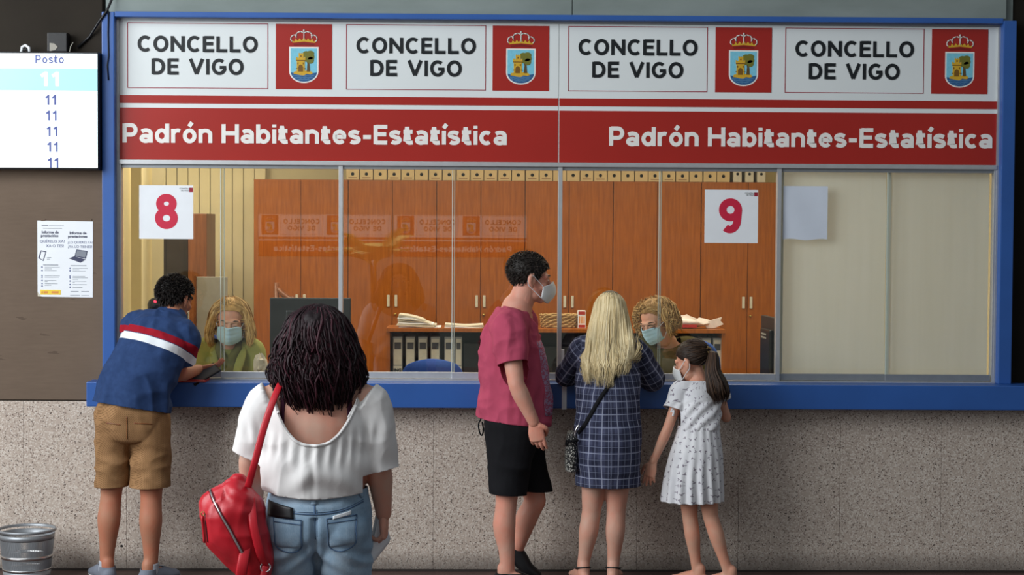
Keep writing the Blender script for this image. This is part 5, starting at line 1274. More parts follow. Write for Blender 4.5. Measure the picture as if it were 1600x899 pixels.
def top_fold(V):
    x, z_ = V[:, 0] - xc, V[:, 2]; b = fold([((5, 5, 12), 0.007, 2), ((14, 9, 5), 0.006, 5)])(V)
    gath = 0.0045 * np.sin(x * 150 + 2.5 * vnoise(V * 7, 3)) * np.exp(-((z_ - 1.10 - 1.3 * x * x) / 0.045) ** 2) * (V[:, 1] < -3.31)
    drape = 0.010 * np.sin((z_ * 1.0 + 0.9 * abs(x)) * 42 + 2 * vnoise(V * 6, 7)) * np.exp(-((z_ - 1.02) / 0.07) ** 2) * 0.6
    return b + gath + drape - 0.010 * np.exp(-(x / 0.010) ** 2) * (z_ < 1.12) * (V[:, 1] < -3.3) * 0.35
garment('top', [tube([(xc, -3.33, 0.905), (xc, -3.33, 0.955), (xc, -3.325, 1.00), (-0.778, -3.31, 1.10), J['che'] + (0, -0.005, 0.03), lerp(J['che'], J['nek'], 0.62) + (0, 0, 0.0), J['nek'] + (0, 0, -0.015)], [(0.180, 0.150), (0.200, 0.165), (0.222, 0.182), (0.222, 0.172), (0.222, 0.158), (0.190, 0.122), (0.10, 0.085)], side=X, n=34, cap=0.4)] +
        [tube([lerp(J['che'], J['s' + q], 0.5), J['s' + q] + (0, 0, -0.02), lerp(J['s' + q], J['e' + q], 0.5) + (s * 0.004, 0, 0), lerp(J['s' + q], J['e' + q], t_)], [(0.11, 0.10), (0.096, 0.090), (0.080, 0.080), (0.066, 0.068)], side=X, n=22) for q, s, t_ in (('L', -1, 1.02), ('R', 1, 1.12))],
        'top_white', r_, 0.0062, 6, [lambda V: V[:, 2] - 0.938 + 0.016 * np.cos((V[:, 0] - xc) * 9) - 0.016, end_cut(J['sL'], J['eL'], 0.93, 0.125), end_cut(J['sR'], J['eR'], 1.05, 0.16, lambda V: -0.600 - V[:, 0]), scoop], top_fold, None, 0.003)
bb, bt = BV['body@' + r_.name], BV['top@' + r_.name]
pth = [(xc + 0.174 * u, -3.6, 1.134 + 0.205 * abs(u) ** 2.6) for u in np.linspace(-1.0, 1.0, 25)]
put('neck_hem', *strip(bt, pth, 0.009, (0, 1, 0), 0.001, 0.0025), 'top_white', r_)
for x0, x1, z0 in ((-0.898, -0.899, 1.37), (-0.655, -0.654, 1.37)):
    put('bra_strap', *strip(bb, [(x0, -3.6, z0), ((x0 + x1) / 2, -3.6, 1.30), (x1, -3.6, 1.24), (x1 + (0.004 if x1 < xc else -0.004), -3.6, 1.17)], 0.017, (0, 1, 0), 0.0025, 0.0015), 'strap_plum', r_)
# jeans
leg = lambda q, s: tube([J['h' + q] + (0, 0, 0.05), J['h' + q] + (0, -0.012, -0.02), lerp(J['h' + q], J['k' + q], 0.5), J['k' + q], lerp(J['k' + q], J['a' + q], 0.4), J['a' + q] + (0, 0, 0.03)], [(0.104, 0.135), (0.104, 0.135), (0.094, 0.106), (0.074, 0.08), (0.076, 0.08), (0.058, 0.06)], side=X, n=24)
jf = lambda V: fold([((8, 8, 16), 0.004, 12)])(V) + 0.006 * np.sin(V[:, 2] * 95 + (V[:, 0] - xc) * np.sign(V[:, 0] - xc) * 60 + 2 * vnoise(V * 8, 4)) * np.exp(-((V[:, 2] - 0.715) / 0.05) ** 2) - 0.014 * np.exp(-((V[:, 0] + 0.771) / 0.012) ** 2) * (V[:, 2] < 0.87) * (V[:, 1] < -3.33)
garment('jeans', [tube([(-0.771, -3.33, 0.76), J['pel'] + (0, -0.008, -0.01), (-0.771, -3.33, 0.93), (-0.773, -3.33, 0.99)], [(0.185, 0.13), (0.198, 0.158), (0.188, 0.145), (0.175, 0.135)], side=X, n=30, cap=0.4),
                  ell((-0.862, -3.385, 0.805), (0.105, 0.105, 0.10)), ell((-0.680, -3.385, 0.805), (0.105, 0.105, 0.10)), leg('L', -1), leg('R', 1)],
        'denim', r_, 0.0065, 5, [lambda V: V[:, 2] - 0.095, lambda V: 0.962 - V[:, 2]], jf)
bj = BV['jeans@' + r_.name]
def st(name, pts, w_=0.0035, mat='stitch', par=None, off=0.0006, th=0.0012): return put(name, *strip(bj, [(x, -3.8, z_) for x, z_ in pts], w_, (0, 1, 0), off, th), mat, par or r_)
st('centre_seam', [(-0.772, 0.935), (-0.771, 0.90), (-0.770, 0.85), (-0.770, 0.79)], 0.006); st('centre_seam', [(-0.764, 0.90), (-0.762, 0.85), (-0.762, 0.80)], 0.0025)
st('yoke_seam', [(-0.948, 0.905), (-0.88, 0.888), (-0.80, 0.884), (-0.771, 0.884), (-0.74, 0.885), (-0.67, 0.894), (-0.60, 0.918)], 0.005)
st('yoke_seam', [(-0.948, 0.912), (-0.88, 0.895), (-0.80, 0.891), (-0.771, 0.891), (-0.74, 0.892), (-0.67, 0.901), (-0.60, 0.925)], 0.002)
st('belt_loop', [(-0.775, 0.950), (-0.775, 0.918)], 0.020, 'denim', off=0.003, th=0.003); st('belt_loop', [(-0.618, 0.958), (-0.605, 0.935)], 0.016, 'denim', off=0.003, th=0.003)
for (tl, tr_, br_, bm, bl_) in (((-0.925, 0.868), (-0.818, 0.862), (-0.822, 0.758), (-0.862, 0.742), (-0.912, 0.762)), ((-0.728, 0.868), (-0.622, 0.876), (-0.624, 0.776), (-0.668, 0.748), (-0.716, 0.760))):
    pk = put('back_pocket', *patch(bj, [(tl[0], -3.8, tl[1]), (tr_[0], -3.8, tr_[1]), (br_[0], -3.8, br_[1]), (bl_[0], -3.8, bl_[1])], (0, 1, 0), 0.0022), 'denim', r_)
    st('stitching', [tl, ((tl[0] + bl_[0]) / 2, (tl[1] + bl_[1]) / 2), bl_, bm, br_, ((tr_[0] + br_[0]) / 2, (tr_[1] + br_[1]) / 2), tr_], 0.003, 'stitch', pk, 0.003)
    st('stitching', [tl, ((tl[0] + tr_[0]) / 2, (tl[1] + tr_[1]) / 2), tr_], 0.004, 'stitch', pk, 0.003); st('stitching', [(tl[0], tl[1] - 0.016), ((tl[0] + tr_[0]) / 2, (tl[1] + tr_[1]) / 2 - 0.016), (tr_[0], tr_[1] - 0.016)], 0.003, 'stitch', pk, 0.003)
for q, d in (('L', (-0.15, 1, 0)), ('R', (0.15, 1, 0))): shoe(r_, J['a' + q], d, 0.95, 'shoe_grey', 'sole_white')
tag(put('phone', *patch(bj, [(-0.952, -3.8, 0.922), (-0.852, -3.8, 0.906), (-0.848, -3.8, 0.866), (-0.950, -3.8, 0.868)], (0, 1, 0), 0.007, 8, 6, None, 0.004), 'black_plastic', None), 'black phone poking out of the jeans back pocket by the red bag', 'phone')
tag(put('paper_slip', *patch(bj, [(-0.705, -3.8, 0.878), (-0.640, -3.8, 0.894), (-0.640, -3.8, 0.880), (-0.705, -3.8, 0.866)], (0, 1, 0), 0.005, 8, 4, None, 0.003), 'paper', None), 'white paper slip sticking out of the right jeans back pocket', 'paper')
# curly hair
h_ = Hair(); rg = np.random.RandomState(11)
h_.cap(fB, lambda L: L[:, 2] - np.interp(L[:, 1], [-0.12, -0.02, 0.03, 0.08, 0.12], [-0.13, -0.12, -0.02, 0.06, 0.08]), c=(0, -0.02, 0.02), r=(0.100, 0.108, 0.116), bump=0.003, freq=40, hv=0.1, voxel=0.006)
Rz = lambda z_: np.interp(z_, [-0.31, -0.27, -0.21, -0.14, -0.07, 0.0, 0.06, 0.10, 0.125, 0.135], [0.085, 0.110, 0.145, 0.164, 0.158, 0.142, 0.120, 0.094, 0.058, 0.015])
for i in range(2000):
    a = ((i // 7) * 2.399963) % (2 * math.pi) - math.pi + rg.normal(0, 0.07); fr = math.cos(a)      # locks fall in clumps; a = 0 is the face
    z0 = rg.choice([rg.uniform(0.118, 0.1349), rg.uniform(0.05, 0.132), rg.uniform(-0.06, 0.10)]); ze = rg.uniform(-0.325, -0.12) * (0.84 if abs(a) < 1.3 else 0.88 + 0.14 * max(0, -math.cos(a)))
    if fr > 0.35 and z0 < 0.07: z0 = 0.09
    ze = min(ze, z0 - 0.07); lay = rg.uniform(0.80, 1.0) ** 0.7; N_ = 9; P = []; ph = rg.uniform(0, 6.28); cl_ = i // 7; am = rg.uniform(0.007, 0.013) + 0.006 * (i % 11 == 0); fq = rg.uniform(1.9, 2.6); ph = (cl_ * 2.39) % 6.28 + rg.normal(0, 0.5) * (z0 - ze) / 0.25; a1 = a + rg.normal(0, 0.25)
    for k in range(N_):
        t_ = k / (N_ - 1); z_ = z0 + (ze - z0) * t_; aa = a + (a1 - a) * t_
        if abs(aa) < 0.95 and z_ < 0.06: aa = math.copysign(0.95 + 0.1 * t_, aa if aa else 1)
        R = Rz(z_) * lay * (1 + (0.16 * math.sin(cl_ * 1.7 + 9 * t_) * t_ + 0.05 * math.sin(cl_ * 5.1)) * min(1, t_ * 3)) * (1.05 if i % 13 == 0 else 1); w1, w2 = am * math.sin(ph + 6.28 * fq * t_) * min(1, 3 * t_), am * math.cos(ph + 6.28 * fq * t_) * min(1, 3 * t_)
        P.append(fB(math.sin(aa) * R + w1 * math.cos(aa), -0.022 + math.cos(aa) * R * 0.80 - w1 * math.sin(aa) + w2 * 0.5, z_ + w2 * 0.5))
    h_.lock(P, rg.uniform(0.0030, 0.0060), 0.7, 4, 3, float(np.clip(rg.normal(0.42, 0.22) + 0.25 * (lay - 0.9), 0, 1)))
h_.put('hair_plum', r_)
# red bag on her shoulder
bg = empty('shoulder_bag', (-1.07, -3.42, 0.62), 'red leather bag slung from the shoulder of the woman in white', 'bag')
pxz = lambda x, y: (-0.777 + (x - 497) / 423.5, 1.508 - (y - 531) / 420.0)
out = [pxz(*p) for p in ((379, 741), (392, 747), (404, 754), (413, 768), (422, 800), (433, 862), (428, 897), (410, 908), (392, 899), (362, 872), (334, 839), (325, 808), (322, 778), (326, 767), (339, 757), (372, 742))]
bm = bmesh.new()
cx_, cz_ = sum(p[0] for p in out) / len(out), sum(p[1] for p in out) / len(out)
for x, z_ in out:
    for yy in (-0.035, 0.035): bm.verts.new((x, -3.46 + yy, z_))
    for s, yy in ((0.72, 0.075), (0.4, 0.095)):
        bm.verts.new((cx_ + (x - cx_) * s, -3.46 - yy, cz_ + (z_ - cz_) * s)); bm.verts.new((cx_ + (x - cx_) * s, -3.46 + yy * 0.7, cz_ + (z_ - cz_) * s))
bmesh.ops.convex_hull(bm, input=bm.verts); bm.verts.index_update()
hullV = np.array([v.co[:] for v in bm.verts]); used = sorted({v.index for f_ in bm.faces for v in f_.verts}); mp = {u: i for i, u in enumerate(used)}
hullF = [tuple(mp[v.index] for v in f_.verts) for f_ in bm.faces]; hullV = hullV[used]; bm.free()
V, T = remesh([(hullV, hullF), tube([(-1.085, -3.46, 0.985), (-1.055, -3.47, 1.012), (-1.025, -3.46, 0.992), (-1.005, -3.46, 0.95)], [0.012, 0.016, 0.018, 0.014], n=12)], 0.0065, 7)
N = normals(V, T)
dz = lambda V: -0.010 * np.exp(-((abs((V[:, 0] + 1.070) * 0.859 + (V[:, 2] - 0.838) * 0.512) / 0.008) ** 2))
cr = fold([((6, 6, 14), 0.006, 21), ((18, 10, 8), 0.004, 22)])(V) + 0.010 * np.sin((V[:, 0] * 0.8 + V[:, 2]) * 60) * np.exp(-((V[:, 2] - 0.96) / 0.035) ** 2) * (V[:, 0] > -1.10)
V = V + N * (cr)[:, None]; bbag = BVHTree.FromPolygons(V.tolist(), T.tolist()); put('pouch', V, T, 'leather_red', bg)
z0, z1 = pxz(338, 757), pxz(397, 858)
zp = [(z0[0] + (z1[0] - z0[0]) * t_, -3.8, z0[1] + (z1[1] - z0[1]) * t_ + 0.012 * math.sin(math.pi * t_)) for t_ in (0, 0.33, 0.66, 1)]
put('zip_tape', *strip(bbag, zp, 0.016, (0, 1, 0), 0.001, 0.001), 'leather_dark', bg); zz = put('zip', *strip(bbag, zp, 0.006, (0, 1, 0), 0.003, 0.0015), 'steel', bg)
q0, q1 = pxz(332, 790), pxz(336, 834)
put('side_zip', *strip(bbag, [(q0[0] + 0.003, -3.8, q0[1]), (q1[0] + 0.003, -3.8, q1[1])], 0.005, (0, 1, 0), 0.0015, 0.001), 'black_plastic', bg)
put('zip_pull', *strip(bbag, [(q0[0] - 0.005, -3.8, q0[1] - 0.01), (q1[0] - 0.008, -3.8, q1[1] - 0.003)], 0.010, (0, 1, 0), 0.006, 0.002), 'leather_red', bg)
ptube('pull_ring', [(q0[0] - 0.002 + 0.006 * math.cos(a), -3.545, q0[1] + 0.004 + 0.007 * math.sin(a)) for a in np.linspace(0, 6.283, 10)], 0.0018, 'brass', bg, n=6, sub=2)
def band_path(name, pts, w_, th, mat, par, wd=(1, 0, 0)):
    P = catmull(pts, 8); ptube(name, list(P), [(w_ / 2, th)] * len(P), mat, par, side=wd, n=10, sub=1, cap=0.6)
band_path('strap', [(-1.012, -3.50, 0.985), (-0.985, -3.515, 1.08), (-0.955, -3.50, 1.20), (-0.925, -3.455, 1.30), (-0.905, -3.37, 1.358), (-0.903, -3.27, 1.345), (-0.93, -3.17, 1.25), (-1.00, -3.18, 1.05)], 0.026, 0.0035, 'leather_red', bg)
band_path('strap', [(-0.998, -3.515, 0.945), (-0.985, -3.555, 0.86), (-0.962, -3.555, 0.76), (-0.945, -3.52, 0.70)], 0.032, 0.004, 'leather_red', bg)
band_path('strap', [(-1.01, -3.54, 0.80), (-1.025, -3.565, 0.70), (-1.04, -3.54, 0.60)], 0.040, 0.004, 'leather_red', bg)
for cx, cz in ((-0.945, 0.697), (-0.955, 0.640)):
    ptube('ring', [(cx + 0.018 * math.cos(a), -3.53 + 0.004 * math.sin(a), cz + 0.016 * math.sin(a)) for a in np.linspace(0, 6.283, 18)], 0.0026, 'steel', bg, n=8, sub=1)
band_path('strap', [(-0.945, -3.53, 0.70), (-0.952, -3.535, 0.66), (-0.956, -3.53, 0.62)], 0.026, 0.004, 'leather_red', bg)
# papers in her hand
pp = empty('held_papers', (-0.55, -3.24, 0.62), 'folded white papers in the hand of the woman in jeans', 'papers')
for i in range(3):
    q = [pxz(590 + 2 * i, 800), pxz(600 + 2 * i, 806 - i), pxz(611 - i, 852 + 2 * i), pxz(571 + 3 * i, 897 - 2 * i)]; V = []; n1 = 8
    for j in range(n1 + 1):
        for k in range(n1 + 1):
            u, t_ = k / n1, j / n1; x = (q[0][0] * (1 - u) + q[1][0] * u) * (1 - t_) + (q[3][0] * (1 - u) + q[2][0] * u) * t_; z_ = (q[0][1] * (1 - u) + q[1][1] * u) * (1 - t_) + (q[3][1] * (1 - u) + q[2][1] * u) * t_
            V.append((x, -3.265 - 0.006 * i - 0.03 * t_ * (1 - u) + 0.05 * u * t_ + 0.008 * math.sin(2.5 * u + i), z_))
    T = []
    for j in range(n1):
        for k in range(n1): a = j * (n1 + 1) + k; T += [(a, a + n1 + 2, a + 1), (a, a + n1 + 1, a + n1 + 2)]
    v, t = solidify(np.array(V), np.array(T), 0.0012); put('sheet', v, t, 'paper', pp)

# ================================================================== the man in the pink shirt, in profile
r_ = person('person', (0.02, -0.45, 0), 'man in faded pink shirt and black shorts standing in profile with a white mask')
J = jv(aR=(-0.018, -0.56, 0.085), aL=(0.030, -0.33, 0.150), kR=(-0.028, -0.555, 0.460), kL=(0.135, -0.36, 0.440), hR=(0.002, -0.54, 0.830), hL=(0.022, -0.37, 0.830), pel=(0.010, -0.45, 0.880), wai=(0.008, -0.45, 1.055), che=(-0.006, -0.45, 1.310), nek=(0.025, -0.45, 1.490), hed=(0.085, -0.45, 1.655), sR=(-0.025, -0.640, 1.405), sL=(0.040, -0.285, 1.395), eR=(0.018, -0.725, 1.105), wR=(0.112, -0.705, 0.905), eL=(0.108, -0.25, 1.09), wL=(0.115, -0.33, 0.93))
fC = Frame((0.092, -0.445, 1.652), (0.97, 0.20, -0.16), (0.10, 0, 1), 1.08)
g = grow(GM, chest=(0.165, 0.135), waist=(0.16, 0.145), hip=(0.16, 0.14), shoulder=(0.14, 0.10), neck=0.064, neckb=(0.085, 0.085), ua=0.052, el=0.043, fa=0.046, wr=0.031, th=0.086, kn=0.058, ca=0.061, an=0.037, back=(-1, 0, 0))
hands = [hand_parts(J['wR'], (0.22, 0.05, -1), (0.2, 0.95, 0.1), (0.9, 0.0, 0.3), 1.06, (12, 16, 20, 24), 0.75), hand_parts(J['wL'], (0.3, 0.0, -0.95), (0, -0.9, 0.1), (0.9, -0.1, 0.3), 1.0, (20, 22, 24, 26))]
fl = [tube([J['aL'] + (-0.045, 0, 0.0), J['aL'] + (0.01, 0, -0.015), J['aL'] + (0.06, 0.0, -0.085), J['aL'] + (0.115, 0, -0.125)], [(0.032, 0.035), (0.036, 0.042), (0.042, 0.030), (0.042, 0.018)], side=(0, 1, 0), n=16)]
skin(r_, J, fC, g, hands, {'R': (0.95, -0.25, 0)}, 'skin_pink', 0.009, fl)
eyes(r_, fC)
hs, ss = unit(J['hR'] - J['hL']), unit(J['sR'] - J['sL']); up = lerp(J['che'], J['nek'], 0.62); fw = A3(0.985, 0.17, 0)
garment('t_shirt', [tube([(0.008, -0.45, 0.845), (0.008, -0.45, 0.90), J['wai'] + (0.008, 0, -0.03), (0.006, -0.45, 1.18), J['che'] + (0.0, 0, 0), up + (-0.004, 0, 0), J['nek'] + (-0.004, 0, -0.018)], [(0.190, 0.192), (0.190, 0.194), (0.180, 0.190), (0.172, 0.176), (0.172, 0.158), (0.150, 0.118), (0.085, 0.082)], side=[hs, hs, hs, lerp(hs, ss, 0.5), ss, ss, ss], n=30, cap=0.4)] +
        [tube([lerp(up, J['s' + q], 0.3), J['s' + q] + (0, 0, -0.01), lerp(J['s' + q], J['e' + q], 0.5), lerp(J['s' + q], J['e' + q], 0.85)], [0.095, 0.092, (0.078, 0.084), (0.072, 0.080)], side=fw, n=20) for q in 'LR'],
        'tee_pink', r_, 0.0072, 5, [lambda V: V[:, 2] - (0.885 - 0.12 * (V[:, 0] - 0.0)), end_cut(J['sR'], J['eR'], 0.64, 0.115, lambda V: V[:, 1] + 0.662), end_cut(J['sL'], J['eL'], 0.64, 0.115, lambda V: -0.268 - V[:, 1]), lambda V: np.maximum((J['nek'][2] - 0.004) - V[:, 2] - 0.15 * (V[:, 0] - 0.02), abs(V[:, 1] + 0.45) - 0.095)],
        fold([((7, 7, 13), 0.011, 31), ((13, 13, 6), 0.007, 32), ((20, 20, 12), 0.004, 33)]))
bt = BV['t_shirt@' + r_.name]
ptube('collar', [J['nek'] + fw * (0.078 * math.cos(a) + 0.004) + A3(0, -1, 0) * 0.080 * math.sin(a) + A3(0, 0, 1) * (-0.006 - 0.016 * math.cos(a)) for a in np.linspace(0, 2 * math.pi, 17)], 0.0085, 'tee_pink', r_, side=(0, 0, 1), n=8, sub=2, cap=0)
put('chest_print', *patch(bt, [(0.4, -0.555, 1.32), (0.4, -0.33, 1.32), (0.4, -0.33, 0.92), (0.4, -0.555, 0.92)], (-1, 0, 0), 0.0015, 16, 18, None, 0.001), 'print_grey', r_)
leg = lambda q, dx: tube([J['h' + q] + (0, 0, 0.06), J['h' + q] + (0, 0, -0.02), lerp(J['h' + q], J['k' + q], 0.5), lerp(J['h' + q], J['k' + q], 0.95)], [(0.10, 0.150), (0.10, 0.150), (0.100, 0.112), (0.100, 0.098)], side=hs, n=22)
garment('shorts', [tube([J['pel'] + (0, 0, -0.08), J['pel'], J['pel'] + (0, 0, 0.10)], [(0.160, 0.150), (0.168, 0.160), (0.150, 0.145)], side=hs, n=26, cap=0.5), leg('L', 0), leg('R', 0)],
        'cloth_black', r_, 0.008, 5, [lambda V: V[:, 2] - (0.505 - 0.06 * V[:, 0])], fold([((8, 8, 10), 0.008, 41)]))
h_ = Hair(); hlC = lambda L: L[:, 2] - np.interp(L[:, 1], [-0.12, -0.075, -0.035, -0.015, 0.01, 0.03, 0.045, 0.08, 0.12], [-0.062, -0.058, -0.045, 0.012, 0.012, -0.018, 0.035, 0.060, 0.066])
h_.cap(fC, hlC, r=(0.081, 0.102, 0.088), bump=0.003, freq=110, hv=0.3); rg = np.random.RandomState(8); tufts(h_, fC, hlC, 1300, 0.014, 0.0022, rg, rad=(0.082, 0.103, 0.089), down=0.7); h_.put('hair_dark', r_)
mask(r_, fC, 'mask_white', 'beak')
shoe(r_, J['aR'], (0.95, -0.25, 0), 1.0, 'shoe_black', 'shoe_black')
V, T = remesh([(tube([J['aL'] + (-0.058, 0, 0.006), J['aL'] + (0.0, 0, -0.012), J['aL'] + (0.06, 0.0, -0.085), J['aL'] + (0.115, 0, -0.122)], [(0.042, 0.044), (0.046, 0.050), (0.052, 0.038), (0.048, 0.026)], side=(0, 1, 0), n=18))], 0.006, 4); V, T = clip(V, T, lambda Q: 0.185 - Q[:, 2]); V, T = solidify(V, T, 0.004)
sh = put('shoe', V, T, 'shoe_black', r_); ptube('heel_tab', [J['aL'] + (-0.062, -0.02, 0.03), J['aL'] + (-0.068, 0.0, 0.034), J['aL'] + (-0.062, 0.02, 0.03)], 0.008, 'shoe_black', sh, n=8)
ptube('key_cord', [(-0.165, -0.50, 0.90), (-0.178, -0.51, 0.87), (-0.172, -0.51, 0.83), (-0.160, -0.50, 0.81), (-0.152, -0.50, 0.84), (-0.158, -0.50, 0.88)], 0.004, 'cloth_black', r_, n=6)
tag(put('held_paper', *(lambda V: solidify(np.array(V), np.array([(0, 1, 2), (0, 2, 3)]), 0.0015))([(0.178, -0.30, 0.985), (0.206, -0.28, 0.99), (0.196, -0.28, 0.82), (0.165, -0.30, 0.82)]), 'paper', None), 'white sheet held down by the man in pink', 'paper')
r_.location.y += 0.06

# ================================================================== the blonde woman
r_ = person('person', (0.47, -0.44, 0), 'woman with long blonde hair in a navy plaid dress at window 9')
J = jv(aL=(0.388, -0.40, 0.085), aR=(0.553, -0.40, 0.085), kL=(0.432, -0.425, 0.405), kR=(0.564, -0.425, 0.405), hL=(0.452, -0.46, 0.760), hR=(0.580, -0.46, 0.760), pel=(0.515, -0.46, 0.800), wai=(0.512, -0.445, 0.965), che=(0.518, -0.375, 1.170), nek=(0.528, -0.300, 1.325), hed=(0.535, -0.25, 1.445), sL=(0.385, -0.33, 1.262), sR=(0.665, -0.33, 1.262), eL=(0.292, -0.215, 1.120), wL=(0.425, -0.075, 1.100), eR=(0.775, -0.235, 1.098), wR=(0.675, -0.07, 1.100))
fD = Frame((0.536, -0.245, 1.440), (0.0, 0.93, -0.35), (0, 0.3, 0.95), 0.98)
g = grow(GM, crotch=(0.12, 0.10), hip=(0.155, 0.115), waist=(0.135, 0.10), chest=(0.14, 0.10), shoulder=(0.12, 0.075), neckb=(0.06, 0.055), neck=0.048, ua=0.040, el=0.034, fa=0.036, wr=0.025, th=0.078, kn=0.052, ca=0.053, an=0.032, foot=0.92)
hands = [hand_parts(J['wL'], (0.9, 0.3, 0), (0, 0, -1), (0, 1, 0), 0.92), hand_parts(J['wR'], (-0.9, 0.3, 0), (0, 0, -1), (0, 1, 0), 0.92)]
skin(r_, J, fD, g, hands, {'L': (-0.25, 1, 0), 'R': (0.2, 1, 0)}, 'skin_fair')
eyes(r_, fD)
hs, ss = A3(1, 0, 0), A3(1, 0, 0); up = lerp(J['che'], J['nek'], 0.62)
def uvD(V):
    o = axis_uv((0.515, -0.44, 0.6), (0, 0, 1), (1, 0, 0), 0.165)(V)
    for q in 'LR':
        s_, e_ = J['s' + q], J['e' + q]; d = unit(e_ - s_); w_ = V - s_; t_ = w_ @ d; rr = np.linalg.norm(w_ - t_[:, None] * d, axis=1)
        on = (abs(V[:, 0] - 0.52) > 0.150) & (rr < 0.10) & (V[:, 2] > 1.03); a = axis_uv(s_, d, (0, 0, 1), 0.055)(V); o['pu'] = np.where(on, a['pu'], o['pu']); o['pv'] = np.where(on, a['pv'], o['pv'])
    return o
garment('dress', [tube([(0.515, -0.45, 0.50), (0.515, -0.45, 0.60), (0.515, -0.46, 0.78), J['wai'], J['che'] + (0, -0.005, 0), up, J['nek'] + (0, -0.005, -0.015)], [(0.166, 0.150), (0.168, 0.150), (0.174, 0.150), (0.164, 0.132), (0.166, 0.125), (0.140, 0.090), (0.07, 0.065)], side=X, n=32, cap=0.3)] +
        [tube([lerp(up, J['s' + q], 0.4), J['s' + q], lerp(J['s' + q], J['e' + q], 0.6), J['e' + q], lerp(J['e' + q], J['w' + q], 0.6)], [0.075, 0.070, 0.062, 0.058, 0.048], side=(0, 0, 1), n=18) for q in 'LR'],
        'plaid', r_, 0.0072, 5, [below(0.548)], fold([((9, 9, 4), 0.008, 51), ((7, 7, 14), 0.006, 52)]), uvD)
bd_ = BV['dress@' + r_.name]
h_ = Hair(); rg = np.random.RandomState(21)
h_.cap(fD, lambda L: L[:, 2] - np.interp(L[:, 1], [-0.12, -0.03, 0.03, 0.08, 0.12], [-0.13, -0.12, 0.0, 0.055, 0.07]), c=(0, -0.02, 0.025), r=(0.088, 0.106, 0.105), bump=0.002, freq=60, hv=0.3, voxel=0.006)
U3 = A3(0, 0, 1)
for i in range(1500):
    az = rg.uniform(-1.95, 1.95); sp_a = abs(az) / 1.95                 # 0 = back of the head, + = to her right
    pol = np.array([0.10, 0.55, 1.0, 1.45]); Q = []
    for k, q in enumerate(pol):
        d = A3(math.sin(q) * math.sin(az), -math.sin(q) * math.cos(az), math.cos(q)); rr = A3(0.090, 0.110, 0.108) * (1.0 + 0.05 * rg.rand())
        Q.append(fD(*(A3(0, -0.016, 0.024) + d * rr)))
    ex = Q[-1]; ln = rg.uniform(0.0, 0.07); clump = 0.010 * math.sin(az * 9 + 1.3)
    ze = 1.075 + ln + 0.035 * (az > 0.2) + 0.05 * sp_a * (az > 0) + 0.03 * sp_a
    if rg.rand() < 0.12: ze += rg.uniform(0.03, 0.12)
    wv = rg.normal(0, 0.005); drift = -0.030 - 0.004 * az
    x1 = 0.535 + (ex[0] - 0.535) * 1.25 + clump * 0.5 + drift * 0.3; x2 = 0.535 + (ex[0] - 0.535) * 1.50 + clump + drift * 0.7; x3 = 0.535 + (ex[0] - 0.535) * (1.36 + 0.26 * (az > 0.9)) + clump * 1.4 + drift
    P = Q + [(x1 + wv, ex[1] - 0.035, 1.33), (x2 - wv, ex[1] - 0.08, 1.23), (0.5 * (x2 + x3) + wv * 1.5, ex[1] - 0.10, 0.5 * (1.23 + ze)), (x3 - wv, ex[1] - 0.11, ze)]
    if az > 1.15:
        o_ = 0.045 * (az - 1.15) / 0.8 + 0.012 * rg.rand(); P[5] = (P[5][0] + o_ * 0.4, P[5][1], P[5][2]); P[6] = (P[6][0] + o_, P[6][1], P[6][2] + 0.02); P[7] = (P[7][0] + o_ * (0.7 + 0.5 * rg.rand()), P[7][1], P[7][2] + 0.03)
    for k in range(4, len(P)):
        hit = bd_.ray_cast(Vector((P[k][0], -1.5, P[k][2])), Vector((0, 1, 0)), 1.6)
        if hit[0] is not None: P[k] = (P[k][0], min(P[k][1], hit[0].y - 0.008 - 0.024 * (i % 17) / 17), P[k][2])
    h_.lock(P, rg.uniform(0.0026, 0.0050), 0.55, 4, 3, float(np.clip(rg.normal(0.62, 0.20) + 0.12 * math.sin(az * 23), 0.05, 1)))
for i in range(130):                                       # darker roots along the parting
    az = rg.normal(0.1, 0.7); Q = []
    for q in (0.06, 0.35, rg.uniform(0.5, 1.0)):
        d = A3(math.sin(q) * math.sin(az), -math.sin(q) * math.cos(az), math.cos(q)); Q.append(fD(*(A3(0, -0.016, 0.024) + d * A3(0.0975, 0.1190, 0.1165))))
    h_.lock(Q, 0.0040, 0.5, 4, 3, 0.0)
h_.put('hair_blonde', r_)
cbag = empty('crossbody_bag', (0.335, -0.50, 0.62), 'black and white speckled crossbody bag at the hip of the blonde woman', 'bag')
V, T = remesh([tube([(0.318, -0.46, 0.635), (0.318, -0.465, 0.72), (0.322, -0.465, 0.83)], [(0.032, 0.085), (0.034, 0.09), (0.026, 0.08)], side=X, n=24, cap=0.4, sq=0.75)], 0.006, 3)
put('pouch', V, T, 'speckle_bag', cbag); ptube('flap_band', [(0.300, -0.565, 0.80), (0.318, -0.572, 0.795), (0.345, -0.555, 0.80)], [0.008] * 3, 'cloth_black', cbag, n=8)
ptube('tassel', [(0.300, -0.56, 0.79), (0.285, -0.565, 0.775), (0.288, -0.565, 0.80)], [0.005] * 3, 'cloth_black', cbag, n=6)
put('strap', *strip(bd_, [(0.640, -0.9, 1.29), (0.585, -0.9, 1.20), (0.520, -0.9, 1.105), (0.455, -0.9, 1.01), (0.395, -0.9, 0.90), (0.352, -0.9, 0.835)], 0.020, (0, 1, 0), 0.004, 0.0025), 'cloth_black', cbag)
ptube('chain', [(0.350, -0.575, 0.88), (0.338, -0.575, 0.86), (0.330, -0.572, 0.83)], [0.007] * 3, 'steel', cbag, n=8)
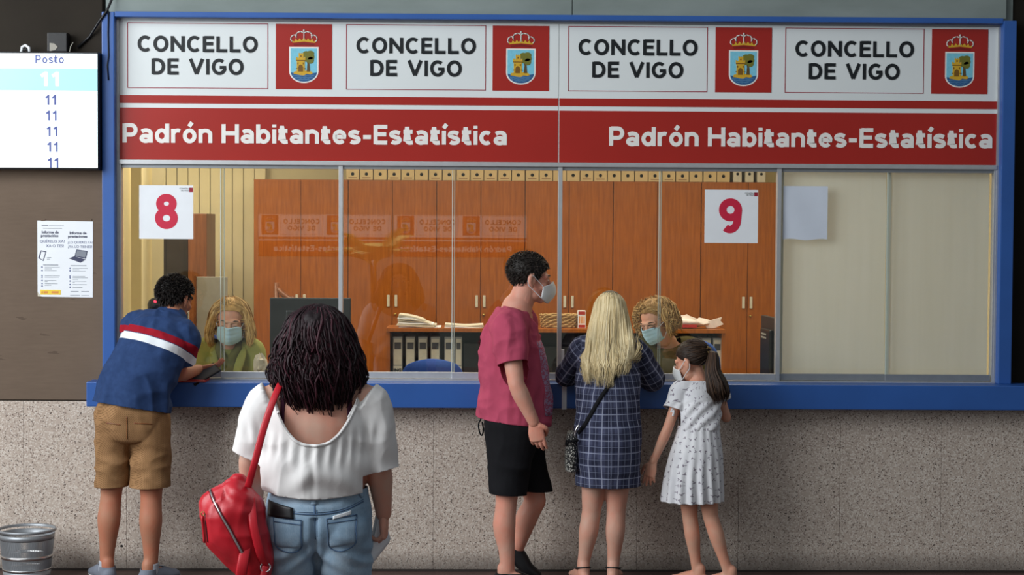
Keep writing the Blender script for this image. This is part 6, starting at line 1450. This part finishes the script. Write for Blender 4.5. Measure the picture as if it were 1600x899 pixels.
for q, d in (('L', (-0.25, 1, 0)), ('R', (0.2, 1, 0))):
    a = J['a' + q]; dd = unit(d); sd = A3(dd[1], -dd[0], 0)
    sn = ptube('sandal', [a + dd * f_ * 0.92 + (0, 0, -0.079 + 0.001) for f_ in (-0.07, 0.0, 0.08, 0.14, 0.185)], [(0.034, 0.007), (0.038, 0.007), (0.040, 0.007), (0.046, 0.007), (0.038, 0.006)], 'shoe_black', r_, side=sd, n=14)
    ptube('ankle_strap', [a + A3(0, 0, 0.006) + dd * (-0.008 + 0.040 * math.cos(t_)) + sd * 0.038 * math.sin(t_) + A3(0, 0, -0.010 * math.cos(t_)) for t_ in np.linspace(0, 6.283, 18)], 0.0055, 'shoe_black', sn, side=(0, 0, 1), n=8, sub=1, cap=0)
    ptube('toe_strap', [a + dd * 0.10 + sd * 0.046 + A3(0, 0, -0.07), a + dd * 0.10 + A3(0, 0, -0.026), a + dd * 0.10 - sd * 0.046 + A3(0, 0, -0.07)], 0.006, 'shoe_black', sn, n=8)

# ================================================================== the girl
r_ = person('person', (1.04, -0.42, 0), 'girl with a brown ponytail in a white printed dress')
J = jv(aL=(1.006, -0.40, 0.072), aR=(1.168, -0.45, 0.072), kL=(0.962, -0.41, 0.378), kR=(1.070, -0.445, 0.380), hL=(0.948, -0.43, 0.665), hR=(1.040, -0.445, 0.665), pel=(0.995, -0.44, 0.700), wai=(1.005, -0.425, 0.855), che=(1.012, -0.395, 1.000), nek=(1.006, -0.375, 1.112), hed=(0.968, -0.36, 1.205), sL=(0.910, -0.40, 1.052), sR=(1.112, -0.355, 1.050), eL=(0.834, -0.455, 0.850), wL=(0.758, -0.455, 0.672), eR=(1.165, -0.335, 0.900), wR=(1.125, -0.24, 1.03))
fG = Frame((0.972, -0.362, 1.208), (-0.80, 0.55, -0.30), (-0.12, -0.02, 1), 0.93)
g = dict(crotch=(0.085, 0.075), hip=(0.11, 0.085), waist=(0.095, 0.075), chest=(0.10, 0.075), shoulder=(0.085, 0.055), neckb=(0.046, 0.042), neck=0.038, ua=0.031, el=0.028, fa=0.029, wr=0.021, th=0.058, kn=0.042, ca=0.042, an=0.028, foot=0.84)
hands = [hand_parts(J['wL'], (-0.25, 0.02, -1), (0.5, 0.8, 0), (-0.4, 0.9, 0.1), 0.84, (4, 8, 12, 16), 0.1, 0.10), hand_parts(J['wR'], (-0.3, 0.5, 0.5), (-0.5, 0.5, -0.5), (-1, 0, 0), 0.8)]
skin(r_, J, fG, g, hands, {'L': (-0.75, 0.5, 0), 'R': (-0.92, 0.3, 0)}, 'skin_girl', 0.0075)
eyes(r_, fG, False)
hs, ss = A3(1, 0, 0), unit(J['sR'] - J['sL']); up = lerp(J['che'], J['nek'], 0.62); wz = 0.862
uvG = axis_uv((1.0, -0.42, 0.5), (0.03, 0, 1), (1, 0, 0), 0.125)
garment('bodice', [tube([(1.003, -0.427, wz - 0.02), (1.005, -0.425, wz + 0.03), J['che'], up, J['nek'] + (0, 0, -0.012)], [(0.116, 0.100), (0.116, 0.098), (0.118, 0.094), (0.100, 0.072), (0.058, 0.054)], side=[hs, hs, ss, ss, ss], n=26, cap=0.3)] +
        [tube([lerp(up, J['s' + q], 0.4), J['s' + q], lerp(J['s' + q], J['e' + q], 0.35) + (s * 0.004, 0, 0.0), lerp(J['s' + q], J['e' + q], t_)], [0.056, 0.056, 0.055, 0.056], side=A3(0, 1, 0), n=18) for q, s, t_ in (('L', -1, 0.62), ('R', 1, 0.52))],
        'dress_print', r_, 0.0062, 5, [below(wz - 0.012), end_cut(J['sL'], J['eL'], 0.50, 0.085, lambda V: V[:, 0] - 0.902), end_cut(J['sR'], J['eR'], 0.36, 0.085, lambda V: 1.118 - V[:, 0]), lambda V: J['nek'][2] - 0.004 - V[:, 2]],
        lambda V: fold([((9, 9, 12), 0.004, 61)])(V) + 0.0045 * np.sin((V[:, 2] * 0.8 - V[:, 0]) * 95 + 2 * vnoise(V * 9, 6)) * (V[:, 2] < 1.0), uvG)
def gather(V):
    a = np.arctan2(V[:, 0] - 1.0, V[:, 1] + 0.42); k = np.clip((wz - V[:, 2]) / 0.36, 0, 1)
    return (0.004 + 0.010 * k) * np.sin(a * 17 + 1.6 * vnoise(V * 5, 3)) * (0.7 + 0.5 * vnoise(V * 4, 9)) - 0.003
garment('skirt', [tube([(1.004, -0.427, wz + 0.01), (1.002, -0.427, wz - 0.04), (0.992, -0.43, 0.70), (0.975, -0.43, 0.55), (0.967, -0.43, 0.44)], [(0.113, 0.098), (0.122, 0.106), (0.148, 0.130), (0.162, 0.146), (0.170, 0.150)], side=X, n=40, cap=0.3)], 'dress_print', r_, 0.0062, 4, [below(0.462), lambda V: wz + 0.006 - V[:, 2]], gather, uvG)
ptube('sleeve_bow', [(0.868, -0.44, 0.965), (0.858, -0.455, 0.955), (0.853, -0.45, 0.94), (0.866, -0.46, 0.95), (0.862, -0.465, 0.925)], 0.006, 'dress_print', r_, n=8)
h_ = Hair(); rg = np.random.RandomState(31); tie = fG(0.012, -0.118, 0.030)
hlG = lambda L: L[:, 2] - np.interp(L[:, 1], [-0.12, -0.075, -0.03, 0.0, 0.03, 0.06, 0.12], [-0.050, -0.045, -0.022, 0.010, 0.030, 0.055, 0.070])
h_.cap(fG, hlG, r=(0.081, 0.102, 0.088), bump=0.0015, freq=60, hv=0.25)
for i in range(420):
    d = unit(rg.normal(size=3)); L = A3(0, -0.018, 0.038) + d * A3(0.082, 0.103, 0.089)
    if hlG(L[None])[0] < 0.0: continue
    tl = fG.inv(tie[None])[0]; mid = (L + tl) / 2; mid = A3(0, -0.018, 0.038) + unit((mid - A3(0, -0.018, 0.038)) / A3(0.082, 0.103, 0.089)) * A3(0.085, 0.107, 0.092)
    h_.lock([fG(*L), fG(*mid), tie], rg.uniform(0.003, 0.0055), 0.5, 4, 4, rg.uniform(0.1, 0.85))
for i in range(520):
    a = rg.uniform(0, 6.28); q = rg.uniform(0, 1) ** 0.5; ze = rg.uniform(0.0, 0.07); o = A3(math.cos(a), math.sin(a), 0) * q
    P = [tie, tie + A3(0.022, -0.025, -0.012) + o * 0.022, A3(1.072, -0.466, 1.175) + o * 0.040, A3(1.090, -0.492, 1.11) + o * 0.056, A3(1.102, -0.500, 1.05) + o * 0.056 + rg.normal(0, 0.004, 3), A3(1.110, -0.50, 0.985 + ze) + o * 0.034 + rg.normal(0, 0.004, 3)]
    h_.lock(P, rg.uniform(0.003, 0.006), 0.6, 4, 4, float(np.clip(rg.normal(0.45, 0.22), 0, 1)))
h_.put('hair_brown', r_)
ptube('hair_tie', [tie + fG.x * 0.021 * math.cos(a) + fG.z * 0.021 * math.sin(a) - fG.y * 0.004 * math.sin(4 * a) for a in np.linspace(0, 6.283, 20)], 0.0065, 'wicker', r_, n=8, sub=2, cap=0)
mask(r_, fG, 'mask_white', 'beak')
for q, d in (('L', (-0.75, 0.5, 0)), ('R', (-0.92, 0.3, 0))):
    a = J['a' + q]; dd = unit(d); sd = A3(dd[1], -dd[0], 0)
    sn = ptube('sandal', [a + dd * f_ * 0.84 + (0, 0, -0.067) for f_ in (-0.07, 0.0, 0.08, 0.14, 0.185)], [(0.030, 0.006), (0.033, 0.006), (0.035, 0.006), (0.040, 0.006), (0.033, 0.005)], 'silver_sandal', r_, side=sd, n=14)
    for f_, w_ in ((0.07, 0.036), (0.115, 0.038)): ptube('toe_strap', [a + dd * f_ * 0.84 + sd * w_ + A3(0, 0, -0.06), a + dd * f_ * 0.84 + A3(0, 0, -0.020 - 0.12 * (f_ - 0.07)), a + dd * f_ * 0.84 - sd * w_ + A3(0, 0, -0.06)], 0.006, 'silver_sandal', sn, n=8)

# ================================================================== the two clerks
def clerk(x, J, f, mat_top, label, top_name, hands_to):
    r = person('person', (x, 0.85, OF), label)
    g = grow(GM, chest=(0.15, 0.105), waist=(0.14, 0.105), hip=(0.165, 0.12), shoulder=(0.125, 0.08), neckb=(0.064, 0.06), neck=0.052, ua=0.042, el=0.036, fa=0.038, wr=0.026, foot=0.92)
    hands = [hand_parts(J['w' + q], (0.1, -1, 0), (0, 0, -1), (1 if q == 'L' else -1, 0, 0), 0.92) for q in 'LR']
    skin(r, J, f, g, hands, {'L': (0, -1, 0), 'R': (0, -1, 0)}, 'skin_clerk')
    ss = unit(J['sR'] - J['sL']); up = lerp(J['che'], J['nek'], 0.62)
    V = garment(top_name, [tube([J['pel'] + (0, 0, -0.05), J['pel'], J['wai'], J['che'], up, J['nek'] + (0, 0, -0.012)], [(0.18, 0.14), (0.18, 0.14), (0.168, 0.13), (0.175, 0.13), (0.150, 0.095), (0.080, 0.072)], side=ss, n=28, cap=0.4)] +
                [tube([lerp(up, J['s' + q], 0.4), J['s' + q], lerp(J['s' + q], J['e' + q], 0.5), J['e' + q], lerp(J['e' + q], J['w' + q], 0.85)], [0.078, 0.072, 0.062, 0.058, 0.045], side=(0, 1, 0), n=18) for q in 'LR'],
                mat_top, r, 0.0072, 5, [end_cut(J['eL'], J['wL'], 0.85, 0.08), end_cut(J['eR'], J['wR'], 0.85, 0.08), lambda V: np.maximum(J['nek'][2] + 0.008 - V[:, 2] + 0.55 * (V[:, 1] - J['nek'][1]), np.hypot(V[:, 0] - J['nek'][0], (V[:, 1] - J['nek'][1]) * 0.7) - 0.085)], fold([((9, 9, 7), 0.008, 71), ((14, 14, 5), 0.005, 72)]))
    garment('trousers', [tube([J['pel'] + (0, 0, -0.05), J['pel'] + (0, 0, 0.05)], [(0.17, 0.13), (0.165, 0.13)], side=X, n=22, cap=0.5)] + [tube([J['h' + q], J['k' + q], J['a' + q] + (0, 0, 0.05)], [0.095, 0.075, 0.06], side=X, n=18) for q in 'LR'], 'trousers_dark', r, 0.012, 4)
    for q in 'LR': shoe(r, J['a' + q], (0, -1, 0), 0.95, 'shoe_black', 'shoe_black')
    return r
def seat_J(x, sL, sR, nek, che, eL, eR): return jv(nek=nek, che=che, sL=sL, sR=sR, eL=eL, eR=eR, wai=(x, 0.87, 0.87), pel=(x, 0.90, 0.715), hL=(x - 0.09, 0.88, 0.69), hR=(x + 0.09, 0.88, 0.69), kL=(x - 0.11, 0.46, 0.66), kR=(x + 0.11, 0.46, 0.66), aL=(x - 0.11, 0.48, OF + 0.085), aR=(x + 0.11, 0.48, OF + 0.085), wL=(eL[0] + 0.10, 0.50, 0.885), wR=(eR[0] - 0.10, 0.50, 0.885))
J = seat_J(-1.69, (-1.825, 0.80, 1.170), (-1.540, 0.80, 1.170), (-1.676, 0.78, 1.215), (-1.684, 0.82, 1.055), (-1.865, 0.74, 0.94), (-1.492, 0.74, 0.94))
fE = Frame((-1.664, 0.715, 1.352), (0.06, -0.96, -0.26), (0.03, -0.10, 1), 1.06)
r_ = clerk(-1.69, J, fE, 'jacket_green', 'seated clerk with blonde hair in a green jacket and blue mask', 'jacket', None)
eyes(r_, fE, False); mask(r_, fE, 'mask_blue')
ptube('scarf', [J['nek'] + A3(-0.062, 0.0, 0.0), J['nek'] + A3(-0.055, -0.07, -0.03), J['nek'] + A3(-0.02, -0.115, -0.10), J['nek'] + A3(0.0, -0.135, -0.22)], [0.022, 0.024, 0.026, 0.03], 'scarf_green', r_, n=12)
ptube('scarf', [J['nek'] + A3(0.062, 0.0, 0.0), J['nek'] + A3(0.055, -0.07, -0.03), J['nek'] + A3(0.022, -0.115, -0.10), J['nek'] + A3(0.02, -0.14, -0.22)], [0.022, 0.024, 0.026, 0.03], 'scarf_green', r_, n=12)
for s in (-1, 1): ptube('lapel', [J['nek'] + A3(s * 0.075, -0.01, 0.005), J['nek'] + A3(s * 0.085, -0.09, -0.06), J['nek'] + A3(s * 0.060, -0.140, -0.16), J['nek'] + A3(s * 0.045, -0.150, -0.26)], [(0.010, 0.016), (0.010, 0.024), (0.009, 0.026), (0.008, 0.02)], 'jacket_green', r_, side=(0, 1, 0.2), n=12)
def wavy(h_, f, rg, n, Rz, zlo, zhi, am, fqs, rr, yc=-0.02, dep=0.85, face=0.85, hvm=0.5, zface=0.055):
    for i in range(n):
        cl_ = i // 6; a = (cl_ * 2.399963) % (2 * math.pi) - math.pi + rg.normal(0, 0.06); z0 = rg.uniform(0.03, 0.138) if rg.rand() < 0.6 else rg.uniform(-0.04, 0.09)
        if abs(a) < 1.0: z0 = max(z0, 0.112)
        ze = min(rg.uniform(zlo, zhi), z0 - 0.05); lay = rg.uniform(0.80, 1.0) * (1 + 0.07 * math.sin(cl_ * 3.3)); ph = (cl_ * 1.9) % 6.28 + rg.normal(0, 0.35); A_ = am * rg.uniform(0.6, 1.3); fq = fqs * (z0 - ze) / 0.2; a1 = a + rg.normal(0, 0.2); P = []
        for k in range(9):
            t_ = k / 8; z_ = z0 + (ze - z0) * t_; aa = a + (a1 - a) * t_
            if abs(aa) < face and z_ < zface: aa = math.copysign(face + 0.12 * t_, aa if aa else 1)
            R = Rz(z_) * lay; w1, w2 = A_ * math.sin(ph + 6.28 * fq * t_), A_ * math.cos(ph + 6.28 * fq * t_)
            P.append(f(math.sin(aa) * R + w1 * math.cos(aa), yc + math.cos(aa) * R * dep - w1 * math.sin(aa), z_ + w2 * 0.7))
        h_.lock(P, rr * rg.uniform(0.7, 1.3), 0.6, 5, 3, float(np.clip(rg.normal(hvm, 0.16) + 0.28 * math.sin(cl_ * 4.7), 0, 1)))
h_ = Hair(); rg = np.random.RandomState(41); hb = lambda L: L[:, 2] - np.interp(L[:, 1], [-0.12, -0.02, 0.02, 0.06, 0.12], [-0.12, -0.10, 0.0, 0.082, 0.10])
h_.cap(fE, hb, c=(0, -0.02, 0.03), r=(0.092, 0.108, 0.102), bump=0.004, freq=50, hv=0.35)
RzE = lambda z_: np.interp(z_, [-0.17, -0.12, -0.06, 0.0, 0.05, 0.10, 0.13, 0.142], [0.105, 0.138, 0.142, 0.128, 0.116, 0.090, 0.050, 0.015])
wavy(h_, fE, rg, 1000, RzE, -0.165, -0.07, 0.006, 1.3, 0.0042, face=0.95, zface=0.100); h_.put('hair_gold', r_)

J = seat_J(1.0, (0.800, 0.74, 1.178), (1.112, 0.80, 1.188), (0.950, 0.745, 1.235), (0.962, 0.80, 1.066), (0.735, 0.70, 0.94), (1.180, 0.74, 0.94))
fF = Frame((0.872, 0.665, 1.368), (-0.60, -0.72, -0.42), (-0.26, -0.12, 1), 1.0)
r_ = clerk(1.0, J, fF, 'top_olive', 'seated clerk with short curly blonde hair and glasses looking down', 'sweater', None)
eyes(r_, fF, False); mask(r_, fF, 'mask_blue')
for s in (-1, 1):
    ptube('glasses', [fF(s * 0.031 + 0.024 * math.cos(a), 0.098 - 0.012 * abs(math.cos(a)), 0.000 + 0.017 * math.sin(a)) for a in np.linspace(0, 6.283, 18)], 0.0016, 'hole', r_, n=6, sub=1, cap=0)
ptube('glasses', [fF(-0.008, 0.100, 0.003), fF(0, 0.104, 0.005), fF(0.008, 0.100, 0.003)], 0.0016, 'hole', r_, n=6)
h_ = Hair(); rg = np.random.RandomState(51)
h_.cap(fF, hb, c=(0, -0.02, 0.03), r=(0.094, 0.110, 0.104), bump=0.008, freq=45, hv=0.3)
RzF = lambda z_: np.interp(z_, [-0.13, -0.09, -0.04, 0.0, 0.05, 0.10, 0.13, 0.142], [0.105, 0.130, 0.145, 0.145, 0.135, 0.105, 0.065, 0.02])
wavy(h_, fF, rg, 1100, RzF, -0.12, 0.05, 0.019, 2.4, 0.0036, face=1.05, hvm=0.52, zface=0.100); h_.put('hair_curl', r_)

# ------------------------------------------------------------------ the hall behind the camera (seen mirrored in the window glass)
area('far_hall_fill', (-3.0, -15.5, 6.0), (-2.6, -19.0, 0.5), 5.0, 3.0, 1100, (1.0, 0.97, 0.92))  # added fill light, brightens the far signs and palm for their reflection
tag(MB().box(-12, 10, -23.4, -23.1, -1.0, 5.0).build('wall_far', 'beam'), kind='structure')
tag(MB().box(-12, 10, -24, -14.0, -1.2, -1.0).build('floor_far', 'hall_floor'), kind='structure')
for o_, x, lab in ((SIGNS[0], -3.05, 'first sign board across the hall, mirrored in the middle windows'), (SIGNS[1], -0.55, 'second sign board across the hall, mirrored in the middle windows')):
    c = copy_tree(o_); c.location = (x, -23.085, 1.30); c.rotation_euler.z = math.pi; c['label'] = lab; c['group'] = 'sign boards across the hall'
pt = empty('potted_palm', (-1.70, -15.6, -1.0), 'potted palm in the hall, mirrored in the glass beside the signs', 'plant')
simple('pot_clay', (120, 84, 62), 0.7, 0.1, 9); simple('palm_leaf', (186, 190, 120), 0.55, 0.15, 12)
MB().lathe([(0, -1.0), (0.20, -1.0), (0.27, -0.58), (0.29, -0.58), (0.29, -0.54), (0.25, -0.54), (0.24, -0.60), (0, -0.60)], -1.70, -15.6, 28).build('pot', 'pot_clay', pt)
MB().tube([(-1.70, -15.6, -0.62), (-1.68, -15.6, 0.3), (-1.71, -15.6, 1.45)], [0.06, 0.05, 0.045], 12).build('trunk', 'wood_brown', pt)
rp = np.random.RandomState(2)
for k in range(13):
    a = k * 2.4; up_ = rp.uniform(0.6, 1.35); L_ = rp.uniform(0.7, 1.0); base = A3(-1.71, -15.6, 1.30); P = []
    for t_ in np.linspace(0, 1, 9): P.append(base + A3(math.cos(a) * t_ * L_ * (1.1 - 0.4 * up_), math.sin(a) * t_ * L_ * (1.1 - 0.4 * up_), up_ * L_ * t_ - 0.75 * L_ * t_ ** 2 * (0.4 + 0.3 * up_)))
    mb = MB().tube(P, list(np.linspace(0.010, 0.003, 9)), 5); P = catmull(P, 3)
    for i in range(4, len(P) - 1):
        t = unit(P[i + 1] - P[i - 1]); s_ = unit(np.cross(t, (0, 0, 1))); u = i / len(P); ll = 0.36 * math.sin(math.pi * (0.15 + 0.8 * u))
        for sg in (-1, 1):
            d = unit(s_ * sg + t * 0.7 + A3(0, 0, -0.12)); q = P[i]; w_ = t * 0.013
            mb.add([q - w_, q + w_, q + d * ll * 0.6 + w_ * 0.8 + A3(0, 0, 0.006), q + d * ll, q + d * ll * 0.6 - w_ * 0.8 + A3(0, 0, 0.006)], [(0, 1, 2, 3, 4)])
    mb.build('frond', 'palm_leaf', pt)
